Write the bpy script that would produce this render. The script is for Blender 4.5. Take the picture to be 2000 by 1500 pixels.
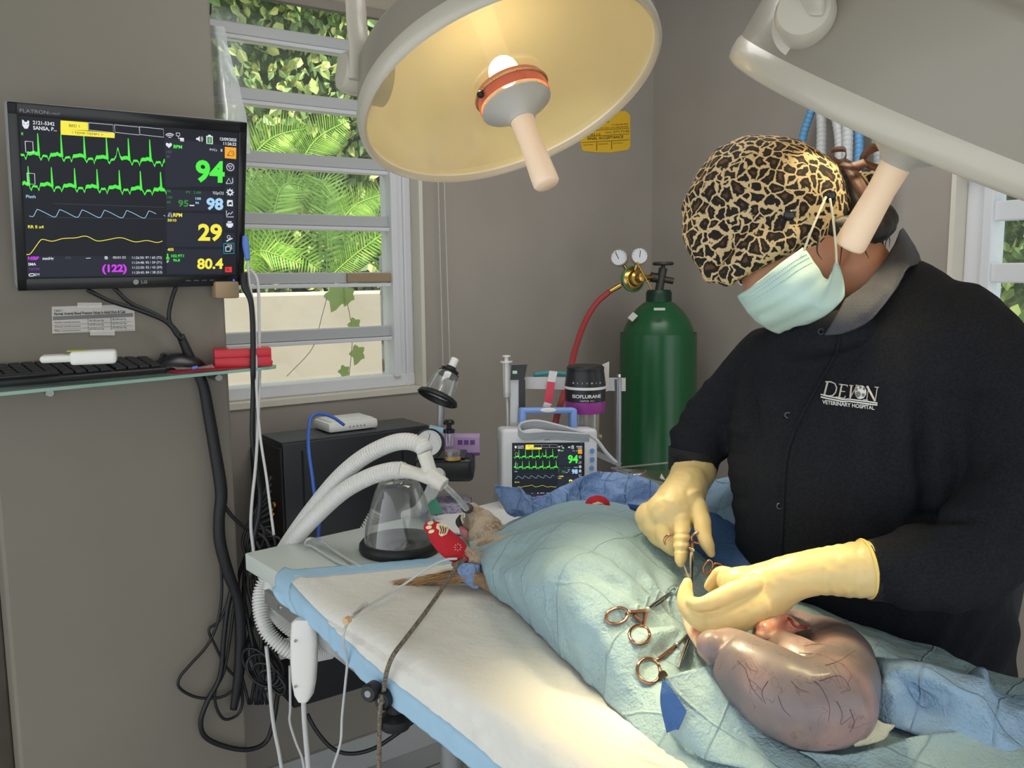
import bpy, bmesh, math, random
import numpy as np
from mathutils import Vector, Matrix, noise
from mathutils.bvhtree import BVHTree
PI = math.pi
random.seed(7)
for o in list(bpy.data.objects):
    bpy.data.objects.remove(o)
SC = bpy.context.scene
COL = SC.collection

# ------------------------------------------------------------------ camera
F = 1700.0                      # focal length in pixels of the 2000 px wide frame
PIT, ROLL = math.radians(7.3), math.radians(0.5)
CAM = Vector((0, 0, 1.45))
FW = Vector((0, math.cos(PIT), -math.sin(PIT)))
_r0 = Vector((1, 0, 0)); _u0 = Vector((0, math.sin(PIT), math.cos(PIT)))
RT = _r0 * math.cos(ROLL) - _u0 * math.sin(ROLL)
UP = _u0 * math.cos(ROLL) + _r0 * math.sin(ROLL)
cd = bpy.data.cameras.new('camera'); cam = bpy.data.objects.new('camera', cd); COL.objects.link(cam)
cd.sensor_width = 36; cd.lens = 36 * F / 2000; cd.clip_start = 0.02
cam.matrix_world = Matrix(((RT.x, UP.x, -FW.x, CAM.x), (RT.y, UP.y, -FW.y, CAM.y), (RT.z, UP.z, -FW.z, CAM.z), (0, 0, 0, 1)))
SC.camera = cam

# ------------------------------------------------------------------ light and exposure
SC.view_settings.view_transform = 'Standard'
SC.view_settings.look = 'None'
SC.view_settings.gamma = 1
SC.view_settings.use_curve_mapping = False
SC.view_settings.exposure = 0.36
w = bpy.data.worlds.new('sky'); SC.world = w; w.use_nodes = True
wn = w.node_tree.nodes; wn['Background'].inputs[0].default_value = (0.93, 0.97, 1.0, 1); wn['Background'].inputs[1].default_value = 1.2

def V(*a): return Vector(a)
def ray(x, y): return FW + RT * ((x - 1000) / F) - UP * ((y - 750) / F)
def P(x, y, d): return CAM + ray(x, y) * d                 # point seen at x, y lying d metres ahead of the camera
def G(x, y, z):                                            # point seen at x, y lying at height z
    v = ray(x, y); return CAM + v * ((z - CAM.z) / v.z)
def depth(p): return (p - CAM).dot(FW)
def PL(x, y, o, n):                                        # point seen at x, y lying on a plane
    v = ray(x, y); return CAM + v * ((o - CAM).dot(n) / v.dot(n))

def light(kind, name, loc, direction=None, energy=10, color=(1, 1, 1), **kw):
    l = bpy.data.lights.new(name, kind); l.energy = energy; l.color = color
    for k, v in kw.items(): setattr(l, k, v)
    o = bpy.data.objects.new(name, l); COL.objects.link(o); o.location = loc
    if direction is not None: o.rotation_euler = Vector(direction).to_track_quat('-Z', 'Y').to_euler()
    return o
sun = light('SUN', 'sun', (0, 0, 6), (0.1, 0.55, -1.0), 5.0, (1, 0.95, 0.85), angle=0.05)
ceil_fill = light('AREA', 'added_ceiling_fill', (0.35, 1.6, 2.36), (0.0, 0.1, -1), 7, (1, 0.98, 0.95), shape='RECTANGLE', size=1.2, size_y=0.6)  # fill light added under the ceiling to brighten the room, no fixture there

# ------------------------------------------------------------------ materials
def s2l(c): return c / 12.92 if c <= 0.04045 else ((c + 0.055) / 1.055) ** 2.4
def hexc(h):
    h = h.lstrip('#'); return tuple(s2l(int(h[i:i + 2], 16) / 255) for i in (0, 2, 4)) + (1,)
MATS = {}
def M(name, col='#808080', rough=0.5, metal=0.0, spec=0.5, bump=None, emit=None, var=None, sub=0, coat=0, aniso=0):
    if name in MATS: return MATS[name]
    m = bpy.data.materials.new(name); m.use_nodes = True
    nt = m.node_tree; b = nt.nodes['Principled BSDF']
    b.inputs['Base Color'].default_value = hexc(col); b.inputs['Roughness'].default_value = rough
    b.inputs['Metallic'].default_value = metal; b.inputs['Specular IOR Level'].default_value = spec
    if coat: b.inputs['Coat Weight'].default_value = coat; b.inputs['Coat Roughness'].default_value = 0.1
    if sub: b.inputs['Subsurface Weight'].default_value = sub; b.inputs['Subsurface Radius'].default_value = (0.02, 0.008, 0.004); b.inputs['Subsurface Scale'].default_value = 0.5
    if emit: b.inputs['Emission Color'].default_value = hexc(emit[0]); b.inputs['Emission Strength'].default_value = emit[1]
    tc = None
    if bump or var:
        tc = nt.nodes.new('ShaderNodeTexCoord')
    if bump:
        n = nt.nodes.new('ShaderNodeTexNoise'); n.inputs['Scale'].default_value = bump[0]; n.inputs['Detail'].default_value = 4
        bp = nt.nodes.new('ShaderNodeBump'); bp.inputs['Strength'].default_value = bump[1]; bp.inputs['Distance'].default_value = bump[2] if len(bump) > 2 else 0.002
        nt.links.new(tc.outputs['Object'], n.inputs['Vector']); nt.links.new(n.outputs['Fac'], bp.inputs['Height']); nt.links.new(bp.outputs['Normal'], b.inputs['Normal'])
    if var:                      # (other colour, noise scale, lo, hi)
        n = nt.nodes.new('ShaderNodeTexNoise'); n.inputs['Scale'].default_value = var[1]; n.inputs['Detail'].default_value = 5
        r = nt.nodes.new('ShaderNodeMapRange'); r.inputs[1].default_value = var[2]; r.inputs[2].default_value = var[3]
        mx = nt.nodes.new('ShaderNodeMix'); mx.data_type = 'RGBA'
        mx.inputs[6].default_value = hexc(col); mx.inputs[7].default_value = hexc(var[0])
        nt.links.new(tc.outputs['Object'], n.inputs['Vector']); nt.links.new(n.outputs['Fac'], r.inputs[0]); nt.links.new(r.outputs[0], mx.inputs[0]); nt.links.new(mx.outputs[2], b.inputs['Base Color'])
    MATS[name] = m; return m

def clear(name, col='#ffffff', gloss=0.06, edge=0.5, milk=0.0, rough=0.05):
    """thin clear sheet: transparent with a reflection that grows towards grazing angles, plus a milky share"""
    if name in MATS: return MATS[name]
    m = bpy.data.materials.new(name); m.use_nodes = True; nt = m.node_tree
    for n in list(nt.nodes): nt.nodes.remove(n)
    out = nt.nodes.new('ShaderNodeOutputMaterial'); tr = nt.nodes.new('ShaderNodeBsdfTransparent'); gl = nt.nodes.new('ShaderNodeBsdfGlossy')
    df = nt.nodes.new('ShaderNodeBsdfDiffuse'); lw = nt.nodes.new('ShaderNodeLayerWeight'); lw.inputs[0].default_value = 0.35
    tr.inputs[0].default_value = hexc(col); gl.inputs['Roughness'].default_value = rough; df.inputs[0].default_value = hexc(col)
    mr = nt.nodes.new('ShaderNodeMapRange'); mr.inputs[3].default_value = gloss; mr.inputs[4].default_value = edge
    nt.links.new(lw.outputs['Facing'], mr.inputs[0])
    m1 = nt.nodes.new('ShaderNodeMixShader'); m2 = nt.nodes.new('ShaderNodeMixShader'); m2.inputs[0].default_value = milk
    nt.links.new(mr.outputs[0], m1.inputs[0]); nt.links.new(tr.outputs[0], m1.inputs[1]); nt.links.new(gl.outputs[0], m1.inputs[2])
    nt.links.new(m1.outputs[0], m2.inputs[1]); nt.links.new(df.outputs[0], m2.inputs[2]); nt.links.new(m2.outputs[0], out.inputs[0])
    MATS[name] = m; return m

def glow(name, col, s=1.0):
    if name in MATS: return MATS[name]
    m = bpy.data.materials.new(name); m.use_nodes = True; nt = m.node_tree; b = nt.nodes['Principled BSDF']
    b.inputs['Base Color'].default_value = (0, 0, 0, 1); b.inputs['Roughness'].default_value = 0.4; b.inputs['Specular IOR Level'].default_value = 0.15
    b.inputs['Emission Color'].default_value = hexc(col); b.inputs['Emission Strength'].default_value = s
    MATS[name] = m; return m

# ------------------------------------------------------------------ mesh helpers
def crom(pts, n):
    """Catmull-Rom through rows of numbers, n steps per span"""
    a = np.array(pts, float)
    if len(a) < 3: 
        t = np.linspace(0, 1, n + 1)[:, None]; return a[0] * (1 - t) + a[-1] * t
    e = np.vstack([2 * a[0] - a[1], a, 2 * a[-1] - a[-2]]); out = []
    for i in range(len(a) - 1):
        p0, p1, p2, p3 = e[i:i + 4]
        for k in range(n):
            t = k / n
            out.append(0.5 * (2 * p1 + (p2 - p0) * t + (2 * p0 - 5 * p1 + 4 * p2 - p3) * t * t + (3 * p1 - p0 - 3 * p2 + p3) * t ** 3))
    out.append(a[-1]); return np.array(out)

class MB:
    def __init__(s): s.v = []; s.f = []; s.m = []; s.xf = None; s.mi = 0; s.mats = []
    def use(s, m):
        if m not in s.mats: s.mats.append(m)
        s.mi = s.mats.index(m); return s
    def add(s, vs, fs):
        b = len(s.v)
        for p in vs:
            p = Vector(p); s.v.append(s.xf @ p if s.xf is not None else p)
        for f in fs: s.f.append([i + b for i in f]); s.m.append(s.mi)
        return s
    def bm(s, bm):
        bm.verts.index_update(); s.add([v.co.copy() for v in bm.verts], [[v.index for v in f.verts] for f in bm.faces]); bm.free(); return s
    def box(s, c, size, bev=0.0, seg=2, rot=None):
        bm = bmesh.new(); bmesh.ops.create_cube(bm, size=1)
        for v in bm.verts: v.co = Vector((v.co.x * size[0], v.co.y * size[1], v.co.z * size[2]))
        if bev: bmesh.ops.bevel(bm, geom=bm.edges[:], offset=min(bev, min(size) * 0.49), segments=seg, profile=0.5, affect='EDGES')
        for v in bm.verts: v.co = (rot @ v.co if rot is not None else v.co) + Vector(c)
        return s.bm(bm)
    def hexa(s, q, off):                       # quad q (4 points) extruded by vector off
        q = [Vector(p) for p in q]; o = Vector(off)
        return s.add(q + [p + o for p in q], [(0, 1, 2, 3), (7, 6, 5, 4), (0, 4, 5, 1), (1, 5, 6, 2), (2, 6, 7, 3), (3, 7, 4, 0)])
    def tube(s, pts, rad, seg=12, n=6, cap='flat', ridge=None, flat=None):
        """pts: vectors; rad: number or one per point; ridge=(pitch, depth) corrugates it"""
        rr = rad if isinstance(rad, (list, tuple, np.ndarray)) else [rad] * len(pts)
        c = crom([[*p, r] for p, r in zip(pts, rr)], n)
        if ridge:
            L = np.concatenate([[0], np.cumsum(np.linalg.norm(np.diff(c[:, :3], axis=0), axis=1))]); k = int(L[-1] / ridge[0] * 4)
            t = np.linspace(0, L[-1], k); c = np.stack([np.interp(t, L, c[:, j]) for j in range(4)], 1)
            c[:, 3] += np.where(np.arange(k) % 4 < 2, ridge[1], -ridge[1]) 
        pp = [Vector(x[:3]) for x in c]; N = len(pp)
        T = [(pp[min(i + 1, N - 1)] - pp[max(i - 1, 0)]).normalized() for i in range(N)]
        a = T[0].orthogonal().normalized()
        if flat is not None: a = (Vector(flat[0]) - T[0] * T[0].dot(Vector(flat[0]))).normalized()
        rows = []
        def ring(p, t, a, r):
            b = t.cross(a); fl = flat[1] if flat is not None else 1
            return [p + (a * math.cos(2 * PI * j / seg) * fl + b * math.sin(2 * PI * j / seg)) * r for j in range(seg)]
        for i in range(N):
            a = (a - T[i] * a.dot(T[i])).normalized(); r = c[i, 3]
            if i == 0 and cap == 'round':
                for q in (80, 55, 30): rows.append(ring(pp[0] - T[0] * r * math.sin(math.radians(q)), T[0], a, r * math.cos(math.radians(q))))
            rows.append(ring(pp[i], T[i], a, r))
            if i == N - 1 and cap == 'round':
                for q in (30, 55, 80): rows.append(ring(pp[i] + T[i] * r * math.sin(math.radians(q)), T[i], a, r * math.cos(math.radians(q))))
        return s.rings(rows, cap != 'open')
    def rings(s, rows, cap=True, close=True):
        n = len(rows[0]); vs = [p for r in rows for p in r]; fs = []
        for i in range(len(rows) - 1):
            for j in range(n if close else n - 1):
                k = (j + 1) % n; fs.append((i * n + j, i * n + k, (i + 1) * n + k, (i + 1) * n + j))
        if cap: fs.append(tuple(range(n))[::-1]); fs.append(tuple((len(rows) - 1) * n + j for j in range(n)))
        return s.add(vs, fs)
    def lathe(s, prof, o, ax=(0, 0, 1), seg=32, cap=True):
        ax = Vector(ax).normalized(); a = ax.orthogonal().normalized(); b = ax.cross(a); o = Vector(o)
        return s.rings([[o + ax * h + (a * math.cos(2 * PI * j / seg) + b * math.sin(2 * PI * j / seg)) * max(r, 1e-5) for j in range(seg)] for r, h in prof], cap)
    def ball(s, c, r, sc=(1, 1, 1), rot=None, u=20, v=12):
        bm = bmesh.new(); bmesh.ops.create_uvsphere(bm, u_segments=u, v_segments=v, radius=1)
        for w in bm.verts:
            p = Vector((w.co.x * sc[0], w.co.y * sc[1], w.co.z * sc[2])) * r; w.co = (rot @ p if rot is not None else p) + Vector(c)
        return s.bm(bm)
    def torus(s, c, ax, R, r, seg=32, rs=10, sc=(1, 1)):
        ax = Vector(ax).normalized(); a = ax.orthogonal().normalized(); b = ax.cross(a); c = Vector(c); rows = []
        for j in range(seg + 1):
            t = 2 * PI * j / seg; d = a * math.cos(t) * sc[0] + b * math.sin(t) * sc[1]; dn = d.normalized()
            rows.append([c + d * R + (dn * math.cos(2 * PI * k / rs) + ax * math.sin(2 * PI * k / rs)) * r for k in range(rs)])
        return s.rings(rows, False)
    def grid(s, rows):                       # rows of points -> sheet
        n = len(rows[0]); return s.rings(rows, False, False)
    def prism(s, pts, off):                  # polygon with thickness
        n = len(pts); pts = [Vector(p) for p in pts]; o = Vector(off)
        return s.add(pts + [p + o for p in pts], [tuple(range(n)), tuple(range(2 * n - 1, n - 1, -1))] + [(i, i + n, (i + 1) % n + n, (i + 1) % n) for i in range(n)])
    def stroke(s, pts, wd, nrm, th=0.0003):  # flat ribbon line on a plane with normal nrm
        pts = [Vector(p) for p in pts]; nrm = Vector(nrm); L = []; R_ = []
        for i, p in enumerate(pts):
            t = (pts[min(i + 1, len(pts) - 1)] - pts[max(i - 1, 0)]); b = nrm.cross(t).normalized() * wd / 2
            L.append(p + b); R_.append(p - b)
        return s.grid([L, R_])
    def build(s, name, mat=None, parent=None, smooth=40, solid=0, sub=0, base=None):
        me = bpy.data.meshes.new(name)
        w0 = wloc(parent) if parent is not None else None
        if parent is None:
            if base is not None: w0 = Vector(base)
            else:
                a = np.array([tuple(p) for p in s.v]); w0 = Vector(((a[:, 0].min() + a[:, 0].max()) / 2, (a[:, 1].min() + a[:, 1].max()) / 2, a[:, 2].min()))
        me.from_pydata([p - w0 for p in s.v], [], s.f); 
        ms = s.mats if s.mats and mat is None else [mat]
        for m in ms: me.materials.append(m)
        if len(ms) > 1: me.polygons.foreach_set('material_index', s.m)
        bm = bmesh.new(); bm.from_mesh(me)
        bmesh.ops.recalc_face_normals(bm, faces=bm.faces[:]) if not getattr(s, 'keep', False) else None
        for f in bm.faces: f.smooth = smooth > 0
        if 0 < smooth < 180:
            an = math.radians(smooth)
            for e in bm.edges:
                if len(e.link_faces) == 2 and e.calc_face_angle(0) > an: e.smooth = False
        bm.to_mesh(me); bm.free()
        o = bpy.data.objects.new(name, me); COL.objects.link(o)
        if parent is not None: o.parent = parent
        else: o.location = w0
        o['_w'] = list(w0)
        if solid: 
            md = o.modifiers.new('thickness', 'SOLIDIFY'); md.thickness = solid; md.offset = 0
        if sub:
            md = o.modifiers.new('smooth', 'SUBSURF'); md.levels = sub; md.render_levels = sub
        return o
def wloc(o): return Vector(o['_w'])
def T(name, label, cat, loc, group=None):
    o = bpy.data.objects.new(name, None); COL.objects.link(o); o.location = loc; o.empty_display_size = 0.05
    o['_w'] = list(loc); return tag(o, label, cat, group)
def tag(o, label=None, cat=None, group=None, kind=None):
    for k, v in (('label', label), ('category', cat), ('group', group), ('kind', kind)):
        if v: o[k] = v
    return o
def cable(name, label, cat, pts, r, mat, parent=None, n=6, seg=10, group=None, cap='flat'):
    o = MB().tube(pts, r, seg, n, cap).build(name, mat, parent, 180)
    return tag(o, label, cat, group) if parent is None else o
def frame(o, x, y, z=None):
    x = Vector(x).normalized(); y = Vector(y); y = (y - x * y.dot(x)).normalized(); z = x.cross(y)
    return Matrix(((x.x, y.x, z.x, o[0]), (x.y, y.y, z.y, o[1]), (x.z, y.z, z.z, o[2]), (0, 0, 0, 1)))
_tx = {}
def text(mb, s, xf, size, width=None, bold=0.0, align='LEFT', shear=0.0):
    """flat lettering in the xy plane of the matrix xf (or mapped by a function)"""
    k = (s, bold, shear)
    if k not in _tx:
        c = bpy.data.curves.new('t', 'FONT'); c.body = s; c.size = 1; c.offset = bold; c.shear = shear; c.resolution_u = 3
        o = bpy.data.objects.new('t', c); COL.objects.link(o); dg = bpy.context.evaluated_depsgraph_get(); me = bpy.data.meshes.new_from_object(o.evaluated_get(dg))
        _tx[k] = ([v.co.copy() for v in me.vertices], [tuple(p.vertices) for p in me.polygons]); bpy.data.objects.remove(o); bpy.data.curves.remove(c); bpy.data.meshes.remove(me)
    vs, fs = _tx[k]
    if not vs: return
    x0 = min(v.x for v in vs); x1 = max(v.x for v in vs); sx = (width / (x1 - x0)) if width else size
    dx = 0 if align == 'LEFT' else (-(x1 - x0) * sx if align == 'RIGHT' else -(x1 - x0) * sx / 2)
    q = [((v.x - x0) * sx + dx, v.y * size) for v in vs]
    mb.add([xf(a, b) if callable(xf) else xf @ Vector((a, b, 0)) for a, b in q], fs)
def fuse(mb, name, mat, parent, voxel, smooth=4, disp=None, solid=0, base=None):
    """closes overlapping solids into one continuous skin"""
    me = bpy.data.meshes.new('f'); me.from_pydata([tuple(p) for p in mb.v], [], mb.f)
    bm = bmesh.new(); bm.from_mesh(me); bmesh.ops.recalc_face_normals(bm, faces=bm.faces[:]); bm.to_mesh(me); bm.free()
    o = bpy.data.objects.new('f', me); COL.objects.link(o)
    md = o.modifiers.new('r', 'REMESH'); md.mode = 'VOXEL'; md.voxel_size = voxel; md.use_smooth_shade = True
    if smooth: sm = o.modifiers.new('s', 'SMOOTH'); sm.iterations = smooth; sm.factor = 0.5
    dg = bpy.context.evaluated_depsgraph_get(); m2 = bpy.data.meshes.new_from_object(o.evaluated_get(dg))
    r = MB(); vs = [v.co.copy() for v in m2.vertices]
    if disp: 
        ns = [v.normal.copy() for v in m2.vertices]; vs = [v + n_ * disp(v, n_) for v, n_ in zip(vs, ns)]
    r.add(vs, [tuple(p.vertices) for p in m2.polygons]); bpy.data.objects.remove(o); bpy.data.meshes.remove(me); bpy.data.meshes.remove(m2)
    ob = r.build(name, mat, parent, 180, base=base); ob_src[name] = r; return ob
ob_src = {}
def bvh(mb): return BVHTree.FromPolygons([tuple(v) for v in mb.v], mb.f)
def hit(tree, x, y, off=0.001):
    d = ray(x, y).normalized(); h = tree.ray_cast(CAM, d)
    if h[0] is None: return None
    n_ = h[1] if h[1].dot(d) < 0 else -h[1]
    return h[0] + n_ * off
def fold(p, sc=20.0, seed=0.0): return noise.noise(Vector((p[0] * sc + seed, p[1] * sc, p[2] * sc)))
def patch(ctrl, nu=8, nv=8, disp=None):
    """smooth sheet through rows of control points"""
    a = np.array([[tuple(p) for p in r] for r in ctrl]); rows = np.array([crom(r, nu) for r in a])
    g = np.array([crom(rows[:, j], nv) for j in range(rows.shape[1])]); g = g.transpose(1, 0, 2)
    out = []
    for i in range(g.shape[0]):
        r = []
        for j in range(g.shape[1]):
            p = Vector(g[i, j])
            if disp:
                a1 = Vector(g[min(i + 1, g.shape[0] - 1), j]) - Vector(g[max(i - 1, 0), j]); b1 = Vector(g[i, min(j + 1, g.shape[1] - 1)]) - Vector(g[i, max(j - 1, 0)])
                nn = a1.cross(b1).normalized(); p = p + nn * disp(p, i / (g.shape[0] - 1), j / (g.shape[1] - 1))
            r.append(p)
        out.append(r)
    return out

# ------------------------------------------------------------------ common materials
wallm = M('taupe_wall_paint', '#A39C93', 0.75, bump=(60, 0.12, 0.002), var=('#9A938A', 3, 0.35, 0.7))
pillarm = M('olive_grey_wall_paint', '#857F74', 0.7, bump=(45, 0.12, 0.002), var=('#7C776D', 2.5, 0.3, 0.75))
white = M('white_plastic', '#E9E9E6', 0.35)
creamp = M('cream_enamel', '#BDB8AA', 0.3, coat=0.3)
black = M('black_plastic', '#17181b', 0.4)
blackr = M('black_rubber', '#15161a', 0.5)
steel = M('brushed_steel', '#C2C5C6', 0.32, 0.85, bump=(200, 0.05, 0.001))
chrome = M('chrome', '#DADADA', 0.08, 1.0)
alu = M('grey_aluminium', '#A8A9AA', 0.45, 0.6)
clearp = clear('clear_plastic', '#F4F6F6', 0.08, 0.75, 0.06, 0.08)
# ================================================================== THE ROOM
D = V(math.sin(math.radians(55)), math.cos(math.radians(55)), 0)      # runs along the window wall towards the corner
NW = V(D.y, -D.x, 0)                                                # out of the window wall into the room
C0 = P(1272, 532, 3.05); C0 = V(C0.x, C0.y, 0)
ZC = 2.42
def W(s, n, z): return C0 - D * s + NW * n + V(0, 0, z)               # s metres left of the corner, n out of the wall
def WP(x, y, n=0.0): return PL(x, y, C0 + NW * n, NW)
def sz(p): q = p - C0; return -q.dot(D), q.z
def WB(mb, s0, s1, n0, n1, z0, z1, bev=0):                           # box aligned with the window wall
    c = W((s0 + s1) / 2, (n0 + n1) / 2, (z0 + z1) / 2); rot = Matrix((D, NW, V(0, 0, 1))).transposed()
    return mb.box(c, (abs(s1 - s0), abs(n1 - n0), abs(z1 - z0)), bev, 2, rot)
sR, zB = sz(WP(832, 764)); sL = sz(WP(350, 500))[0] + 0.15; zT = 2.25
# window wall with its opening
mb = MB(); TH = 0.14
WB(mb, -0.14, sR, -TH, 0, 0, ZC); WB(mb, sL, sL + 2.0, -TH, 0, 0, ZC); WB(mb, sR, sL, -TH, 0, 0, zB); WB(mb, sR, sL, -TH, 0, zT, ZC)
tag(mb.build('wall_back', wallm, smooth=0), kind='structure')
# right wall with its opening (local: t metres from the corner towards the camera)
def RW(t, n, z): return C0 + NW * t - D * n + V(0, 0, z)
def RWP(x, y, n=0.0): return PL(x, y, C0 - D * n, D)
def RB(mb, t0, t1, n0, n1, z0, z1, bev=0):
    rot = Matrix((NW, -D, V(0, 0, 1))).transposed(); return mb.box(RW((t0 + t1) / 2, (n0 + n1) / 2, (z0 + z1) / 2), (abs(t1 - t0), abs(n1 - n0), abs(z1 - z0)), bev, 2, rot)
q = RWP(1862, 328); r0 = (q - C0).dot(NW); rz1 = q.z; rz0 = rz1 - 0.95; r1 = r0 + 0.9
mb = MB(); RB(mb, 0, r0, -TH, 0, 0, ZC); RB(mb, r1, r1 + 2.2, -TH, 0, 0, ZC); RB(mb, r0, r1, -TH, 0, 0, rz0); RB(mb, r0, r1, -TH, 0, rz1, ZC)
tag(mb.build('wall_right', wallm, smooth=0), kind='structure')
# pillar face carrying the monitor: its right edge is seen at x = 440
PE = P(442, 640, 1.86); PE = V(PE.x, PE.y, 0)
def PW(s, n, z): return PE - D * s + NW * n + V(0, 0, z)
def PWP(x, y, n=0.0): return PL(x, y, PE + NW * n, NW)
pl = PWP(14, 1200); pw = -(pl - PE).dot(D)
mb = MB(); rot = Matrix((D, NW, V(0, 0, 1))).transposed()
mb.box(PW(pw / 2, -0.11, ZC / 2), (pw, 0.22, ZC), 0.006, 2, rot)
tag(mb.build('wall_left', pillarm, smooth=0), kind='structure')
dk = M('dark_stained_wood', '#5c554b', 0.5, bump=(20, 0.2), var=('#3d3832', 6, 0.4, 0.7))
mb = MB(); mb.box(PW(pw + 0.05, -0.19, ZC / 2), (0.1, 0.1, ZC), 0.004, 2, rot); tag(mb.build('door_1', dk, smooth=0), kind='structure')
# floor, ceiling
tile = bpy.data.materials.new('white_floor_tiles'); tile.use_nodes = True; nt = tile.node_tree; b = nt.nodes['Principled BSDF']; b.inputs['Roughness'].default_value = 0.3
tc = nt.nodes.new('ShaderNodeTexCoord'); mp = nt.nodes.new('ShaderNodeMapping'); mp.inputs['Rotation'].default_value = (0, 0, -math.radians(35)); br = nt.nodes.new('ShaderNodeTexBrick')
br.offset = 0; br.inputs['Color1'].default_value = hexc('#C4C6C6'); br.inputs['Color2'].default_value = hexc('#BFC2C3'); br.inputs['Mortar'].default_value = hexc('#6f6f6e'); br.inputs['Scale'].default_value = 1; br.inputs['Mortar Size'].default_value = 0.004
br.inputs['Brick Width'].default_value = 0.3; br.inputs['Row Height'].default_value = 0.3
nt.links.new(tc.outputs['Object'], mp.inputs[0]); nt.links.new(mp.outputs[0], br.inputs[0]); nt.links.new(br.outputs[0], b.inputs['Base Color'])
mb = MB(); mb.box((0.2, 0.9, -0.03), (5.4, 8.4, 0.06)); tag(mb.build('floor', tile, smooth=0), kind='structure')
mb = MB(); mb.prism([C0 + V(.0, .0, ZC) + (D * .14 - NW * .14), C0 - D * 4.6 - NW * .14 + V(0, 0, ZC), C0 - D * 4.6 + NW * 5.0 + V(0, 0, ZC), C0 + D * .14 + NW * 5.0 + V(0, 0, ZC)], (0, 0, .06)); tag(mb.build('ceiling', M('ceiling_paint', '#BDBAB2', 0.8, bump=(40, 0.1)), smooth=0), kind='structure')
mb = MB(); WB(mb, 0.02, 2.2, 0.0, 0.012, 0, 0.1, 0.002)
for i in range(8): WB(mb, 0.25 * i + 0.1, 0.25 * i + 0.103, 0.012, 0.0125, 0, 0.1)
tag(mb.build('baseboard_back', M('white_baseboard_tile', '#C6C8C8', 0.3), smooth=0), kind='structure')

# ------------------------------------------------------------------ window in the back wall
plaster = M('cream_plaster', '#D9D4C6', 0.7, bump=(30, 0.3)); frm = M('white_window_metal', '#B9BCBE', 0.4, 0.1); frw = M('bright_white_metal', '#DADCE0', 0.35)
pane = clear('window_glass', '#F6FAF8', 0.04, 0.35, 0.02)
win = T('window_1', None, None, W((sR + sL) / 2, -0.1, zB)); win['kind'] = 'structure'
mb = MB(); e = 0.012                                                 # plastered reveal
WB(mb, sR, sR + e, -0.1, 0.004, zB, zT); WB(mb, sR, sL, -0.1, 0.006, zB, zB + e * 1.3)
mb.build('window_reveal', plaster, win, 0)
s1, z1 = sz(WP(808, 745, -0.03)); s2 = sz(WP(768, 600, -0.03))[0]; z2 = sz(WP(600, 752, -0.03))[1]
sR2 = sR + e; zB2 = zB + e * 1.3
mb = MB(); WB(mb, sR2, sR2 + 0.05, -0.1, -0.045, zB2, zT, 0.004); WB(mb, sR2 + 0.05, sR2 + 0.072, -0.1, -0.03, zB2 + .03, zT, 0.003); WB(mb, sR2 + .02, sR2 + 0.03, -0.1, -0.038, zB2, zT, 0.002)
WB(mb, sR2, sL, -0.1, -0.04, zB2, zB2 + 0.036, 0.004); mb.build('window_frame', frw, win, 0)
bars = [sz(WP(600, (a + b) / 2, -0.05))[1] for a, b in ((64, 97), (183, 217), (301, 333), (419, 448), (532, 563), (646, 671))]
bars.insert(0, bars[0] + (bars[0] - bars[1]))
bs = sR2 + 0.07
for i, z in enumerate(bars):
    mb = MB(); WB(mb, bs, sL - 0.02, -0.075, -0.05, z - 0.009, z + 0.021, 0.002); mb.use(0)
    o = mb.build('louvre_rail', frm, win, 0)
    mb = MB(); WB(mb, bs, sL - 0.02, -0.08, -0.044, z - 0.021, z - 0.010, 0.002); mb.build('rail_lip', frw, o, 0)
for i in range(len(bars)):
    lo = bars[i + 1] if i + 1 < len(bars) else zB2 + 0.036
    mb = MB(); mb.hexa([W(bs, -0.055, bars[i] - 0.02), W(sL - 0.02, -0.055, bars[i] - 0.02), W(sL - 0.02, -0.07, lo), W(bs, -0.07, lo)], NW * -0.004); mb.build('pane', pane, win, 0)
mb = MB(); a = sz(WP(768, 545, -.045)); c = sz(WP(678, 545, -.045)); WB(mb, a[0], c[0], -0.07, -0.04, bars[5] - 0.006, bars[5] + 0.018, 0.001)
mb.build('operator_cover', M('tan_plastic', '#A08A6C', 0.6), win, 0)
# roller blind at the head of the window
blindm = M('taupe_blind', '#8E877C', 0.7)
bt = T('roller_blind', 'taupe roller blind rolled up across the top of the louvred window', 'blind', WP(740, 20, 0.02))
mb = MB(); zr = sz(WP(671, 16, 0.03))[1]; WB(mb, sR - 0.03, sL + 0.05, 0.012, 0.035, zr - 0.012, zr + 0.014, 0.004); mb.build('bottom_rail', blindm, bt, 30)
mb = MB(); WB(mb, sR - 0.02, sL + 0.05, 0.02, 0.024, zr + 0.014, 2.36); mb.build('fabric', M('pale_blind_cloth', '#A8A090', 0.8), bt, 0)
# bead chain of the blind
def bead(p0, p1, n, r, mb):
    for i in range(n): mb.ball(p0.lerp(p1, i / (n - 1)), r, u=6, v=4)
cc = T('blind_cord', 'two thin white beaded blind cords hanging down the wall beside the louvred window', 'cord', WP(865, 720, 0.02))
for a, b in (((847, 340), (866, 745)), ((857, 340), (879, 720))):
    mb = MB(); bead(WP(a[0], a[1] - 330, 0.02), WP(*b, 0.02), 210, 0.0021, mb); mb.build('cord', M('white_beads', '#D8D6D0', 0.4), cc)
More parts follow.
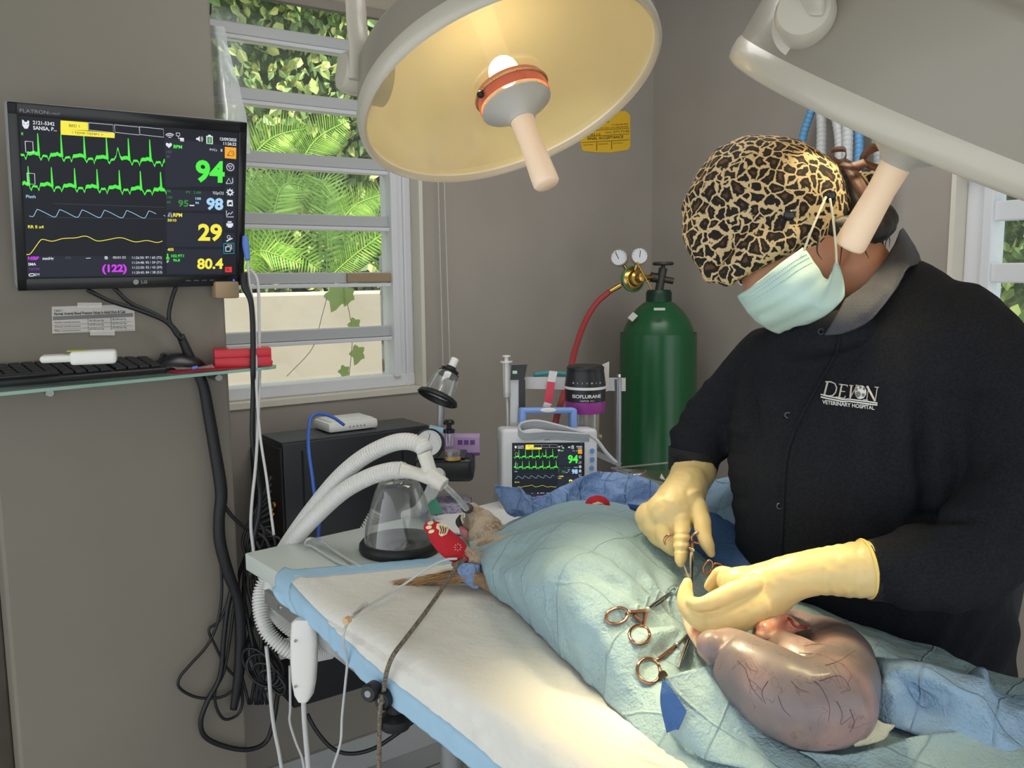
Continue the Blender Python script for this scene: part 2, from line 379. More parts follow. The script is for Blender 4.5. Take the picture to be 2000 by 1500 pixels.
# window in the right wall
win2 = T('window_2', None, None, RW((r0 + r1) / 2, -0.1, rz0)); win2['kind'] = 'structure'
mb = MB(); RB(mb, r0, r0 + 0.012, -0.1, 0.004, rz0, rz1); RB(mb, r0, r1, -0.1, 0.004, rz0, rz0 + 0.012); mb.build('window_reveal', plaster, win2, 0)
mb = MB(); RB(mb, r0 + 0.012, r0 + 0.06, -0.1, -0.05, rz0, rz1, 0.004); RB(mb, r0 + 0.06, r0 + 0.085, -0.1, -0.035, rz0, rz1, 0.003); RB(mb, r1 - 0.05, r1, -0.1, -0.05, rz0, rz1, 0.004); RB(mb, r0, r1, -0.1, -0.05, rz1 - 0.035, rz1, 0.004); RB(mb, r0, r1, -0.1, -0.05, rz0, rz0 + 0.05, 0.004)
mb.build('window_frame', frw, win2, 0)
for y in (411, 533, 655, 777):
    z = RWP(1965, y, -0.05).z; o = MB(); RB(o, r0 + 0.08, r1 - 0.05, -0.08, -0.045, z - 0.024, z + 0.024, 0.003); o.build('louvre_rail', frw, win2, 0)
mb = MB(); RB(mb, r0 + 0.08, r1 - 0.05, -0.074, -0.07, rz0, rz1); mb.build('pane', pane, win2, 0)

# ================================================================== OUTSIDE
stucco = M('cream_garden_wall', '#E2D6C8', 0.85, bump=(20, 0.3), var=('#D3C7B8', 2.5, 0.4, 0.75))
gz = sz(WP(600, 572, -1.0))[1]
mb = MB(); WB(mb, -1.5, 4.5, -1.2, -1.0, -0.2, gz, 0.01); tag(mb.build('garden_wall', stucco, smooth=0), 'low cream garden wall behind the lower panes of the louvred window', 'wall')
mb = MB(); WB(mb, -1.5, 4.5, -3.25, -1.2, -0.2, gz - 0.05); tag(mb.build('garden_soil', M('brown_soil', '#4c4236', 0.9, bump=(30, 0.8, 0.01)), smooth=0), 'dark soil bank behind the cream garden wall', 'soil')
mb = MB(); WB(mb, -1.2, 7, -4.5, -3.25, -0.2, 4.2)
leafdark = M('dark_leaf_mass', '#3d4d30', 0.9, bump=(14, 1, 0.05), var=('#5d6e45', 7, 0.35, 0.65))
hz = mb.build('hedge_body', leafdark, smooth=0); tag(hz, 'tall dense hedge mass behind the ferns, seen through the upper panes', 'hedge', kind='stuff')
def leafmat(name, c1, c2, c3):
    m = bpy.data.materials.new(name); m.use_nodes = True; nt = m.node_tree; b = nt.nodes['Principled BSDF']; b.inputs['Roughness'].default_value = 0.5
    oi = nt.nodes.new('ShaderNodeNewGeometry'); cr = nt.nodes.new('ShaderNodeValToRGB'); cr.color_ramp.elements[0].color = hexc(c1); cr.color_ramp.elements[1].color = hexc(c3)
    e = cr.color_ramp.elements.new(0.6); e.color = hexc(c2); nt.links.new(oi.outputs['Random Per Island'], cr.inputs[0]); nt.links.new(cr.outputs[0], b.inputs['Base Color'])
    b.inputs['Transmission Weight'].default_value = 0; return m
lm = leafmat('hedge_leaf', '#66804e', '#92ad68', '#dcdb86')
def leaf(mb, p, L, wd, R3):
    q = [(0, 0, 0), (wd / 2, L * .35, wd * .15), (wd * .4, L * .7, wd * .1), (0, L, -L * .12), (-wd * .4, L * .7, wd * .1), (-wd / 2, L * .35, wd * .15)]
    mb.add([p + R3 @ Vector(a) for a in q], [(0, 1, 2, 3), (0, 3, 4, 5)])
from mathutils import Euler
rnd = random.Random(3); mb = MB()
for i in range(7500):
    s_ = rnd.uniform(-0.9, 3.9); z = rnd.uniform(gz - 0.1, 3.6); p = W(s_, -3.18 + 0.22 * noise.noise(Vector((s_ * 2.2, z * 2.2, 0))) + rnd.uniform(0, .1), z)
    L = rnd.uniform(0.06, 0.11); leaf(mb, p, L, L * 0.62, Euler((rnd.uniform(-2.6, -0.9), rnd.uniform(-1, 1), rnd.uniform(0, 6.3))).to_matrix())
tag(mb.build('hedge_leaves', lm, smooth=0), 'small yellow-green and dark green leaves covering the hedge', 'foliage', kind='stuff')
rnd = random.Random(5); mb = MB()
for i in range(2600):
    t = rnd.uniform(-1.1, 1.7); p = RW(t, -2.3 + rnd.uniform(-.25, .1), rnd.uniform(.7, 3.0)); L = rnd.uniform(0.06, 0.1); leaf(mb, p, L, L * 0.6, Euler((rnd.uniform(-2.6, -0.9), rnd.uniform(-1, 1), rnd.uniform(0, 6.3))).to_matrix())
tag(mb.build('shrub_leaves', leafmat('shrub_leaf', '#56713c', '#8fa862', '#c3d07f'), smooth=0), 'pale green shrub leaves outside the right-hand window', 'foliage', kind='stuff')
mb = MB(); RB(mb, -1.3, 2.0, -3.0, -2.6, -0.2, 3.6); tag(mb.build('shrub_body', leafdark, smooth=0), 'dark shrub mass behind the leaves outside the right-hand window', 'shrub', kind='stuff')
# ferns: every frond a thing
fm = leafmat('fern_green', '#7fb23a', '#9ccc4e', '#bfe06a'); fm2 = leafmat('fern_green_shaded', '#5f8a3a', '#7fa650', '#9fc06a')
def frond(p0, p1, p2, wd, label, mat):
    c = crom([tuple(p0), tuple(p1), tuple(p2)], 16); mb = MB(); pts = [Vector(x) for x in c]; N = len(pts)
    mb.tube(pts[::4] + [pts[-1]], 0.003, 5, 2)
    for i in range(3, N):
        t = (pts[i] - pts[i - 1]).normalized(); k = i / N; sp = (pts[i] - pts[i - 1]).length; L = wd * math.sin(PI * min(1, k * 0.82 + 0.2)) ** 0.8 + 0.01
        for sgn in (-1, 1):
            side = (t.cross(NW) * sgn + t * 0.45 + NW * 0.15).normalized(); b = t * sp * .42
            a = pts[i]; mb.add([a - b * .6, a + side * L * .5 - b * .7, a + side * L, a + side * L * .5 + b * .7, a + b * .6], [(0, 1, 2, 3, 4)])
    return tag(mb.build('fern_frond', mat, smooth=0), label, 'fern', 'bright fern fronds outside the louvred window')
n_ = -1.5
F0 = lambda x, y, n=n_: WP(x, y, n)
frond(F0(520, 560), F0(545, 475), F0(625, 525), 0.13, 'arching fern frond low at the left, just above the cream garden wall', fm)
frond(F0(470, 540), F0(500, 490), F0(590, 515, -1.4), 0.10, 'small drooping fern frond nearest the monitor, above the garden wall', fm)
frond(F0(640, 545), F0(690, 500), F0(770, 440), 0.08, 'fern frond reaching up to the right frame of the louvred window', fm)
frond(F0(470, 330), F0(530, 270), F0(600, 250), 0.11, 'upper left fern frond pointing up towards the second pane', fm)
frond(F0(585, 320), F0(620, 270), F0(680, 235), 0.12, 'tallest bright fern frond in front of the yellow-green hedge', fm)
frond(F0(660, 440), F0(695, 400), F0(745, 380), 0.10, 'fern frond in the middle pane beside the window frame', fm)
rnd = random.Random(11)
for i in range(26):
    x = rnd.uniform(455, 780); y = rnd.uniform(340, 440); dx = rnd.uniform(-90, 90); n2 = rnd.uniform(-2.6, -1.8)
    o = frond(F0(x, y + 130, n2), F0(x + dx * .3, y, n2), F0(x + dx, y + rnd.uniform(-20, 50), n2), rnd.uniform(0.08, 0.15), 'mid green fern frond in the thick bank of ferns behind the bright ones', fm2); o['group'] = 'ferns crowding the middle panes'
# young vine by the glass
vt = T('vine', 'thin climbing vine with pale green leaves in front of the cream garden wall', 'vine', WP(690, 730, -0.4))
vm = M('vine_leaf', '#CBEB8F', 0.5); MB().tube([WP(x, y, -0.4) for x, y in ((640, 575), (628, 620), (610, 680), (560, 735))], 0.0012, 5).build('stem', M('vine_stem', '#8d8468', 0.7), vt)
MB().tube([WP(x, y, -0.4) for x, y in ((672, 570), (682, 610), (688, 660), (682, 735))], 0.0012, 5).build('stem', M('vine_stem'), vt)
for x, y, s_ in ((655, 578, .04), (678, 575, .03), (692, 634, .025), (698, 690, .03), (672, 725, .022)):
    mb = MB(); p = WP(x, y, -0.4); mb.prism([p + (D * math.cos(a) + V(0, 0, 1) * math.sin(a)) * s_ * (1 - .22 * math.cos(a * 5)) * (1.15 if abs(a - 4.7) < .5 else .85) for a in [i * PI / 10 for i in range(20)]], NW * .001); mb.build('leaf', vm, vt, 0)
mb = MB(); a = WP(757, 660, -0.18); mb.box(a + V(0, 0, -0.2), (0.035, 0.03, 0.9), 0.003); tag(mb.build('outdoor_post', M('peeling_white_paint', '#D9D6D2', 0.7, bump=(40, .5), var=('#9b7f66', 28, 0.56, 0.62)), smooth=0), 'white post with peeling paint outside the window beside the right frame', 'post')
# ================================================================== DISPLAY PICTURE (shared by both monitors)
def homo(src):
    A = []; B = []
    for (x, y), (u, v) in zip(src, ((0, 0), (1, 0), (1, 1), (0, 1))):
        A.append([x, y, 1, 0, 0, 0, -u * x, -u * y]); B.append(u); A.append([0, 0, 0, x, y, 1, -v * x, -v * y]); B.append(v)
    h = np.linalg.solve(np.array(A, float), np.array(B, float)); return np.append(h, 1).reshape(3, 3)
HS = homo([(150, 143), (1697, 250), (1626, 1284), (148, 1310)])
def uvof(x, y):
    q = HS @ np.array([x, y, 1]); return q[0] / q[2], q[1] / q[2]
GREEN, WHT, YEL, MAG, CYN, DIM = glow('lit_green', '#55F04E', 1), glow('lit_white', '#DFE4EA', 1), glow('lit_yellow', '#F6EA4E', 1), glow('lit_magenta', '#D443F0', 1), glow('lit_pale_blue', '#A9D4F5', 1), glow('lit_dim_grey', '#50555f', 1)
ORG, LBG, DGR, RED, PANEL, TEAL, BLUE_ = glow('lit_orange', '#F2A93B', 1), glow('lit_screen_ground', '#23262c', 1), glow('lit_dark_green', '#3E8F45', 1), glow('lit_red', '#E03C38', 1), glow('lit_panel', '#2c2f3a', 1), glow('lit_teal', '#2F9FB5', 1), glow('lit_navy', '#274B7A', 1)
for m_ in (GREEN, WHT, YEL, MAG, CYN, DIM, ORG, LBG, DGR, RED, PANEL, TEAL, BLUE_): m_.node_tree.nodes['Principled BSDF'].inputs['Emission Strength'].default_value = .8
def display(parent, name, mp, asp, nrm):
    """mp(u, v, layer) -> world; u right and v down in 0..1; asp = width / height"""
    mb = MB(); S = 0.0
    def pt(x, y, l=1): return mp(*uvof(x, y), l)
    def area(pts, m, l=1): mb.use(m); mb.add([pt(x, y, l) for x, y in pts], [tuple(range(len(pts)))])
    def line(pts, w, m, l=2):
        mb.use(m); q = [uvof(x, y) for x, y in pts]; h = w / 1160 / 2; L = []; R_ = []
        for i in range(len(q)):
            a = q[max(i - 1, 0)]; b = q[min(i + 1, len(q) - 1)]; tx, ty = (b[0] - a[0]) * asp, b[1] - a[1]; n = math.hypot(tx, ty) or 1
            L.append(mp(q[i][0] - ty / n * h / asp, q[i][1] + tx / n * h, l)); R_.append(mp(q[i][0] + ty / n * h / asp, q[i][1] - tx / n * h, l))
        mb.grid([L, R_])
    def txt(x, y, s, h, m, x1=None, bold=0.02, align='LEFT', l=2):
        u0, v0 = uvof(x, y); hv = abs(uvof(x, y)[1] - uvof(x, y - h)[1]) / 0.72
        wd = abs(uvof(x1, y)[0] - u0) * asp if x1 else None; mb.use(m)
        text(mb, s, lambda a, b: mp(u0 + a / asp, v0 - b, l), hv, wd, bold, align)
    mb.use(LBG); mb.add([mp(0, 0, 0), mp(1, 0, 0), mp(1, 1, 0), mp(0, 1, 0)], [(0, 1, 2, 3)])
    area([(1165, 290), (1590, 340), (1550, 640), (1155, 650)], PANEL); area([(1155, 665), (1570, 680), (1560, 820), (1150, 815)], PANEL)
    area([(1150, 830), (1560, 840), (1540, 1080), (1140, 1080)], PANEL); area([(1135, 1100), (1540, 1100), (1530, 1275), (1130, 1278)], PANEL); area([(150, 1150), (1110, 1148), (1105, 1285), (150, 1300)], PANEL)
    area([(440, 176), (630, 188), (630, 246), (436, 240)], YEL); area([(436, 238), (815, 262), (812, 298), (436, 278)], YEL)
    DK = glow('lit_black', '#16181c', 1)
    txt(497, 221, 'BED 1', 20, DK, 570, 0, l=3); txt(516, 270, '! TEMP-TEMP1 >', 17, DK, 733, 0, l=3)
    for a, b in ((634, 806), (816, 988), (992, 1160)): line([(a, 190 + (a - 634) * .07), (b, 190 + (b - 634) * .075), (b, 246 + (b - 634) * .08), (a, 242 + (a - 634) * .08), (a, 190 + (a - 634) * .07)], 3, WHT)
    # animal head icon, wifi, heart and the rest
    area([(172, 175), (182, 176), (190, 190), (205, 190), (212, 178), (221, 183), (219, 215), (208, 238), (186, 238), (172, 215)], WHT, 2)
    for x, y in ((184, 205), (207, 206)): area([(x - 4, y), (x, y - 5), (x + 4, y), (x, y + 4)], DK, 3)
    txt(246, 205, '2121-5342', 26, WHT, 396, .015); txt(246, 243, 'SANSA, P...', 26, WHT, 410, .02); txt(162, 284, 'II', 20, GREEN)
    cx, cy = 1203, 298
    for r in (12, 26, 38): line([(cx + r * math.sin(a), cy - r * math.cos(a)) for a in np.linspace(-.85, .85, 9)], 6, WHT)
    line([(1250, 255), (1275, 257), (1275, 278), (1250, 276), (1250, 255)], 4, WHT); line([(1262, 278), (1264, 296), (1285, 297)], 4, WHT); area([(1275, 290), (1303, 292), (1302, 318), (1275, 316)], WHT)
    area([(1390, 290), (1402, 290), (1416, 276), (1416, 318), (1402, 305), (1390, 304)], WHT); line([(1424, 284), (1429, 297), (1423, 311)], 4, WHT); line([(1431, 278), (1438, 298), (1430, 318)], 4, WHT)
    area([(1463, 274), (1510, 276), (1508, 335), (1461, 332)], WHT); area([(1469, 281), (1503, 283), (1502, 328), (1468, 326)], DGR, 3); area([(1477, 266), (1497, 267), (1497, 276), (1477, 275)], WHT)
    line([(1490, 288), (1480, 305), (1492, 305), (1482, 322)], 4, WHT, 4)
    txt(1560, 305, '12/09/2025', 22, WHT, 1678, .02); txt(1583, 338, '11:26:22', 22, WHT, 1675, .02)
    area([(1655, 215), (1694, 219), (1692, 250), (1653, 246)], BLUE_)
    area([(1193, 366), (1172, 345), (1172, 332), (1182, 327), (1193, 335), (1204, 328), (1215, 334), (1214, 347)], WHT, 2); txt(1225, 365, 'BPM', 24, GREEN, 1286, .03); txt(1172, 402, '150', 20, DIM, 1210); txt(1170, 435, '60', 20, DIM, 1196)
    txt(1483, 382, 'PVCs', 17, WHT, 1535, 0); txt(1560, 388, '0', 21, WHT, 1573, .02)
    area([(1592, 352), (1674, 358), (1669, 441), (1588, 434)], ORG, 1); line([(1608, 415), (1632, 378), (1652, 418), (1608, 415)], 5, DK, 3); line([(1645, 380), (1655, 395), (1656, 412)], 4, DK, 3)
    txt(1370, 600, '94', 152, GREEN, 1578, .035); txt(1237, 786, '95', 46, DGR, 1310, .025); txt(1437, 806, '98', 82, CYN, 1558, .04); txt(1366, 1031, '29', 118, YEL, 1537, .035); txt(1349, 1240, '80.4', 74, YEL, 1535, .035)
    txt(674, 1263, '(122)', 52, MAG, 847, .04); line([(1318, 780), (1352, 781)], 9, WHT); txt(1362, 738, '100', 18, CYN, 1402); txt(1360, 770, '94', 18, CYN, 1385)
    txt(1160, 686, 'PR', 17, DGR, 1192, 0); txt(1298, 692, 'PI', 18, DGR, 1325, 0); txt(1350, 694, '2.88', 18, DGR, 1404, 0); txt(1488, 697, '%SpO2', 21, WHT, 1567, 0); txt(1160, 730, '150', 18, DGR, 1197, 0); txt(1158, 765, '60', 18, DGR, 1183, 0)
    area([(1158, 862), (1170, 830), (1175, 832), (1175, 866)], WHT); area([(1179, 866), (1179, 832), (1184, 830), (1197, 862), (1188, 868)], WHT); txt(1198, 862, 'RPM', 26, YEL, 1261, .03); txt(1155, 897, '30/10', 19, YEL, 1218, .02)
    txt(1143, 1111, '40S', 21, YEL, 1188, .02); line([(1143, 1132), (1143, 1160)], 10, GREEN); mb.use(GREEN); area([(1131, 1160), (1143, 1150), (1156, 1160), (1155, 1172), (1143, 1178), (1132, 1172)], GREEN); txt(1168, 1157, '102.9T1', 20, GREEN, 1258, .02); txt(1180, 1188, '96.8', 20, GREEN, 1228, .02); txt(1135, 1197, 'F', 16, WHT, 1150)
    txt(170, 733, 'Pleth', 22, CYN, 237, .01); txt(172, 950, 'RR II x4', 22, YEL, 281, .02); txt(160, 1177, 'NIBP', 24, MAG, 236, .03); txt(261, 1177, 'mmHg', 21, WHT, 338, .02); txt(424, 1173, 'PR', 20, DIM, 462, 0); txt(159, 1218, 'SMA', 20, WHT, 214, .02); txt(159, 1252, '200/80', 19, glow('lit_dim_purple', '#6a3a86', 1), 238, 0)
    txt(197, 1292, '2M', 19, WHT, 232, 0); line([(165, 1278), (190, 1276), (198, 1284), (190, 1293), (165, 1294), (160, 1286), (165, 1278)], 6, WHT); line([(564, 1165), (598, 1164)], 4, WHT); txt(755, 1168, '00:01:55', 18, WHT, 845, 0)
    area([(707 + 13 * math.cos(a), 1162 + 13 * math.sin(a)) for a in np.linspace(0, 2 * PI, 14)[:-1]], WHT)
    for i, s in enumerate(('11:26:50: 97 / 60 (72)', '11:24:48: 95 / 59 (71)', '11:22:50: 92 / 43 (59)', '11:20:45: 84 / 38 (53)')): txt(890 - i, 1169 + 36 * i, s, 18, WHT, 1100 - i, 0)
    # traces
    def ecg(y0, sl, peaks, hump, ph):
        rr = random.Random(ph)
        xs = np.arange(150, 1160, 6.0); b = []
        per = 159
        for x in xs:
            t = ((x - peaks[0]) % per) / per
            y = y0 + sl * (x - 150)
            y += 30 * math.exp(-((t - .09) / .05) ** 2) + 30 * math.exp(-((t - .42) / .035) ** 2) * 1.1 - 8 * math.exp(-((t - .8) / .1) ** 2) - 12 * (t > .5)
            if hump and abs(x - hump) < 30: y -= 85 * math.exp(-((x - hump) / 14) ** 2)
            b.append((x, y + rr.uniform(-3, 3)))
        mb.use(GREEN); rows = [[], []]
        for i, (x, y) in enumerate(b):
            t = ((x - peaks[0]) % per) / per; hw = 13 if (t > .48 and t < .95) else 8
            rows[0].append(pt(x, y - hw, 2)); rows[1].append(pt(x, y + hw, 2))
        mb.grid(rows)
        for p in peaks:
            yb = y0 + sl * (p - 150); h = 160 if y0 < 500 else 140
            area([(p - 9, yb), (p - 3, yb - h), (p + 3, yb - h), (p + 9, yb)], GREEN, 2)
    ecg(425, .045, [275, 436, 596, 753, 907, 1058], 826, 1)
    ecg(645, .035, [195, 357, 518, 675, 831, 980, 1123], None, 2)
    for y in (328, 555): line([(185, y), (238, y + 3), (238, y + 80), (186, y + 78), (185, y)], 4, WHT, 3)
    c = []
    for k in range(7):
        x0 = 90 + k * 157; c += [(x0 + 0, 815), (x0 + 45, 835), (x0 + 95, 862), (x0 + 120, 866), (x0 + 135, 845), (x0 + 148, 820)]
    c = [(x, y + 0.008 * (x - 150)) for x, y in c if 150 < x < 1125]; line([tuple(q) for q in crom(c, 4)], 4, CYN); line([(1130, 852), (1142, 860)], 4, CYN)
    line([(360, 772), (1140, 795)], 2, DIM, 1); line([(300, 872), (1140, 878)], 2, DIM, 1)
    line([tuple(q) for q in crom([(150, 1139), (175, 1135), (205, 1100), (250, 1040), (275, 1030), (335, 1043), (410, 1024), (500, 1018), (575, 1006), (650, 1040), (730, 1030), (820, 1016), (915, 1046), (1000, 1036), (1070, 1050), (1112, 1040)], 4)], 5, YEL)
    # column of buttons
    for y, k in ((500, 0), (602, 1), (683, 2), (762, 3), (840, 4), (918, 5), (1018, 6)):
        x = 1624 - (y - 500) * .06; area([(x - 34, y - 40), (x + 36, y - 38), (x + 33, y + 36), (x - 36, y + 34)], PANEL, 1)
        circ = lambda r, n=16: [(x + r * math.cos(a), y + r * math.sin(a)) for a in np.linspace(0, 2 * PI, n + 1)]
        if k == 0: line(circ(26), 5, WHT, 3); line([(x - 14, y - 9), (x + 14, y - 9), (x, y + 15), (x - 14, y - 9)], 5, WHT, 3)
        elif k == 1: line([(x - 30, y + 17), (x - 8, y - 22), (x + 8, y + 17), (x - 30, y + 17)], 5, WHT, 3); line([(x + 10, y + 18), (x + 18, y + 10), (x + 18, y - 24)], 5, WHT, 3)
        elif k == 2:
            line(circ(15), 10, WHT, 3)
            for a in np.linspace(0, 2 * PI, 9)[:-1]: line([(x + 17 * math.cos(a), y + 17 * math.sin(a)), (x + 27 * math.cos(a), y + 27 * math.sin(a))], 9, WHT, 3)
        elif k == 3:
            area([(x - 14, y - 24), (x + 20, y - 22), (x + 20, y + 23), (x - 21, y + 21), (x - 21, y - 14)], WHT, 3); area([(x - 12, y + 12), (x - 8, y - 5), (x + 12, y - 10), (x + 12, y + 12), (x + 5, y + 12), (x + 2, y + 3), (x - 3, y + 12)], DK, 4)
        elif k == 4: line([(x - 24, y - 24), (x - 24, y + 22), (x + 26, y + 22)], 5, WHT, 3); line([(x - 18, y + 10), (x - 5, y - 8), (x + 4, y + 2), (x + 22, y - 16)], 5, WHT, 3)
        elif k == 5: area([(x - 14, y - 24), (x + 14, y - 24), (x + 14, y - 14), (x - 14, y - 14)], WHT, 3); area([(x - 24, y - 10), (x + 24, y - 10), (x + 24, y + 12), (x - 24, y + 12)], WHT, 3); area([(x - 14, y + 4), (x + 14, y + 4), (x + 14, y + 22), (x - 14, y + 22)], WHT, 4)
        else: line(circ(0.1), 1, WHT, 3); line([(x - 6 + 11 * math.cos(a), y - 10 + 11 * math.sin(a)) for a in np.linspace(0, 2 * PI, 12)], 4, WHT, 3); line([(x - 24, y + 22), (x - 4, y + 10), (x + 20, y)], 10, WHT, 3)
    line([(1549, 1057), (1622, 1055), (1618, 1128), (1546, 1130), (1549, 1057)], 6, TEAL, 3); line([(1562, 1080), (1594, 1079), (1593, 1112), (1561, 1113), (1562, 1080)], 7, WHT, 3); line([(1572, 1068), (1605, 1067), (1604, 1100)], 6, WHT, 3)
    area([(1550, 1228), (1599, 1226), (1597, 1266), (1548, 1266)], RED, 2); line([(1560, 1238), (1575, 1255)], 4, DK, 3); line([(1575, 1238), (1560, 1255)], 4, DK, 3)
    mb.keep = True
    return mb.build(name, None, parent, 0)

# ================================================================== WALL MONITOR
TLm, TRm, BRm, BLm = P(24, 199, 1.5), P(490, 240, 1.5 * 1.166), P(468, 557, 1.5 * 1.226), P(25, 568, 1.5 * 1.06)
mx = ((TRm - TLm) + (BRm - BLm)).normalized(); my = ((TLm - BLm) + (TRm - BRm)).normalized(); mz = mx.cross(my).normalized(); my = mz.cross(mx)
mc = (TLm + TRm + BRm + BLm) / 4; MWd, MHt = (TRm - TLm).length, (TLm - BLm).length
MF = frame(mc, mx, my)                       # x right, y up, z towards the viewer
mon = T('computer_monitor', 'wide black flat-panel monitor on the wall showing green heart traces and the number 94', 'monitor', mc - mz * 0.05)
mb = MB(); mb.xf = MF; mb.box((0, 0, -0.022), (MWd, MHt, 0.04), 0.005, 2); mb.build('housing', M('silver_monitor_edge', '#A9ADAF', 0.35, 0.4), mon, 30)
mb = MB(); mb.xf = MF; bz = 0.0165
u0, v0 = -MWd / 2, MHt / 2
Sx0, Sx1, Sy0, Sy1 = -MWd / 2 + 0.0165, MWd / 2 - 0.0165, -MHt / 2 + 0.023, MHt / 2 - 0.0215
mb.box((0, (MHt / 2 + Sy1) / 2, 0), (MWd, MHt / 2 - Sy1, 0.006), 0.002); mb.box((0, (-MHt / 2 + Sy0) / 2, 0), (MWd, MHt / 2 + Sy0, 0.006), 0.002)
mb.box(((-MWd / 2 + Sx0) / 2, 0, 0), (MWd / 2 + Sx0, MHt, 0.006), 0.002); mb.box(((MWd / 2 + Sx1) / 2, 0, 0), (MWd / 2 - Sx1, MHt, 0.006), 0.002)
bez = mb.build('bezel', M('gloss_black_bezel', '#15171b', 0.25), mon, 30)
mb = MB(); mb.xf = MF; mb.box((0, 0, -0.001), (Sx1 - Sx0, Sy1 - Sy0, 0.002)); scr = mb.build('screen', M('screen_backing', '#1b1d22', 0.4), mon, 0)
display(scr, 'screen_image', lambda u, v, l: MF @ V(Sx0 + (Sx1 - Sx0) * u, Sy1 - (Sy1 - Sy0) * v, 0.0004 + 0.00015 * l), (Sx1 - Sx0) / (Sy1 - Sy0), mz)
mb = MB(); lg = M('grey_lettering', '#8f959b', 0.4); mb.xf = MF
def mtext(mb, s, x, y, size, wd, bold=0.0, fr=None, z=0.0034): text(mb, s, (fr or MF) @ Matrix.Translation((x, y, z)), size, wd, bold)
mb2 = MB(); mtext(mb2, 'FLATRON', Sx0 + 0.002, Sy1 + 0.0055, 0.0085, 0.044); mtext(mb2, 'L1953T', Sx0 + 0.048, Sy1 + 0.0058, 0.005, 0.017); mtext(mb2, 'LG', 0.004, -MHt / 2 + 0.0095, 0.0085, 0.011, .02)
for k in range(4): mtext(mb2, ('MENU', 'SOURCE', 'AUTO', 'SELECT')[k], 0.09 + k * .016, -MHt / 2 + .012, 0.003, 0.010)
mb2.build('lettering', lg, bez, 0)
mb = MB(); mb.lathe([(0, 0), (0.0052, 0), (0.0052, 0.0004), (0, 0.0004)], MF @ V(-0.006, -MHt / 2 + .0125, 0.0032), mz, 20); mb.build('logo_disc', lg, bez)
mb = MB(); mb.lathe([(0, 0), (0.002, 0), (0.0018, 0.001), (0, 0.001)], MF @ V(MWd / 2 - .022, -MHt / 2 + .012, 0.003), mz, 10); mb.build('power_light', glow('lit_blue', '#3558ff', 2), bez)
mb = MB(); mb.xf = MF; mb.box((0, 0, -0.055), (0.12, 0.12, 0.03), 0.004); mb.build('wall_mount', M('mount_black', '#26282b', .5), mon)
mb = MB(); p = PWP(440, 566, 0.03); mb.box(p, (0.05, 0.03, 0.035), 0.004, 2, rot); tag(mb.build('wall_bracket', M('tan_plastic')), 'small tan plastic block fixed at the pillar edge below the wall monitor', 'bracket')

# paper chart taped to the pillar
ch = T('paper_chart', 'small printed paper table of blood pressure values taped to the pillar below the monitor', 'chart', PWP(182, 648, 0.001))
q = [PWP(102, 652, 0.0015), PWP(264, 646, 0.0015), PWP(262, 594, 0.0015), PWP(101, 599, 0.0015)]
mb = MB(); mb.hexa(q, NW * -0.001); mb.build('paper', M('white_paper', '#CFCBC6', 0.7), ch, 0)
cf = lambda a, b, h=.0006: (q[3].lerp(q[2], a)).lerp(q[0].lerp(q[1], a), b) + NW * h
mb = MB()
def ctext(s, u, v, h, wd, bold=0): text(mb, s, lambda a, b: cf(u + a, v - b * 3.0), h, wd, bold)
mb.use(M('print_black', '#2a2a2c', 0.7)); ctext('TABLE 1', .025, .19, .035, .10); ctext('Normal Arterial Blood Pressure Values in Adult Dogs & Cats', .025, .32, .05, .86, .02)
mb.use(M('print_grey', '#6a6a6b', 0.7))
for i, (a, b_, c_) in enumerate((('Systolic arterial pressure', '90-140 mm Hg', '80-140 mm Hg'), ('Diastolic arterial pressure', '50-80 mm Hg', '55-75 mm Hg'), ('Mean arterial pressure', '60-100 mm Hg', '60-100 mm Hg'))):
    y = .62 + i * .155; ctext(a, .03, y, .036, .30); ctext(b_, .44, y - .02, .036, .17); ctext(c_, .72, y - .04, .036, .17)
    mb.add([cf(.015, y + .06), cf(.97, y + .02), cf(.97, y + .03), cf(.015, y + .07)], [(0, 1, 2, 3)])
mb.add([cf(.42, .48), cf(.425, .48), cf(.425, .95), cf(.42, .95)], [(0, 1, 2, 3)]); mb.add([cf(.70, .46), cf(.705, .46), cf(.705, .93), cf(.70, .93)], [(0, 1, 2, 3)])
mb.use(M('print_header_grey', '#7d7c7c', 0.7)); mb.add([cf(.01, .36), cf(.98, .33), cf(.98, .47), cf(.01, .50)], [(0, 1, 2, 3)]); mb.keep = True; mb.build('printing', None, ch, 0)
mb = MB()
for x, y in ((175, 596), (200, 650)): mb.hexa([PWP(x - 24, y + 5, .003), PWP(x + 24, y + 5, .003), PWP(x + 24, y - 5, .003), PWP(x - 24, y - 5, .003)], NW * .0004)
mb.build('clear_tape', clear('clear_tape', '#F4F2EA', .15, .6, .1), ch, 0)

# ================================================================== GLASS SHELF AND WHAT STANDS ON IT
SN = 0.155
SZ = PWP(250, 746, SN).z + 0.003
def SH(x, y, h=0.0): return G(x, y, SZ + h)
glassm = clear('shelf_glass', '#CFE6DD', 0.12, 0.7, 0.16)
sh = T('glass_shelf', 'clear green-edged glass shelf on the pillar below the wall monitor', 'shelf', PW(0.2, 0, SZ - 0.005))
fa = G(0, 770, SZ - .003); fb = G(546, 717, SZ - .003)
fd = (fb - fa).normalized(); fa2 = fa - fd * 0.25
mb = MB(); bk0 = PW(0.75, 0.002, SZ); bk1 = PW(-0.02, 0.002, SZ); c2 = fb - fd * 0.02
out = [fa2, fb - fd * .03, fb - fd * .006 + NW * -.006, fb + NW * -.02 , bk1 + D * 0.03, bk1, bk0]
mb.prism([V(p.x, p.y, SZ - 0.006) for p in out], (0, 0, 0.006)); mb.build('glass', glassm, sh, 0)
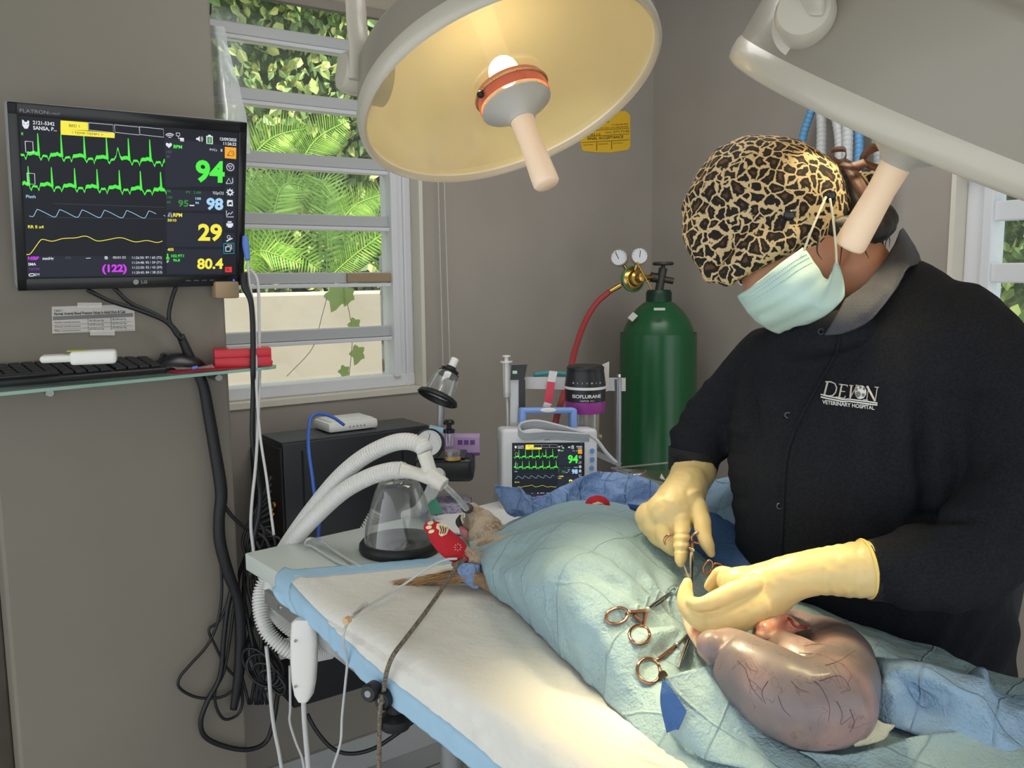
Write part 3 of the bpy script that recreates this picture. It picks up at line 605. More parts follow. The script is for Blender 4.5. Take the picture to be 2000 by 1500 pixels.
mb = MB(); mb.hexa([V(fa2.x, fa2.y, SZ - .006), V(c2.x, c2.y, SZ - .006), V(c2.x, c2.y, SZ), V(fa2.x, fa2.y, SZ)], NW * .0006); mb.build('glass_edge', M('green_glass_edge', '#8FB3A8', 0.15), sh, 0)
for x, y in ((98, 768), (428, 738)):
    p = PWP(x, y, 0.06); mb = MB(); mb.tube([p - NW * 0.06, p], 0.0078, 20); mb.lathe([(0, 0), (.0078, 0), (.0065, .0015), (0, .0015)], p, NW); mb.build('shelf_clamp', M('shelf_clamp_metal', '#8C8B87', .35, .8), sh, 40)
# keyboard
kA, kB = SH(327, 729), SH(0, 757)
kx = (kA - kB).normalized(); ky = V(-kx.y, kx.x, 0)
ky = ky if ky.y > 0 else -ky
KF = frame(kA - kx * 0.20 + ky * 0.055 + V(0, 0, 0.006), kx, ky)
kb = T('keyboard', 'long black computer keyboard lying along the glass shelf', 'keyboard', KF.translation - V(0, 0, .006))
KL, KD = 0.43, 0.120; KF = frame(kA - kx * KL / 2 + ky * KD / 2 + V(0, 0, 0.006), kx, ky)
mb = MB(); mb.xf = KF @ Matrix.Rotation(math.radians(9), 4, 'X') @ Matrix.Translation((0, 0, .006)); mb.box((0, 0, 0), (KL, KD, 0.018), 0.004, 3); mb.build('keyboard_base', M('keyboard_black', '#1d1e21', 0.35), kb, 40)
km = M('key_black', '#24262a', 0.45); key0 = None
kxf = KF @ Matrix.Rotation(math.radians(9), 4, 'X')
cnt = 0
for row in range(5):
    for c in range(18):
        if cnt >= 92: break
        wd = 0.0195; x = KL / 2 - 0.018 - c * 0.0222 - (0.006 if c > 3 else 0); y = -KD / 2 + 0.018 + row * 0.0198
        if row == 0 and 8 <= c <= 12:
            if c != 10: continue
            wd = 0.105
        if abs(x) > KL / 2 - .006: continue
        mb = MB(); mb.xf = kxf; mb.box((x, y, 0.0175), (wd, 0.0172, 0.006), 0.002, 2); mb.build('key', km, kb, 40); cnt += 1
# white scanner lying on the keyboard
vA, vB = SH(88, 706, .03), SH(236, 700, .03); vx = (vB - vA).normalized()
vc = SH(180, 742, 0.012) + ky * .055 + V(0, 0, .030); VF = frame(vc, vx, V(-vx.y, vx.x, 0))
vt_ = T('handheld_device', 'white handheld device with a yellow-green label lying on the keyboard', 'device', vc - V(0, 0, .006))
mb = MB(); mb.xf = VF; mb.box((0.022, 0, 0.006), (0.075, 0.045, 0.024), 0.006, 3); mb.build('body', white, vt_)
mb = MB(); mb.xf = VF; mb.box((-0.032, 0, 0.006), (0.062, 0.04, 0.013), 0.006, 3); mb.build('handle', white, vt_)
mb = MB(); mb.xf = VF; mb.box((-0.005, -0.002, 0.0185), (0.03, 0.03, 0.001)); mb.build('label', M('lime_label', '#B9C24A', 0.5), vt_, 0)
# mouse
mp_ = SH(362, 722, 0.002) + ky * .03; mb = MB(); MFm = frame(mp_, kx, ky)
rows = []
for t in np.linspace(0, PI, 13):
    x = -math.cos(t) * .052; wv = math.sin(t) ** .55; hh = .033 * wv * (1 - .25 * (x / .052 + .2) ** 2)
    rows.append([MFm @ V(x, math.cos(a) * .030 * wv, max(0, math.sin(a)) * hh) for a in np.linspace(0, 2 * PI, 21)[:-1]])
mo = T('computer_mouse', 'black computer mouse resting on the glass shelf beside the red case', 'mouse', mp_); mb.rings(rows); mb.build('mouse_body', M('mouse_black', '#1c1d22', 0.3), mo, 180)
mb = MB(); mb.xf = MFm; mb.torus((-0.03, 0, .026), (0, 1, 0), .006, .003, 16, 8); mb.build('scroll_wheel', blackr, mo)
# red mat and red case
mb = MB(); mb.prism([SH(x, y, .001) for x, y in ((328, 727), (345, 729), (430, 723), (532, 714), (533, 706), (410, 705), (345, 712))], (0, 0, .002)); tag(mb.build('red_folder', M('red_card', '#A82A38', 0.45), smooth=0), 'thin red folder lying flat on the glass shelf under the red case and mouse', 'folder')
ra, rb = SH(420, 719, .003), SH(531, 714, .003); rx = (rb - ra).normalized(); L = (rb - ra).length
rc = (ra + rb) / 2 + V(-rx.y, rx.x, 0) * .03; RF = frame(rc, rx, V(-rx.y, rx.x, 0))
rt = T('red_case', 'small red hinged case with a white label, on the right end of the glass shelf', 'case', rc)
redm = M('red_plastic', '#C81E33', 0.35)
mb = MB(); mb.xf = RF; mb.box((0, 0, .010), (L, .062, .020), .0012); mb.build('case_bottom', redm, rt, 30)
mb = MB(); mb.xf = RF; mb.box((0, 0, .0285), (L, .062, .017), .0012); mb.build('case_lid', redm, rt, 30)
mb = MB(); mb.xf = RF; mb.box((0, 0.004, .0368), (L * .5, .036, .0006)); mb.build('label', M('white_paper'), rt, 0)
mb = MB(); rr = random.Random(2); pts = [SH(345 + 75 * t, 722 - 4 * t, .006 + .004 * rr.random()) for t in np.linspace(0, 1, 8)]
mb.grid([pts, [p + ky * .012 + V(0, 0, rr.uniform(-.002, .006)) for p in pts], [p + ky * .03 + V(0, 0, rr.uniform(0, .004)) for p in pts]]); tag(mb.build('plastic_wrapper', clear('wrapper_film', '#F2F2F6', .25, .7, .2), smooth=0), 'crumpled clear plastic wrapper on the red folder in front of the mouse', 'wrapper')
cable('blue_needle_cap', 'tiny blue plastic cap lying on the red folder in front of the mouse', 'cap', [SH(376, 719, .012), SH(385, 717, .013)], .003, M('blue_plastic', '#5B7FD6', .4))

# ================================================================== CABLES ON THE LEFT
cb = M('black_cable', '#15161a', 0.45); cw = M('white_cable', '#C9CACA', 0.4); clr = clear('clear_tube', '#F0F4F2', .2, .8, .25)
def cpw(pts, n): return [PWP(x, y, n) for x, y in pts]
bt_ = T('cable_bundle', 'thick black wrapped bundle of cables running from under the monitor down the pillar', 'cable', PWP(440, 1300, .03))
MB().tube(cpw([(352, 655), (372, 700), (396, 750), (408, 810), (420, 880), (432, 960), (428, 1010), (430, 1060), (446, 1120), (464, 1170), (470, 1230), (468, 1300), (462, 1350), (456, 1385)], .025), [.008, .010, .011, .012, .0125, .013, .012, .0125, .012, .011, .012, .012, .010, .008], 14).build('sleeve', M('bundle_sleeve', '#16171c', .55, bump=(120, .4)), bt_, 180)
for k, (p_, r) in enumerate((([(170, 566), (215, 588), (265, 604), (318, 625), (340, 645), (354, 662)], .004), ([(222, 562), (255, 592), (300, 612), (332, 632), (352, 655)], .0042), ([(344, 560), (334, 590), (330, 622), (342, 650), (356, 664)], .0042))):
    MB().tube(cpw(p_, .03), r, 10).build('cable', cb, bt_, 180)
loops = [([(432, 1100), (433, 1160), (425, 1215), (405, 1260), (370, 1300), (350, 1325), (352, 1345), (385, 1362), (430, 1362), (462, 1345)], .0032),
         ([(455, 1150), (430, 1210), (408, 1230), (420, 1260), (440, 1300), (462, 1325)], .003),
         ([(455, 1140), (444, 1190), (437, 1250), (430, 1320), (405, 1370), (392, 1410), (402, 1440), (440, 1458), (485, 1464), (520, 1448), (536, 1400), (545, 1330)], .0055),
         ([(460, 1160), (450, 1240), (438, 1310), (420, 1350), (424, 1385), (440, 1405), (465, 1395), (474, 1370), (470, 1340)], .0032),
         ([(436, 985), (455, 1010), (478, 1030), (490, 1032)], .0042), ([(470, 1180), (482, 1210), (492, 1222)], .003)]
for p_, r in loops: MB().tube(cpw(p_, .02), r, 10).build('cable', cb, bt_, 180)
cable('black_cable', 'black cable with a plug hanging from beside the wall monitor down past the shelf edge', 'cable', [P(x, y, d) for x, y, d in ((476, 532, 1.8), (478, 560, 1.8), (490, 590, 1.8), (494, 650, 1.8), (494, 720, 1.8), (495, 760, 1.82), (493, 850, 1.84), (500, 905, 1.86), (508, 960, 1.88), (505, 1010, 1.88), (495, 1060, 1.88), (490, 1130, 1.88))], [.007, .0075] + [.0055] * 10, cb)
cable('blue_probe', 'blue handled probe hanging beside the lower right corner of the wall monitor', 'probe', [P(478, 461, 1.8), P(480, 480, 1.8), P(484, 508, 1.8)], [.005, .007, .005], M('blue_plastic'))
cable('clear_tube', 'thin clear tube looping down from the blue probe past the glass shelf', 'tube', [P(x, y, 1.81) for x, y in ((484, 508), (486, 545), (495, 600), (500, 680), (501, 760), (508, 850), (520, 930), (527, 985), (535, 1045))], .0028, cw)
cable('white_cable', 'white cable hanging behind the shelf end down to the steel table corner', 'cable', [P(x, y, 1.83) for x, y in ((488, 525), (503, 550), (506, 620), (507, 740), (505, 800), (500, 900), (492, 980), (490, 1030), (495, 1075), (500, 1120))], .0033, cw)
# tangle of leads beside the tower
tg = T('cable_tangle', 'tangle of thin black leads hanging between the pillar and the black computer tower', 'cable', P(500, 1350, 1.95))
rr = random.Random(9)
for k in range(9):
    x0 = 470 + k * 7; pts = [P(530, 930 + k * 14, 1.97), P(505 - k * 2, 985 + k * 8, 1.95)]
    for j in range(4): pts.append(P(x0 + rr.uniform(-18, 30), 1060 + j * 80 + rr.uniform(-15, 15), 1.93 + .03 * rr.random()))
    pts.append(P(500 + rr.uniform(-15, 40), 1375, 1.95)); MB().tube(pts, .003 + .0015 * rr.random(), 8).build('lead', cb, tg, 180)
for k in range(5):
    c = P(505 + k * 9, 1300 + k * 9, 1.9); mb = MB(); mb.torus(c, (rr.uniform(-.5, .5), -1, rr.uniform(-.3, .3)), .045 - k * .005, .0035, 28, 8, (0.7, 1)); mb.build('lead', cb, tg, 180)
# drip bag on a hook
bg = T('fluid_bag', 'clear plastic bag of fluid hanging at the window edge above the wall monitor', 'bag', P(440, 245, 1.92))
c4 = [[P(x, y, d) for x, y, d in r] for r in (((404, 48, 1.95), (420, 50, 1.93), (438, 52, 1.95)), ((404, 95, 1.95), (426, 92, 1.90), (447, 95, 1.95)), ((404, 150, 1.95), (432, 150, 1.88), (462, 150, 1.95)), ((406, 240, 1.95), (440, 240, 1.87), (484, 238, 1.95)), ((406, 300, 1.95), (445, 300, 1.87), (490, 300, 1.95)))]
mb = MB(); gr = patch(c4, 8, 8, lambda p, u, v: .004 * fold(p, 30)); mb.grid(gr); back = [[p + FW * .05 for p in r] for r in gr[::1]]; mb.build('bag_film', clear('bag_film', '#EEF3F5', .2, .8, .55, .1), bg, 180)
MB().tube([P(406, 30, 1.93), P(411, 25, 1.93), P(412, 8, 1.93)], .002, 8).build('hook', blackr, bg)
mb = MB()
for k in range(11): a, b_ = P(415, 160 + k * 4, 1.885), P(450, 159 + k * 4, 1.90); mb.tube([a, b_], .0005, 5, 1)
mb.build('printed_lines', M('print_grey'), bg)
# ================================================================== TOWER, ROUTER
TN = 0.27
ta = WP(552, 869, TN); tb = WP(846, 845, TN); tz = ta.z; sa, sb = sz(ta)[0], sz(tb)[0]; tzb = WP(615, 1372, TN).z
tw = T('computer_tower', 'large black computer tower standing below the louvred window with a white router on top', 'computer', W((sa + sb) / 2, TN / 2, tzb))
towm = M('tower_black', '#24272c', 0.45, bump=(300, .1))
mb = MB(); WB(mb, sb, sa, 0.11, TN, tzb, tz, 0.003); mb.build('case_shell', towm, tw, 30)
mb = MB(); WB(mb, sb + .01, sa, .12, TN - .01, tz, tz + .004, .001); mb.build('vented_top', M('grey_black_grille', '#4a4c50', .5, bump=(400, .8, .004)), tw, 0)
mb = MB(); WB(mb, sb + .09, sb + .093, TN, TN + .001, tzb + .02, tz - .02); WB(mb, sa - .05, sa - .045, TN, TN + .001, tzb + .02, tz - .02); mb.build('panel_seam', M('seam_black', '#0e0f11', .5), tw, 0)
mb = MB(); WB(mb, sa, sa + .006, .115, TN - .004, tzb + .04, tz - .01, .001); bkp = mb.build('back_panel', M('port_black', '#1a1b1e', .5), tw, 0)
mb = MB()
for k, (dn, dz) in enumerate(((.06, .16), (.07, .17), (.05, .155), (.062, .18))): mb.ball(W(sa + .008, TN - dn, tz - dz), .008, u=10, v=8)
mb.build('brass_ports', M('brass', '#C8A45A', .25, 1), bkp)
for k in range(3):
    mb = MB(); WB(mb, sa + .004, sa + .035, TN - .08, TN - .03, tz - .27 - k * .035, tz - .25 - k * .035, .004); mb.build('plug', blackr, bkp, 30)
mb = MB(); WB(mb, sb, sa - .01, .0, .11, tzb - .0, tz - .05, .0); mb.build('mounting_back', M('port_black'), tw, 0)
mb = MB(); 
for x, y, w_, h_ in ((545, 1290, .03, .05), (562, 1287, .02, .035)): p = WP(x, y, TN + .002); s0, z0 = sz(p); WB(mb, s0, s0 - w_, TN, TN + .001, z0, z0 + h_)
mb.build('white_label', M('white_paper'), tw, 0)
rcn = WP(678, 850, .19); s0 = sz(rcn)[0]; ro = T('router', 'small white router on top of the black computer tower with a blue network lead', 'router', W(s0, .19, tz + .004))
rL = abs(sz(WP(629, 850, .19))[0] - sz(WP(726, 850, .19))[0])
mb = MB(); WB(mb, s0 - rL / 2, s0 + rL / 2, .13, .235, tz + .006, tz + .032, .009); mb.build('router_body', white, ro, 40)
mb = MB(); WB(mb, s0 - rL / 2 + .01, s0 + rL / 2 - .01, .14, .225, tz + .032, tz + .0345, .004); mb.build('router_top', M('white_plastic'), ro, 40)
mb = MB()
for k in range(5): a = W(s0 + .012 - k * .01, .2355, tz + .018); mb.tube([a, a + NW * .0006], .0022, 10, 1)
mb.build('status_light', M('router_grey', '#8b9590', .4), ro)
cable('network_cable', 'blue network cable arching from the router down in front of the black tower', 'cable', [P(x, y, d) for x, y, d in ((672, 830, 2.06), (650, 815, 2.04), (625, 808, 2.02), (608, 815, 2.0), (603, 840, 1.98), (603, 880, 1.93), (610, 930, 1.92), (616, 980, 1.92), (623, 1020, 1.92), (620, 1060, 1.92), (612, 1120, 1.92))], .0038, M('blue_cable', '#3E68C8', .4), n=8)

# ================================================================== OPERATING TABLE
ZT = 0.90
A0 = G(478, 1080, ZT); LD = V(.64, -.768, 0).normalized(); ND = V(.768, .64, 0).normalized()     # long edge towards the camera, across the table
LW, TWd = 1.45, 0.56
def TB(t, n, z=ZT): return A0 + LD * t + ND * n + V(0, 0, z - ZT)
def tbox(mb, t0, t1, n0, n1, z0, z1, bev=0):
    rot = Matrix((LD, ND, V(0, 0, 1))).transposed(); return mb.box(TB((t0 + t1) / 2, (n0 + n1) / 2, (z0 + z1) / 2), (t1 - t0, n1 - n0, z1 - z0), bev, 2, rot)
tab = T('operating_table', 'steel operating table covered by a white pad, dog on its back on top', 'table', TB(LW / 2, TWd / 2, 0))
mb = MB(); tbox(mb, 0, LW, 0, TWd, ZT - .035, ZT, .003); mb.build('table_top', M('steel_top', '#DDE6E0', .38, .0, .4, bump=(8, .02, .01)), tab, 30)
q0 = TB(.10, -.006, .840); q1 = TB(1.35, -.006, .780); mb = MB(); qd = (q1 - q0).normalized(); qu = ND.cross(qd).normalized()
mb.hexa([q0 + V(0, 0, -.013), q1 + V(0, 0, -.013), q1 + V(0, 0, .013), q0 + V(0, 0, .013)], ND * .010); rail = mb.build('side_rail', steel, tab, 30)
mb = MB(); p = TB(.165, -.006, .838); mb.tube([p, p - ND * .002], .005, 12, 1); mb.build('rail_screw', chrome, rail)
mb = MB()
for t in (.2, .7, 1.2): mb.tube([TB(t, .006, .87), TB(t, .0, .83)], .006)
mb.build('rail_bracket', steel, tab)
mb = MB(); lp = G(880, 1440, .55); mb.tube([V(lp.x, lp.y, 0), V(lp.x, lp.y, .86)], .022, 24, 1); mb.build('leg', M('grey_table_leg', '#9b9d9e', .4, .5), tab)
mb = MB(); lp2 = TB(1.2, .3, 0); mb.tube([lp2, lp2 + V(0, 0, .86)], .03, 24, 1); mb.build('leg', M('grey_table_leg'), tab)
mb = MB(); mb.tube([V(lp.x, lp.y, 0) + V(.045, .02, .0), V(lp.x, lp.y, 0) + V(.045, .02, .72)], .019, 20, 1, ridge=(.02, .002)); mb.build('bellows_tube', M('ribbed_grey', '#8e9090', .5), tab)
# clamp knobs on the rail
for x, y, dd in ((722, 1353, 0), (748, 1367, 0)):
    p = P(x, y, 1.27); ax = (-FW + RT * -.35).normalized(); o = tag(MB().lathe([(0, 0), (.0105, 0), (.0135, .004), (.0135, .022), (.011, .026), (.006, .026), (.006, .024), (0, .024)], p - ax * .02, ax, 24).build('clamp_knob', blackr, tab, 40), None)
    MB().lathe([(0, 0), (.006, 0), (.005, .002), (0, .002)], p + ax * .005, ax, 16).build('knob_cap', M('knob_cap_metal', '#8b8d90', .4, .6), o)
p = P(772, 1395, 1.29); mb = MB(); mb.lathe([(0, -.02), (.021, -.02), (.024, -.014), (.024, -.004), (.019, 0), (.011, .004), (.011, .03), (0, .03)], p, (0, 0, 1), 30); mb.build('clamp_knob', blackr, tab, 40)
mb = MB(); mb.tube([P(745, 1372, 1.28), P(770, 1372, 1.3), P(790, 1360, 1.31)], .011); mb.build('clamp_arm', blackr, tab)
# absorbent pad: white centre, pale blue border, hanging over the near edge
pw_ = M('pad_white', '#EDECE6', .8, bump=(90, .5, .003)); pb_ = M('pad_blue', '#A9CFEA', .7, bump=(70, .4, .003))
pad = T('absorbent_pad', 'white absorbent pad with a pale blue border hanging over the near table edge', 'pad', TB(.6, .1, ZT))
def padpt(t, n):
    # n > 0 on the table, n < 0 hanging down the side
    w_ = .002 * fold((t, n, 0), 22) + .0012 * fold((t, n, 3), 60)
    t += max(n, 0) * .5 * max(0, 1 - (t - .165) / .6)
    if n > 0.015: return TB(t, n, ZT + .0055 + abs(w_))
    k = (0.015 - n); t -= n * 1.6 * max(0, 1 - (t - .165) / .3)
    if k < .03: a = k / .03 * PI / 2; return TB(t, .015 - .035 * math.sin(a), ZT + .0055 - .02 * (1 - math.cos(a)))
    return TB(t, -.020 - .004 * (1 + math.sin(t * 14)) - abs(w_) * 2.5, ZT - .0145 - (k - .03))
nbot = lambda t: -.037 - .106 * (t - .2); nwh = lambda t: -.006 - .11 * (t - .3)
def padgrid(t0, t1, nt_, f0, f1, nn_):
    out = []
    for i in range(nt_ + 1):
        t = t0 + (t1 - t0) * i / nt_; a, b = f0(t), f1(t); out.append([padpt(t, a + (b - a) * (j / nn_) ** 1.6) for j in range(nn_ + 1)])
    return out
t_in = 0.165
mb = MB(); mb.grid(padgrid(t_in + .06, LW + .03, 130, nwh, lambda t: TWd - .06, 70)); mb.build('pad_centre', pw_, pad, 180, solid=.003)
mb = MB(); mb.grid(padgrid(t_in, t_in + .06, 8, nbot, lambda t: TWd - .03, 70)); mb.grid(padgrid(t_in + .06, LW + .03, 130, nbot, nwh, 5)); mb.build('pad_border', pb_, pad, 180, solid=.003)
# hand control hanging on the rail
hc = T('hand_control', 'white hand control hanging from the steel side rail of the table with its cable below', 'controller', P(592, 1360, 1.5))
mb = MB(); sec = []
for y, hw in ((1208, 17), (1215, 24), (1250, 26), (1290, 26), (1330, 23), (1355, 18), (1367, 10)):
    c = P(594, y, 1.5); r = hw / 1700 * 1.5; sec.append([c + RT * r * (abs(math.cos(a)) ** .6) * math.copysign(1, math.cos(a)) + FW * .014 * (abs(math.sin(a)) ** .6) * math.copysign(1, math.sin(a)) for a in np.linspace(0, 2 * PI, 25)[:-1]])
mb.rings(sec); mb.build('control_body', M('white_plastic'), hc, 60)
for y in (1252, 1341): MB().lathe([(0, 0), (.0025, 0), (.0025, .001), (0, .001)], P(577, y, 1.484), -FW, 12).build('screw', M('router_grey'), hc)
MB().tube([P(x, y, 1.5) for x, y in ((593, 1365), (594, 1400), (598, 1450), (602, 1500), (603, 1560))], .0045, 10).build('cord', cw, hc, 180)
# loose cords hanging below the table
cable('white_cable', 'thick white cord hanging below the table end, left of the hand control', 'cable', [P(x, y, 1.6) for x, y in ((520, 1262), (525, 1310), (529, 1370), (535, 1420), (545, 1470), (553, 1520))], .0035, cw)
cable('white_cable', 'thin white cord winding behind the hand control to join its cable near the floor', 'cable', [P(x, y, 1.62) for x, y in ((566, 1300), (567, 1380), (566, 1410), (578, 1450), (590, 1480), (597, 1520))], .0024, cw)
cable('iv_line', 'clear infusion line running from the red-socked paw over the pad and down below the table', 'tube', [P(893, 1091, 1.47), P(868, 1094, 1.47), P(832, 1112, 1.46), P(782, 1146, 1.46), G(735, 1175, .92), G(700, 1195, .92), G(682, 1212, .92), G(684, 1240, .90) + ND * -.012, P(678, 1290, 1.37), P(674, 1340, 1.38), P(668, 1400, 1.4), P(665, 1450, 1.4), P(650, 1500, 1.42), P(640, 1540, 1.42)], .0021, M('iv_tube', '#C9CFCF', .2), n=8)
ij = T('injection_port', 'clear needle hub with a tan cap on the infusion line, lying on the white pad', 'port', G(690, 1200, .92))
MB().tube([G(715, 1180, .925), G(690, 1203, .925)], .0042, 14).build('hub', clearp, ij); MB().tube([G(682, 1209, .925), G(674, 1214, .925)], .0055, 14).build('port_cap', M('tan_cap', '#D9B98C', .5), ij)
cable('black_cable', 'single black cable looping along the floor under the operating table', 'cable', [P(x, y, 2.1) for x, y in ((600, 1395), (620, 1430), (650, 1462), (685, 1472), (730, 1462), (780, 1430), (812, 1405))], .005, cb)
rope = cable('leash', 'grey braided leash tied to the red-socked paw and hanging over the pad edge', 'rope', [P(897, 1097, 1.48), P(870, 1140, 1.44), G(828, 1200, .93), G(790, 1250, .915), G(768, 1280, .91), G(756, 1310, .885) , P(750, 1345, 1.27), P(743, 1380, 1.26), P(741, 1430, 1.28), P(740, 1540, 1.3)], .0034, M('braided_rope', '#9A8F7E', .8, bump=(500, 1, .004), var=('#6d6458', 260, .4, .6)), n=10)

# ================================================================== BREATHING CIRCUIT AND MASKS
hosem = M('ribbed_hose', '#E6E6E4', .3, sub=.15)
bc = T('breathing_circuit', 'white corrugated breathing hoses arching over the table corner to a connector at the dog', 'hose', P(560, 1150, 1.75))
def hs(pts, r=.0145): MB().tube([P(*p) for p in pts], r, 20, 10, 'flat', (.0062, .0023)).build('corrugated_hose', hosem, bc, 180)
hs([(830, 880, 1.66), (822, 870, 1.67), (795, 862, 1.68), (760, 868, 1.70), (710, 893, 1.72), (660, 935, 1.75), (610, 995, 1.79), (570, 1050, 1.83), (540, 1098, 1.86), (515, 1140, 1.86), (508, 1180, 1.84), (520, 1230, 1.82), (555, 1265, 1.82), (600, 1278, 1.85), (645, 1272, 1.9)])
hs([(785, 918, 1.66), (760, 920, 1.67), (720, 932, 1.69), (670, 960, 1.72), (620, 1005, 1.76), (580, 1048, 1.8), (552, 1085, 1.82), (535, 1120, 1.83), (530, 1160, 1.85), (545, 1205, 1.88), (580, 1235, 1.9), (625, 1245, 1.95)])
hs([(850, 945, 1.9), (835, 975, 1.95), (815, 1000, 1.98), (790, 1010, 2.0)], .0125)
hs([(735, 1000, 1.98), (722, 1022, 1.98), (712, 1040, 1.98)], .0125)
yc = MB(); yc.tube([P(828, 884, 1.66), P(836, 908, 1.66), P(843, 928, 1.66)], [.0145, .0135, .0125], 20); yc.tube([P(782, 918, 1.66), P(810, 924, 1.66), P(845, 936, 1.66)], [.0155, .0125, .0135], 20); yc.tube([P(838, 926, 1.66), P(868, 948, 1.65)], [.0165, .0145], 20); yc.tube([P(785, 903, 1.665), P(785, 934, 1.665)], .008, 14)
fuse(yc, 'y_connector', M('milky_connector', '#DEDDD6', .25, sub=.3), bc, .0018, 2)
MB().tube([P(868, 948, 1.65), P(884, 963, 1.66), P(900, 980, 1.68), (P(911, 994, 1.7))], .0058, 14).build('breathing_tube', clear('tube_clear', '#F1F5F4', .2, .85, .22), bc, 180)
# large clear face mask standing on the table
def cone_mask(o, ax, R, h, parent):
    prof = [(R * .93, .018), (R * .86, h * .35), (R * .72, h * .65), (R * .58, h * .88), (R * .48, h * .965), (R * .32, h), (.015, h + .001), (.015, h + .028), (.0125, h + .03)]
    MB().lathe([tuple(x) for x in crom(prof[:6], 5)] + prof[6:], o, ax, 48, False).build('clear_cone', clearp, parent, 60)
fm_ = T('face_mask', 'large clear conical face mask with a black rubber rim standing on the steel table', 'mask', G(782, 1075, ZT))
mo_ = G(782, 1074, ZT); cone_mask(mo_, (0, 0, 1), .078, .145, fm_)
MB().lathe([(0.03, .012), (.03, .004), (.055, .002), (.079, 0), (.082, .006), (.081, .016), (.076, .022), (.068, .018), (.05, .013), (.033, .012)], mo_, (0, 0, 1), 56, False).build('rubber_rim', blackr, fm_, 60)
MB().lathe([(0, .004), (.055, .004), (.055, .006), (0, .006)], mo_, (0, 0, 1), 40).build('rubber_diaphragm', M('thin_black_rubber', '#232428', .35), fm_)
cable('white_cable', 'looped pair of white cords lying across the steel table top beside the face mask', 'cable', [G(705, 1108, .906), G(660, 1080, .906), G(630, 1058, .91), G(605, 1052, .925), G(597, 1062, .908), G(612, 1068, .905), G(650, 1092, .905), G(690, 1112, .905)], .003, cw, n=8)
# white folder / towel beside the head
mb = MB(); mb.prism([G(x, y, .904) for x, y in ((845, 1012), (1000, 975), (1060, 1010), (1000, 1060), (870, 1040))], (0, 0, .003)); tag(mb.build('white_towel', M('white_towel', '#E9E9E8', .9), smooth=0), 'flat white towel on the table under the dog head', 'towel')

# ================================================================== ABSORBER WITH GAUGE (left part of the anaesthesia gear)
ab = T('absorber_stand', 'black absorber block with round gauge and purple granule canister behind the dog head', 'machine', V(P(880, 960, 2.0).x, P(880, 960, 2.0).y, 0))
bx_ = P(868, 915, 2.0); rotA = Matrix((RT, V(-RT.y, RT.x, 0), V(0, 0, 1))).transposed()
blk = M('machine_black', '#1b1c1f', .35)
mb = MB(); mb.box(bx_ + V(.0, 0.03, -.0), (.135, .11, .055), .012, 3, rotA); mb.build('black_block', blk, ab, 40)
mb = MB(); mb.box(bx_ + V(0, 0.02, .031), (.10, .085, .008), .003, 2, rotA); mb.build('top_plate', M('dark_grey_plate', '#3c3d40', .4), ab, 40)
cc_ = V(P(880, 960, 2.02).x, P(880, 960, 2.02).y, 0); purple = M('purple_granules', '#9C8CBE', .8, bump=(220, 1, .004), var=('#D9D6E2', 180, .42, .6))
MB().lathe([(0, .74), (.046, .74), (.046, .925), (0, .925)], cc_, (0, 0, 1), 40).build('granules', purple, ab)
MB().lathe([(.049, .73), (.049, .93)], cc_, (0, 0, 1), 40, False).build('canister', clear('canister_clear', '#F2F0F8', .1, .6, .05), ab)
MB().lathe([(0, .70), (.052, .70), (.052, .735), (0, .735)], cc_, (0, 0, 1), 40).build('canister_base', blk, ab, 40)
MB().tube([cc_ + V(0, .03, 0), cc_ + V(0, .03, .72)], .018, 20, 1).build('column', alu, ab)
mb = MB(); mb.box(cc_ + V(0, .03, .015), (.26, .2, .03), .01); mb.build('base', blk, ab)
gp = P(838, 866, 1.93); gx = (-FW + RT * -.15 + UP * .25).normalized()
gauge = MB().lathe([(0, -.018), (.030, -.018), (.0335, -.012), (.0335, .003), (.031, .006), (.0295, .003), (0, .003)], gp, gx, 40).build('gauge_housing', blk, ab, 40)
MB().lathe([(0, .0035), (.0293, .0035), (.0293, .004), (0, .004)], gp, gx, 36).build('gauge_face', M('gauge_white', '#D2D3D4', .4), gauge)
GF = frame(gp + gx * .0045, gx.cross(V(0, 0, 1)) * -1, V(0, 0, 1)); mb = MB(); mb.xf = GF
for k in range(21):
    a = math.radians(-130 + 13 * k); r0_, r1_ = (.0215, .027) if k % 5 == 0 else (.0245, .027); mb.stroke([(math.sin(a) * r0_, math.cos(a) * r0_, 0), (math.sin(a) * r1_, math.cos(a) * r1_, 0)], .0007, (0, 0, 1))
mb.stroke([(-.004, -.012, 0.0003), (.004, .022, .0003)], .0012, (0, 0, 1)); mb.keep = True; mb.build('gauge_marks', M('print_black'), gauge, 0)
MB().tube([gp - gx * .012, gp - gx * .03 + V(0, 0, -.02), bx_ + V(-.03, .02, .02)], .006).build('gauge_stem', chrome, ab)
vp = V(*P(884, 890, 1.98)); MB().lathe([(0, 0), (.018, 0), (.018, .012), (0, .012)], vp, (0, 0, 1), 30, True).build('valve_dome', clear('dome_clear', '#F4F4F2', .15, .8, .1), ab)
MB().lathe([(0, -.008), (.020, -.008), (.020, 0), (0, 0)], vp, (0, 0, 1), 30).build('valve_seat', M('brass_ring', '#C9A56A', .4, .6), ab)
MB().lathe([(0, -.01), (.013, -.01), (.013, .012), (0, .012)], P(858, 926, 1.97), gx, 24).build('knob', M('milky_connector'), ab)
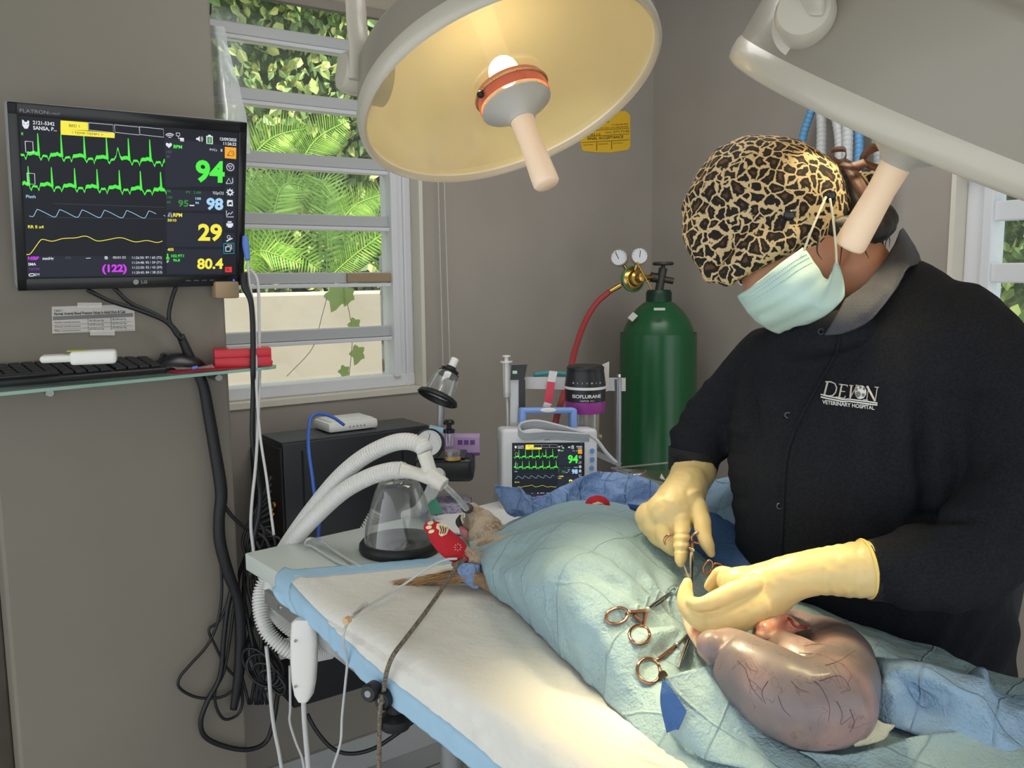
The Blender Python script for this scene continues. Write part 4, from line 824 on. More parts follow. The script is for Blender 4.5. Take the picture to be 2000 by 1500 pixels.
# pole with the small mask hung on it
pole = cable('pole', 'slim grey pole behind the gauge with the small clear mask hung on top', 'pole', [P(858, 900, 2.14), P(862, 760, 2.14), P(863, 735, 2.14)], .0095, alu)
sm_ = T('face_mask', 'small clear face mask with a black rim hung tilted on the pole beside the window', 'mask', P(862, 785, 2.05))
sa_ = (P(885, 715, 2.06) - P(858, 775, 2.04)).normalized(); so = P(853, 781, 2.02)
MB().lathe([(.046, .0), (.050, .003), (.047, .011), (.040, .014), (.038, .008), (.044, .0)], so, sa_, 40, False).build('rubber_rim', blackr, sm_, 60)
MB().lathe([(.037, .012), (.035, .03), (.032, .055), (.026, .068)], so, sa_, 40, False).build('clear_cone', clearp, sm_, 60)
MB().lathe([(.026, .062), (.024, .066), (.026, .07), (.020, .074), (.022, .078), (.012, .083), (.012, .086)], so, sa_, 30).build('rubber_collar', blackr, sm_, 60)
MB().lathe([(.0095, .084), (.0095, .108), (.007, .108), (.007, .1)], so, sa_, 24, False).build('connector', white, sm_, 60)
# small bottle, purple box and blue roll
vb = P(877, 845, 2.02); bt2 = T('vial', 'small clear vial with a black cap and plunger in front of the purple box', 'vial', vb - V(0, 0, .03))
MB().lathe([(0, -.03), (.012, -.03), (.012, .0), (.011, .002), (0, .002)], vb, (0, 0, 1), 24).build('glass_body', clear('vial_clear', '#E9E2F2', .15, .7, .2), bt2)
MB().lathe([(0, 0), (.0135, 0), (.0135, .008), (.006, .010), (.006, .018), (.0125, .020), (.013, .026), (.009, .030), (0, .030)], vb, (0, 0, 1), 24).build('cap', blk, bt2, 40)
mb = MB(); pbx = P(893, 868, 2.06); mb.box(pbx, (.108, .04, .046), .001, 1, rotA); pbo = T('medicine_box', 'purple and lilac cardboard medicine box behind the gauge and the vial', 'box', pbx - V(0, 0, .023)); mb.build('carton', M('lilac_card', '#B79CC6', .5), pbo, 0)
mb = MB(); BXF = frame(pbx - V(0, .0206, 0), RT, V(0, 0, 1)); mb.xf = BXF; mb.use(M('violet_print', '#6A3F8C', .5))
for k in range(3): mb.box((.008 + k * .0145, .009, 0), (.011, .011, .0004))
mb.use(M('print_black')); text(mb, 'me', BXF @ Matrix.Translation((-.020, -.004, .0006)), .018, .02, .01, 'LEFT', .3); mb.use(M('violet_print')); mb.box((-.0, -.019, 0), (.108, .007, .0004)); mb.build('print', None, pbo, 0)
mb = MB(); mb.tube([P(838, 838, 2.1), P(872, 846, 2.1)], .011, 20, 1); tag(mb.build('tape_roll', M('pale_blue_roll', '#A8D3E6', .5), smooth=40), 'pale blue and white roll lying behind the round gauge', 'roll')
mb = MB(); mb.prism([P(x, y, 1.93) for x, y in ((838, 1005), (866, 1002), (850, 970), (836, 985))], FW * .003); tag(mb.build('green_bag', M('green_rubber', '#4E9C86', .5), smooth=0), 'green breathing bag edge below the purple canister behind the clear mask', 'bag')
# ================================================================== PATIENT MONITOR
mD = 2.02
PMF = frame(P(1074, 915, mD), (RT + FW * .10).normalized(), (V(0, 0, 1) + FW * .12).normalized())
k_ = mD / 1700; pmw, pmh = 190 * k_, 150 * k_
pm = T('patient_monitor', 'small white patient monitor with a blue handle showing green traces behind the blue drape', 'monitor', PMF @ V(0, -pmh / 2 - .02, -.06))
mb = MB(); mb.xf = PMF; mb.box((0, -.012, -.065), (pmw, pmh + .03, .13), .010, 3); mb.build('casing', M('patient_monitor_white', '#D9DADE', .4), pm, 40)
sx0, sx1, sy1, sy0 = -71 * k_, 65 * k_, 48 * k_, -62 * k_
mb = MB(); mb.xf = PMF; mb.box(((sx0 + sx1) / 2, (sy0 + sy1) / 2 - .001, .0), (sx1 - sx0 + .008, sy1 - sy0 + .008, .002), .0005); sc2 = mb.build('screen', M('screen_backing'), pm, 0)
display(sc2, 'screen_image', lambda u, v, l: PMF @ V(sx0 + (sx1 - sx0) * u, sy1 - (sy1 - sy0) * v, .0013 + .00015 * l), (sx1 - sx0) / (sy1 - sy0), None)
for x, y in ((1158, 881), (1158, 898), (1157, 915), (1156, 932)):
    mb = MB(); q = PMF.inverted() @ P(x, y, mD); mb.xf = PMF; mb.lathe([(0, 0), (.0058, 0), (.0054, .003), (0, .0035)], (q.x, q.y, 0), (0, 0, 1), 20); mb.build('button', M('button_blue', '#6E9BE0', .4), pm, 40)
mb = MB(); text(mb, 'BM3', PMF @ Matrix.Translation((-.012, 55 * k_, .0004)), .007, .014, .01); text(mb, 'VET', PMF @ Matrix.Translation((.004, 55 * k_, .0004)), .007, .010, 0); mb.build('lettering', M('print_grey'), pm, 0)
hm = M('handle_blue', '#7C9FDF', .4)
mb = MB(); mb.xf = PMF; y0, y1 = 76 * k_, 112 * k_
mb.box((0, y1, -.05), (112 * k_, .014, .045), .006, 3); mb.box((-50 * k_, (y0 + y1) / 2, -.05), (.016, y1 - y0 + .01, .045), .006, 3); mb.box((52 * k_, (y0 + y1) / 2, -.05), (.016, y1 - y0 + .01, .045), .006, 3); hh_ = mb.build('handle', hm, pm, 40)
mb = MB(); mb.xf = PMF; mb.ball((0, y1 + .0015, -.027), .01, (1.9, .55, .12)); mb.build('handle_badge', M('white_plastic'), hh_)
pc = T('coiled_leads', 'coil of pale grey monitor leads heaped over the blue handle of the patient monitor', 'cable', P(1080, 842, 1.98))
for k in range(5):
    o = k * 3.2; pts = [P(x, y + o, 1.975 + .006 * k) for x, y in ((1013, 836), (1020, 826), (1050, 822), (1095, 832), (1130, 842), (1150, 848), (1120, 846), (1070, 843), (1025, 845), (1013, 836))]
    MB().tube(pts, .0031, 10, 6).build('lead', M('grey_lead', '#C5C6CA', .4), pc, 180)
MB().tube([P(x, y, 1.99) for x, y in ((1120, 838), (1160, 855), (1185, 885), (1205, 905))], .0042, 10).build('lead', M('grey_lead'), pc, 180)
shf = MB(); rotA2 = rotA; cpt = P(1085, 1000, 2.08); shf.box(V(cpt.x + .03, cpt.y + .09, .885), (.36, .22, .02), .004, 2, rotA)
rk = T('equipment_rack', 'grey metal rack behind the patient monitor holding vaporizer, flow meter and syringe', 'rack', V(cpt.x, cpt.y + .1, 0)); shf.build('shelf', M('rack_grey', '#A2A4A8', .4, .3), rk, 30)
rkm = M('rack_grey'); RD = 2.22
for x, yb in ((1003, 900), (1207, 905)):
    a = P(x, 740, RD); MB().tube([V(a.x, a.y, .02), a], .0095, 20, 1).build('post', M('post_alu', '#A9ACB2', .35, .7), rk)
mb = MB(); mb.hexa([P(1016, 759, RD), P(1222, 764, RD), P(1222, 738, RD), P(1016, 736, RD)], FW * .03); mb.build('cross_rail', M('pale_rail', '#C9CACB', .4, .2), rk, 0)
MB().tube([P(1209, 737, RD), P(1209, 731, RD)], .005, 12, 1).build('bolt', chrome, rk)
mb = MB(); mb.box(V(cpt.x + .03, cpt.y + .15, .04), (.36, .24, .04), .01, 2, rotA); mb.build('base', blk, rk)
mb = MB(); mb.hexa([P(1165, 880, 2.12), P(1215, 905, 2.12), P(1210, 912, 2.12), P(1160, 890, 2.12)], FW * .02); mb.build('side_arm', rkm, rk, 0)
# flow meter
fmr = T('flow_meter', 'tall clear flow meter tube with a black cap at the left end of the rack', 'meter', P(1006, 850, 2.2))
mb = MB(); mb.hexa([P(997, 742, 2.18), P(1024, 742, 2.18), P(1030, 712, 2.18), P(999, 713, 2.18)], FW * .04); mb.build('black_cap', blk, fmr, 0)
mb = MB(); mb.hexa([P(996, 850, 2.185), P(1016, 850, 2.185), P(1016, 742, 2.185), P(997, 742, 2.185)], FW * .015); mb.build('clear_tube', clear('meter_clear', '#E8ECEF', .2, .7, .5), fmr, 0)
mb = MB(); mb.hexa([P(1013, 850, 2.18), P(1026, 850, 2.18), P(1026, 742, 2.18), P(1013, 742, 2.18)], FW * .03); mb.build('side_plate', blk, fmr, 0)
mb = MB(); mb.hexa([P(1001, 730, 2.178), P(1010, 730, 2.178), P(1010, 724, 2.178), P(1001, 724, 2.178)], FW * .001); mb.build('green_display', M('pale_green_plate', '#BFE3D2', .4), fmr, 0)
sy = T('syringe', 'clear syringe standing upright at the left side of the flow meter', 'syringe', P(990, 770, 2.17)); sd = 2.17; u_ = V(0, 0, 1)
pB, pT = P(990, 776, sd), P(989, 706, sd)
MB().tube([pB, pT], .0092, 20, 1, 'flat').build('barrel', clear('syringe_clear', '#F1F3F4', .2, .8, .35), sy, 60)
MB().tube([pT - V(0, 0, .002), pT + V(0, 0, .001)], .0155, 20, 1).build('flange', M('white_plastic'), sy, 60)
mb = MB(); mb.tube([pT, P(989, 697, sd)], .005, 12, 1); mb.tube([P(989, 697, sd), P(989, 694, sd)], .0105, 16, 1); mb.build('plunger', M('white_plastic'), sy, 60)
MB().tube([P(990, 774, sd), P(990, 768, sd)], .0086, 16, 1).build('rubber_stopper', blackr, sy, 60)
cable('white_cable', 'thin pale tube running straight down from the upright syringe', 'tube', [P(990, 776, sd), P(991, 800, sd), P(992, 860, sd)], .003, cw)
# red tag, teal hose, white card
mb = MB(); st = [[P(x, y, 2.20) for x, y in r] for r in (((1074, 724), (1090, 725)), ((1070, 738), (1086, 740)))]
tgz = T('red_strap', 'red and clear hanging strap looped over the middle of the rack rail', 'strap', P(1075, 790, 2.19))
MB().grid([[P(1073, 724, 2.2), P(1089, 726, 2.2)], [P(1069, 745, 2.19), P(1084, 747, 2.19)]]).build('clear_loop', clear('strap_clear', '#F5F5F7', .2, .6, .6), tgz, 0, solid=.001)
mb = MB(); mb.hexa([P(1063, 785, 2.19), P(1078, 789, 2.19), P(1084, 747, 2.19), P(1069, 745, 2.19)], FW * .002); mb.build('red_band', M('red_band', '#E0405C', .4, emit=None), tgz, 0)
MB().grid([[P(1063, 785, 2.19), P(1078, 789, 2.19)], [P(1060, 795, 2.19), P(1073, 797, 2.19)]]).build('clear_loop', clear('strap_clear'), tgz, 0, solid=.001)
cable('teal_hose', 'short teal hose lying along the top of the rack rail', 'hose', [P(1042, 732, RD + .01), P(1070, 729, RD + .01), P(1110, 731, RD + .01), P(1140, 734, RD + .01)], .006, M('teal_rubber', '#3E8F95', .5))
mb = MB(); mb.hexa([P(1183, 765, 2.21), P(1189, 763, 2.21), P(1190, 706, 2.21), P(1176, 712, 2.21)], FW * .001); tag(mb.build('white_card', M('white_paper'), smooth=0), 'white card tag standing at the right side of the vaporizer', 'card')
# vaporizer
vz = T('vaporizer', 'black vaporizer with a purple band and white lettering on the rack', 'vaporizer', P(1143, 830, 2.15)); vd = 2.15; kk = vd / 1700
vo = P(1143, 804, vd); vH = lambda y: (804 - y) * kk
MB().lathe([(0, 0), (38 * kk, 0), (39 * kk, vH(800)), (39 * kk, vH(781)), (0, vH(781))], vo, (0, 0, 1), 48).build('purple_band', M('purple_band', '#9A3A93', .4), vz, 40)
MB().lathe([(0, vH(781)), (39.5 * kk, vH(781)), (40 * kk, vH(757)), (0, vH(757))], vo, (0, 0, 1), 48).build('label_band', M('vaporizer_black', '#202226', .4), vz, 40)
MB().lathe([(0, vH(757)), (40.5 * kk, vH(757)), (40.5 * kk, vH(752)), (0, vH(752))], vo, (0, 0, 1), 48).build('white_ring', M('white_plastic'), vz, 40)
MB().lathe([(0, vH(752)), (40 * kk, vH(752)), (37 * kk, vH(728)), (36 * kk, vH(722)), (36.5 * kk, vH(720)), (36.5 * kk, vH(716)), (33 * kk, vH(713)), (0, vH(713))], vo, (0, 0, 1), 48).build('dial', M('vaporizer_black'), vz, 40)
mb = MB()
def curved(mb, s, y, size, wd, bold=0, R=40.7):
    text(mb, s, lambda a, b: vo + V(0, 0, vH(y) + b) + (V(math.sin(a / (R * kk)), -math.cos(a / (R * kk)), 0)) * R * kk, size, wd, bold, 'CENTER')
curved(mb, 'ISOFLURANE', 772, .0115, .075, .03); curved(mb, 'VAPOR 19.1', 779, .006, .035); curved(mb, '0  1  1  1  0  1  2', 745, .006, .075, 0, 40.5)
p = vo + V(0, 0, vH(757)); mb.add([p + V(-.003, -41.2 * kk, 0), p + V(.003, -41.2 * kk, 0), p + V(0, -41.2 * kk, .006)], [(0, 1, 2)]); mb.build('lettering', M('label_white', '#E6E6E6', .5), vz, 0)
MB().lathe([(0, -.06), (.028, -.06), (.03, 0), (0, 0)], vo + V(.003, 0, 0), (0, 0, 1), 30).build('sight_glass', clear('sight_clear', '#EEEFE8', .15, .7, .3), vz)
mb = MB(); 
for dx in (-.026, .030): mb.box(vo + V(dx, .0, -.045), (.006, .02, .09), .001)
mb.box(vo + V(.01, -.01, -.06), (.06, .03, .012), .004); mb.build('bracket', M('brushed_brass', '#B9AF94', .3, .7), vz)
MB().box(vo + V(0, .02, -.075), (.05, .03, .03), .004).build('mounting_block', rkm, vz)

# ================================================================== OXYGEN CYLINDER
od = 2.72; ko = od / 1700; oc = P(1287, 565, od)
ox = T('oxygen_cylinder', 'tall green oxygen cylinder standing in the corner of the room', 'cylinder', V(oc.x, oc.y, 0)); hz_ = lambda y: P(1287, y, od).z
gm = M('green_paint', '#1D5A34', .28, bump=(12, .05, .01))
MB().lathe([tuple(x) for x in crom([(0.001, 0.0), (.07, .0), (.112, .015), (75 * ko, .06), (75 * ko, .5), (75 * ko, hz_(690)), (72 * ko, hz_(662)), (62 * ko, hz_(630)), (46 * ko, hz_(606)), (33 * ko, hz_(594)), (24 * ko, hz_(588))], 6)], V(oc.x, oc.y, 0), (0, 0, 1), 64).build('tank', gm, ox, 60)
MB().lathe([(0, hz_(592)), (25 * ko, hz_(592)), (25 * ko, hz_(572)), (22 * ko, hz_(566)), (0, hz_(566))], V(oc.x, oc.y, 0), (0, 0, 1), 40).build('neck_ring', M('dark_green_metal', '#1d3b2c', .4, .3), ox, 40)
vm_ = M('valve_bronze', '#4a4741', .45, .6); vx_ = P(1295, 540, od)
mb = MB(); mb.tube([V(oc.x, oc.y, hz_(568)), V(vx_.x, vx_.y, hz_(524))], .013, 20, 1); mb.tube([P(1272, 541, od), P(1315, 549, od)], .010, 16, 1); mb.tube([P(1270, 541, od), P(1284, 543, od)], .015, 16, 1); valve = mb.build('valve', vm_, ox)
mb = MB(); c = P(1295, 515, od)
mb.torus(c, (0, 0, 1), .028, .0055, 30, 8); mb.box(c, (.05, .009, .008), .002); mb.box(c, (.009, .05, .008), .002); mb.tube([c, P(1295, 530, od)], .007, 12, 1); mb.build('handwheel', vm_, valve)
mb = MB()
def tagq(mb, x, y, w_, h_, r_):
    y0_ = P(x, y, od - 75 * ko * .95); mb.box(y0_, (w_, .004, h_), .0004, 1, Euler((math.radians(-35), math.radians(r_), math.radians(0))).to_matrix())
tagq(mb, 1288, 604, .034, .008, 0); tb_ = MB(); tb_.box(P(1236, 619, od - .055), (.020, .004, .025), .0004, 1, Euler((math.radians(-30), math.radians(35), math.radians(-35))).to_matrix())
mb.build('sticker', M('white_sticker', '#C9CCC4', .5), ox, 0); tb_.build('sticker', M('white_sticker'), ox, 0)
# regulator with two gauges
rg = T('regulator', 'brass pressure regulator with two round gauges on the oxygen cylinder valve', 'regulator', P(1240, 545, 2.66)); brs = M('brass')
ra_ = (-FW + RT * .45).normalized(); rp = P(1238, 545, 2.66)
MB().lathe([(0, -.02), (.035, -.02), (.038, -.014), (.038, -.004), (.034, .002), (.024, .006), (.022, .022), (.014, .026), (.013, .05), (.008, .052), (0, .052)], rp, ra_, 40).build('body', brs, rg, 40)
MB().torus(rp - ra_ * .004, ra_, .0365, .004, 40, 8).build('green_ring', M('green_enamel', '#2F7D55', .35), rg)
MB().tube([rp, P(1272, 541, 2.7)], .008, 14, 1).build('inlet', brs, rg); mb = MB(); a = rp + ra_ * .05; mb.tube([a + V(-.018, 0, .045), a + V(.026, 0, -.035)], .0028, 10, 1); mb.build('tee_handle', brs, rg)
for x, y, tilt in ((1209, 503, -.35), (1249, 500, .0)):
    gc = P(x, y, 2.64); ga = (-FW + RT * tilt).normalized(); h_ = MB().lathe([(0, -.016), (.025, -.016), (.0265, -.012), (.0265, .004), (.024, .006), (.0235, .003), (0, .003)], gc, ga, 36).build('gauge', M('gauge_case', '#B5B2A2', .35, .6), rg, 40)
    MB().lathe([(0, .0035), (.0232, .0035), (.0232, .004), (0, .004)], gc, ga, 32).build('gauge_face', M('gauge_face_bluish', '#C7CBD6' if tilt == 0 else '#DADDE2', .4), h_)
    mb = MB(); fr = frame(gc + ga * .0046, ga.cross(V(0, 0, 1)) * -1, V(0, 0, 1)); mb.xf = fr; mb.stroke([(0, -.005, 0), (.002 if tilt == 0 else -.010, .016, 0)], .002, (0, 0, 1)); 
    for k in range(11): a = math.radians(-130 + 26 * k); mb.stroke([(math.sin(a) * .018, math.cos(a) * .018, 0), (math.sin(a) * .022, math.cos(a) * .022, 0)], .0008, (0, 0, 1))
    mb.keep = True; mb.build('gauge_marks', M('print_black'), h_, 0); MB().tube([gc - ga * .01, rp - ra_ * .01], .006, 12, 1).build('gauge_stem', brs, rg)
MB().tube([P(1212, 557, 2.66), P(1188, 571, 2.66)], [.008, .007], 14, 1).build('hose_barb', brs, rg)
cable('red_hose', 'red gas hose curving down from the brass regulator behind the vaporizer', 'hose', [P(x, y, d) for x, y, d in ((1190, 570, 2.66), (1165, 592, 2.64), (1142, 630, 2.6), (1124, 680, 2.52), (1112, 730, 2.42), (1098, 780, 2.32), (1088, 812, 2.28), (1080, 850, 2.25))], .0088, M('red_rubber', '#A33A3E', .45), n=8)

# ================================================================== YELLOW STICKER ON THE WALL
yc_ = [WP(1136, 290, .002), WP(1229, 298, .002), WP(1231, 228, .002), WP(1136, 215, .002)]
ys = T('yellow_tag', 'yellow inspection sticker on the wall beside the rim of the round lamp', 'sticker', WP(1183, 258, .002))
yf = lambda a, b, h=.0008: WP(1134 + 97 * a, 0 + 222 + 75 * b + (-6 * a), .002 + h)
mb = MB(); mb.prism([yf(x, y, 0) for x, y in ((.0, .0), (.90, .0), (.97, .07), (1, .15), (1, .93), (.96, 1.02), (.6, 1.06), (.3, 1.03), (.04, .97), (0, .75))], NW * -.0008); mb.build('yellow_paper', M('yellow_card', '#EDBE2C', .5), ys, 0)
mb = MB()
def ytext(s, x, y, h, w_, b=0): text(mb, s, lambda a, c: yf(x + a, y - c), h, w_, b)
mb.use(M('brown_print', '#4d3c10', .6)); ytext('FINAL ACCEPTANCE', .14, .70, .095, .72, .02); ytext('Tel. (818) 838 0000', .62, .36, .05, .33); ytext('CA 91340   FAX: (818) 838 0000', .40, .43, .05, .56); ytext('SERIAL', .50, .55, .05, .13)
ytext('0717145', .66, .56, .09, .32); ytext('OR', .48, .28, .07, .1); ytext('0515', .2, .6, .09, .2)
for s, x in (('FUNCTIONAL', .06), ('MECHANICAL', .36), ('ELECTRICAL', .66)): ytext(s, x, .84, .045, .2)
for y in (.45, .60, .75): mb.add([yf(.02, y), yf(.98, y), yf(.98, y + .012), yf(.02, y + .012)], [(0, 1, 2, 3)])
for x in (.32, .62): mb.add([yf(x, .77), yf(x + .012, .77), yf(x + .012, .98), yf(x, .98)], [(0, 1, 2, 3)])
mb.keep = True; mb.build('printing', None, ys, 0)
# hoses hung on the right wall
hw = T('hung_hoses', 'white and blue corrugated breathing hoses hung on the wall behind the surgeon', 'hose', RWP(1640, 400, .05))
def rh(pts, r, m, nm): MB().tube([RWP(x, y, n + .02) for x, y, n in pts], r, 14, 8, 'flat', (.012, .0006)).build(nm, m, hw, 180)
wb = M('pale_hose', '#C6C8C8', .4); bl = M('blue_hose', '#5E9BCB', .4)
rh([(1640, 130, .05), (1598, 190, .05), (1580, 230, .05), (1566, 280, .05), (1566, 340, .05), (1580, 420, .05)], .011, bl, 'blue_hose'); rh([(1650, 130, .06), (1665, 200, .06), (1675, 240, .06), (1678, 290, .06), (1672, 370, .06), (1660, 430, .06)], .011, bl, 'blue_hose')
rh([(1632, 130, .05), (1606, 200, .05), (1605, 270, .05), (1600, 420, .05)], .014, wb, 'white_hose'); rh([(1645, 130, .08), (1632, 210, .08), (1640, 280, .08), (1640, 420, .08)], .013, wb, 'white_hose'); rh([(1660, 130, .08), (1655, 210, .08), (1655, 280, .08), (1650, 420, .08)], .014, wb, 'white_hose')
MB().tube([RWP(1645, 132, .01), RWP(1645, 125, .09)], .004).build('hook', chrome, hw)
rh([(1690, 150, .05), (1700, 220, .05), (1715, 300, .05), (1715, 420, .05)], .012, M('clear_hose', '#A6A7A6', .3), 'grey_hose')

# ================================================================== SURGICAL LAMPS
cone = M('lamp_grey', '#BDBDB8', .35)
milk = M('handle_milky', '#E9D9C6', .35, sub=.3, emit=('#FFC48A', .12))
def lamp(name, label, cpt_, N, R_, hh, knob, arms):
    N = N.normalized(); lt = T(name, label, 'lamp', cpt_ - N * R_ * .7); s = R_ / .246
    MB().lathe([(a * s, b * s) for a, b in ((.236, -.004), (.236, .006), (.241, .010), (.2465, .006), (.2475, -.004), (.246, -.016), (.243, -.022))], cpt_, N, 96, False).build('rim', creamp, lt, 60)
    MB().lathe([(a * s, -b * s) for a, b in ((.243, .020), (.238, hh * .45), (.228, hh * .93), (.224, hh), (.218, hh + .003), (.214, hh + .007), (.19, hh + .028), (.14, hh + .048), (.08, hh + .06), (0, hh + .064))], cpt_, N, 96, False).build('housing', M('lamp_housing', '#8E887C', .35, coat=.2), lt, 60)
    MB().lathe([(a * s, -b * s) for a, b in ((.236, .0), (.225, .03), (.19, .075), (.14, .105), (.08, .125), (.03, .13), (0, .131))], cpt_, N, 96, False).build('reflector', M('reflector', '#E2E1DA', .35, .3, bump=(5, .08, .02)), lt, 60)
    MB().lathe([(.236 * s, -.003), (.045 * s, -.003)], cpt_, N, 96, False).build('lens', clear('lamp_lens', '#F6F0D4', .05, .35, .14, .1), lt, 60)
    ring = MB().lathe([(a * s, b * s) for a, b in ((.050, -.012), (.056, -.010), (.057, -.004), (.0575, .016), (.055, .016), (.053, -.006))], cpt_, N, 60, False).build('filter_ring', M('copper_filter', '#C9705E', .3, .3, emit=('#D8603C', .10)), lt, 60)
    mb = MB(); mb.torus(cpt_ - N * .001, N, .0585 * s, .0022 * s, 60, 6); mb.build('knurled_ring', M('gold_bead', '#D9B08A', .25, .8, bump=(300, 1, .003)), ring)
    MB().lathe([(a * s, b * s) for a, b in ((.0, .018), (.0555, .020), (.0565, .023), (.050, .026), (.024, .044), (.0215, .050), (0, .050))], cpt_, N, 60).build('hub', cone, lt, 60)
    for a in (2.2, .2): 
        d1 = N.orthogonal().normalized(); d2 = N.cross(d1); c = cpt_ + (d1 * math.cos(a) + d2 * math.sin(a)) * .0605 * s + N * .004; MB().ball(c, .006, u=10, v=8).build('ring_slot', blackr, ring)
    MB().lathe([(a * s, b * s) for a, b in ((0, .05), (.019, .05), (.0175, .085), (.0205, .15), (.0205, .162), (.018, .166), (0, .166))], cpt_, N, 40).build('handle', milk, lt, 60)
    MB().ball(cpt_ - N * .040 * s, .024, u=16, v=10).build('bulb', M('bulb_glass', '#FFFFFF', .3, emit=('#FFDFA0', 22)), lt)
    for kp, ka, rad in knob:
        kr = MB().lathe([(0, -.03), (rad * 1.25, -.03), (rad * 1.25, .0), (rad, .002), (rad, .030), (rad * .85, .040), (0, .042)], kp, ka, 40).build('pivot_knob', creamp, lt, 40)
    for pts, wd in arms: MB().tube(pts, wd, 20, 8, 'flat', None, (N, .45)).build('yoke_arm', creamp, lt, 60)
    return lt
def aim(x, y, k, a, b):
    v = ray(x, y).normalized(); r = (RT - v * v.dot(RT)).normalized(); u = v.cross(r) * -1; u = u if u.dot(UP) > 0 else -u; n = (r * a + u * b).normalized(); return (v * k + n * math.sqrt(1 - k * k)).normalized()
L1 = P(1000, 182, 1.35); N1 = aim(1000, 182, -.5, .37, -.92)
kx1 = (-.95 * RT - .25 * UP - .15 * FW).normalized()
lamp('surgical_lamp', 'round cream surgical lamp tilted to show its glowing dish, hanging left of the surgeon', L1, N1, .243, .085,
     [(P(716, 150, 1.31), (-RT * .85 - FW * .5 + UP * .05).normalized(), .031)], [([P(702, 160, 1.28), P(702, 100, 1.28), P(696, 30, 1.28), P(698, -80, 1.28), P(760, -260, 1.3)], .020)])
L2 = P(1792, 248, 1.07); N2 = aim(1792, 248, .07, -.39, -.92)
lamp('surgical_lamp', 'round cream surgical lamp seen edge-on at the upper right, nearest the camera', L2, N2, .246, .14,
     [(P(1580, 45, .93), (-RT * .45 - FW * .9).normalized(), .031)], [([P(1582, 20, .90), P(1590, -60, .88), P(1640, -250, .9)], .022)])
for Lp, Nn, e1 in ((L1, N1, .55), (L2, N2, .42)):
    l = light('AREA', 'lamp_beam', Lp + Nn * .004, (V(.24, 1.06, 1.0) - Lp), e1, (1, .84, .52), shape='DISK', size=.28); l.data.spread = math.radians(28)
    light('POINT', 'lamp_bulb', Lp - Nn * .028, None, 1.5 if Lp is L1 else .12, (1, .96, .86), shadow_soft_size=.012)
# ================================================================== DRAPES
def clothmat(name, col, col2=None, crease=.6, sc=4.0):
    if name in MATS: return MATS[name]
    m = M(name, col, .75, spec=.25); nt = m.node_tree; b = nt.nodes['Principled BSDF']
    L = nt.links.new; N_ = lambda t: nt.nodes.new('ShaderNode' + t)
    tc = N_('TexCoord'); mp = N_('Mapping'); mp.inputs['Rotation'].default_value = (0, 0, math.radians(38)); nd = N_('TexNoise'); nd.inputs['Scale'].default_value = 5
    va = N_('VectorMath'); va.operation = 'MULTIPLY_ADD'; va.inputs[1].default_value = (.05, .05, 0); sp = N_('SeparateXYZ'); L(tc.outputs['Object'], mp.inputs[0]); L(tc.outputs['Object'], nd.inputs[0]); L(nd.outputs['Color'], va.inputs[0]); L(mp.outputs[0], va.inputs[2]); L(va.outputs[0], sp.inputs[0])
    acc = None
    for ax, pit in ((0, .42 / sc), (1, .33 / sc)):
        pp = N_('Math'); pp.operation = 'PINGPONG'; pp.inputs[1].default_value = pit / 2; L(sp.outputs[ax], pp.inputs[0]); mr = N_('MapRange'); mr.inputs[2].default_value = .0022; mr.inputs[3].default_value = .16; mr.inputs[4].default_value = 0; L(pp.outputs[0], mr.inputs[0])
        if acc is None: acc = mr.outputs[0]
        else: ad = N_('Math'); L(acc, ad.inputs[0]); L(mr.outputs[0], ad.inputs[1]); acc = ad.outputs[0]
    nz = N_('TexNoise'); nz.inputs['Scale'].default_value = sc * 4; nz.inputs['Detail'].default_value = 6; n3 = N_('TexNoise'); n3.inputs['Scale'].default_value = 300; n3.inputs['Detail'].default_value = 1
    a = N_('Math'); a.operation = 'MULTIPLY_ADD'; a.inputs[1].default_value = 1.5; c = N_('Math'); c.operation = 'MULTIPLY_ADD'; c.inputs[1].default_value = .16
    bp = N_('Bump'); bp.inputs['Strength'].default_value = crease; bp.inputs['Distance'].default_value = .013; L(tc.outputs['Object'], nz.inputs['Vector']); L(tc.outputs['Object'], n3.inputs['Vector'])
    L(nz.outputs['Fac'], a.inputs[0]); L(acc, a.inputs[2]); L(n3.outputs['Fac'], c.inputs[0]); L(a.outputs[0], c.inputs[2]); L(c.outputs[0], bp.inputs['Height']); L(bp.outputs[0], b.inputs['Normal'])
    return m
drm = clothmat('drape_aqua', '#A2BEC6', crease=.9); drb = clothmat('drape_blue', '#93AFDF', crease=1.2, sc=9); drd = clothmat('drape_deep_blue', '#4A6FA8', sc=7); drl = clothmat('drape_light_blue', '#9AB9D6', crease=1.0, sc=5)
SITE = G(1345, 1205, .985)
def dz(p, u, v):
    q = p - SITE; r = math.hypot(q.x, q.y); rad = .0055 * math.sin(math.atan2(q.y, q.x) * 11 + 3 * fold(p, 8, 1)) * math.exp(-(r / .16) ** 2) * min(1, r / .05)
    return rad + .006 * abs(fold(p, 9, 2)) + .006 + .005 * fold(p, 11) + .003 * abs(fold(p, 24, 5)) + .006 * abs(fold(p, 7, 9)) + .0014 * fold(p, 55, 2)
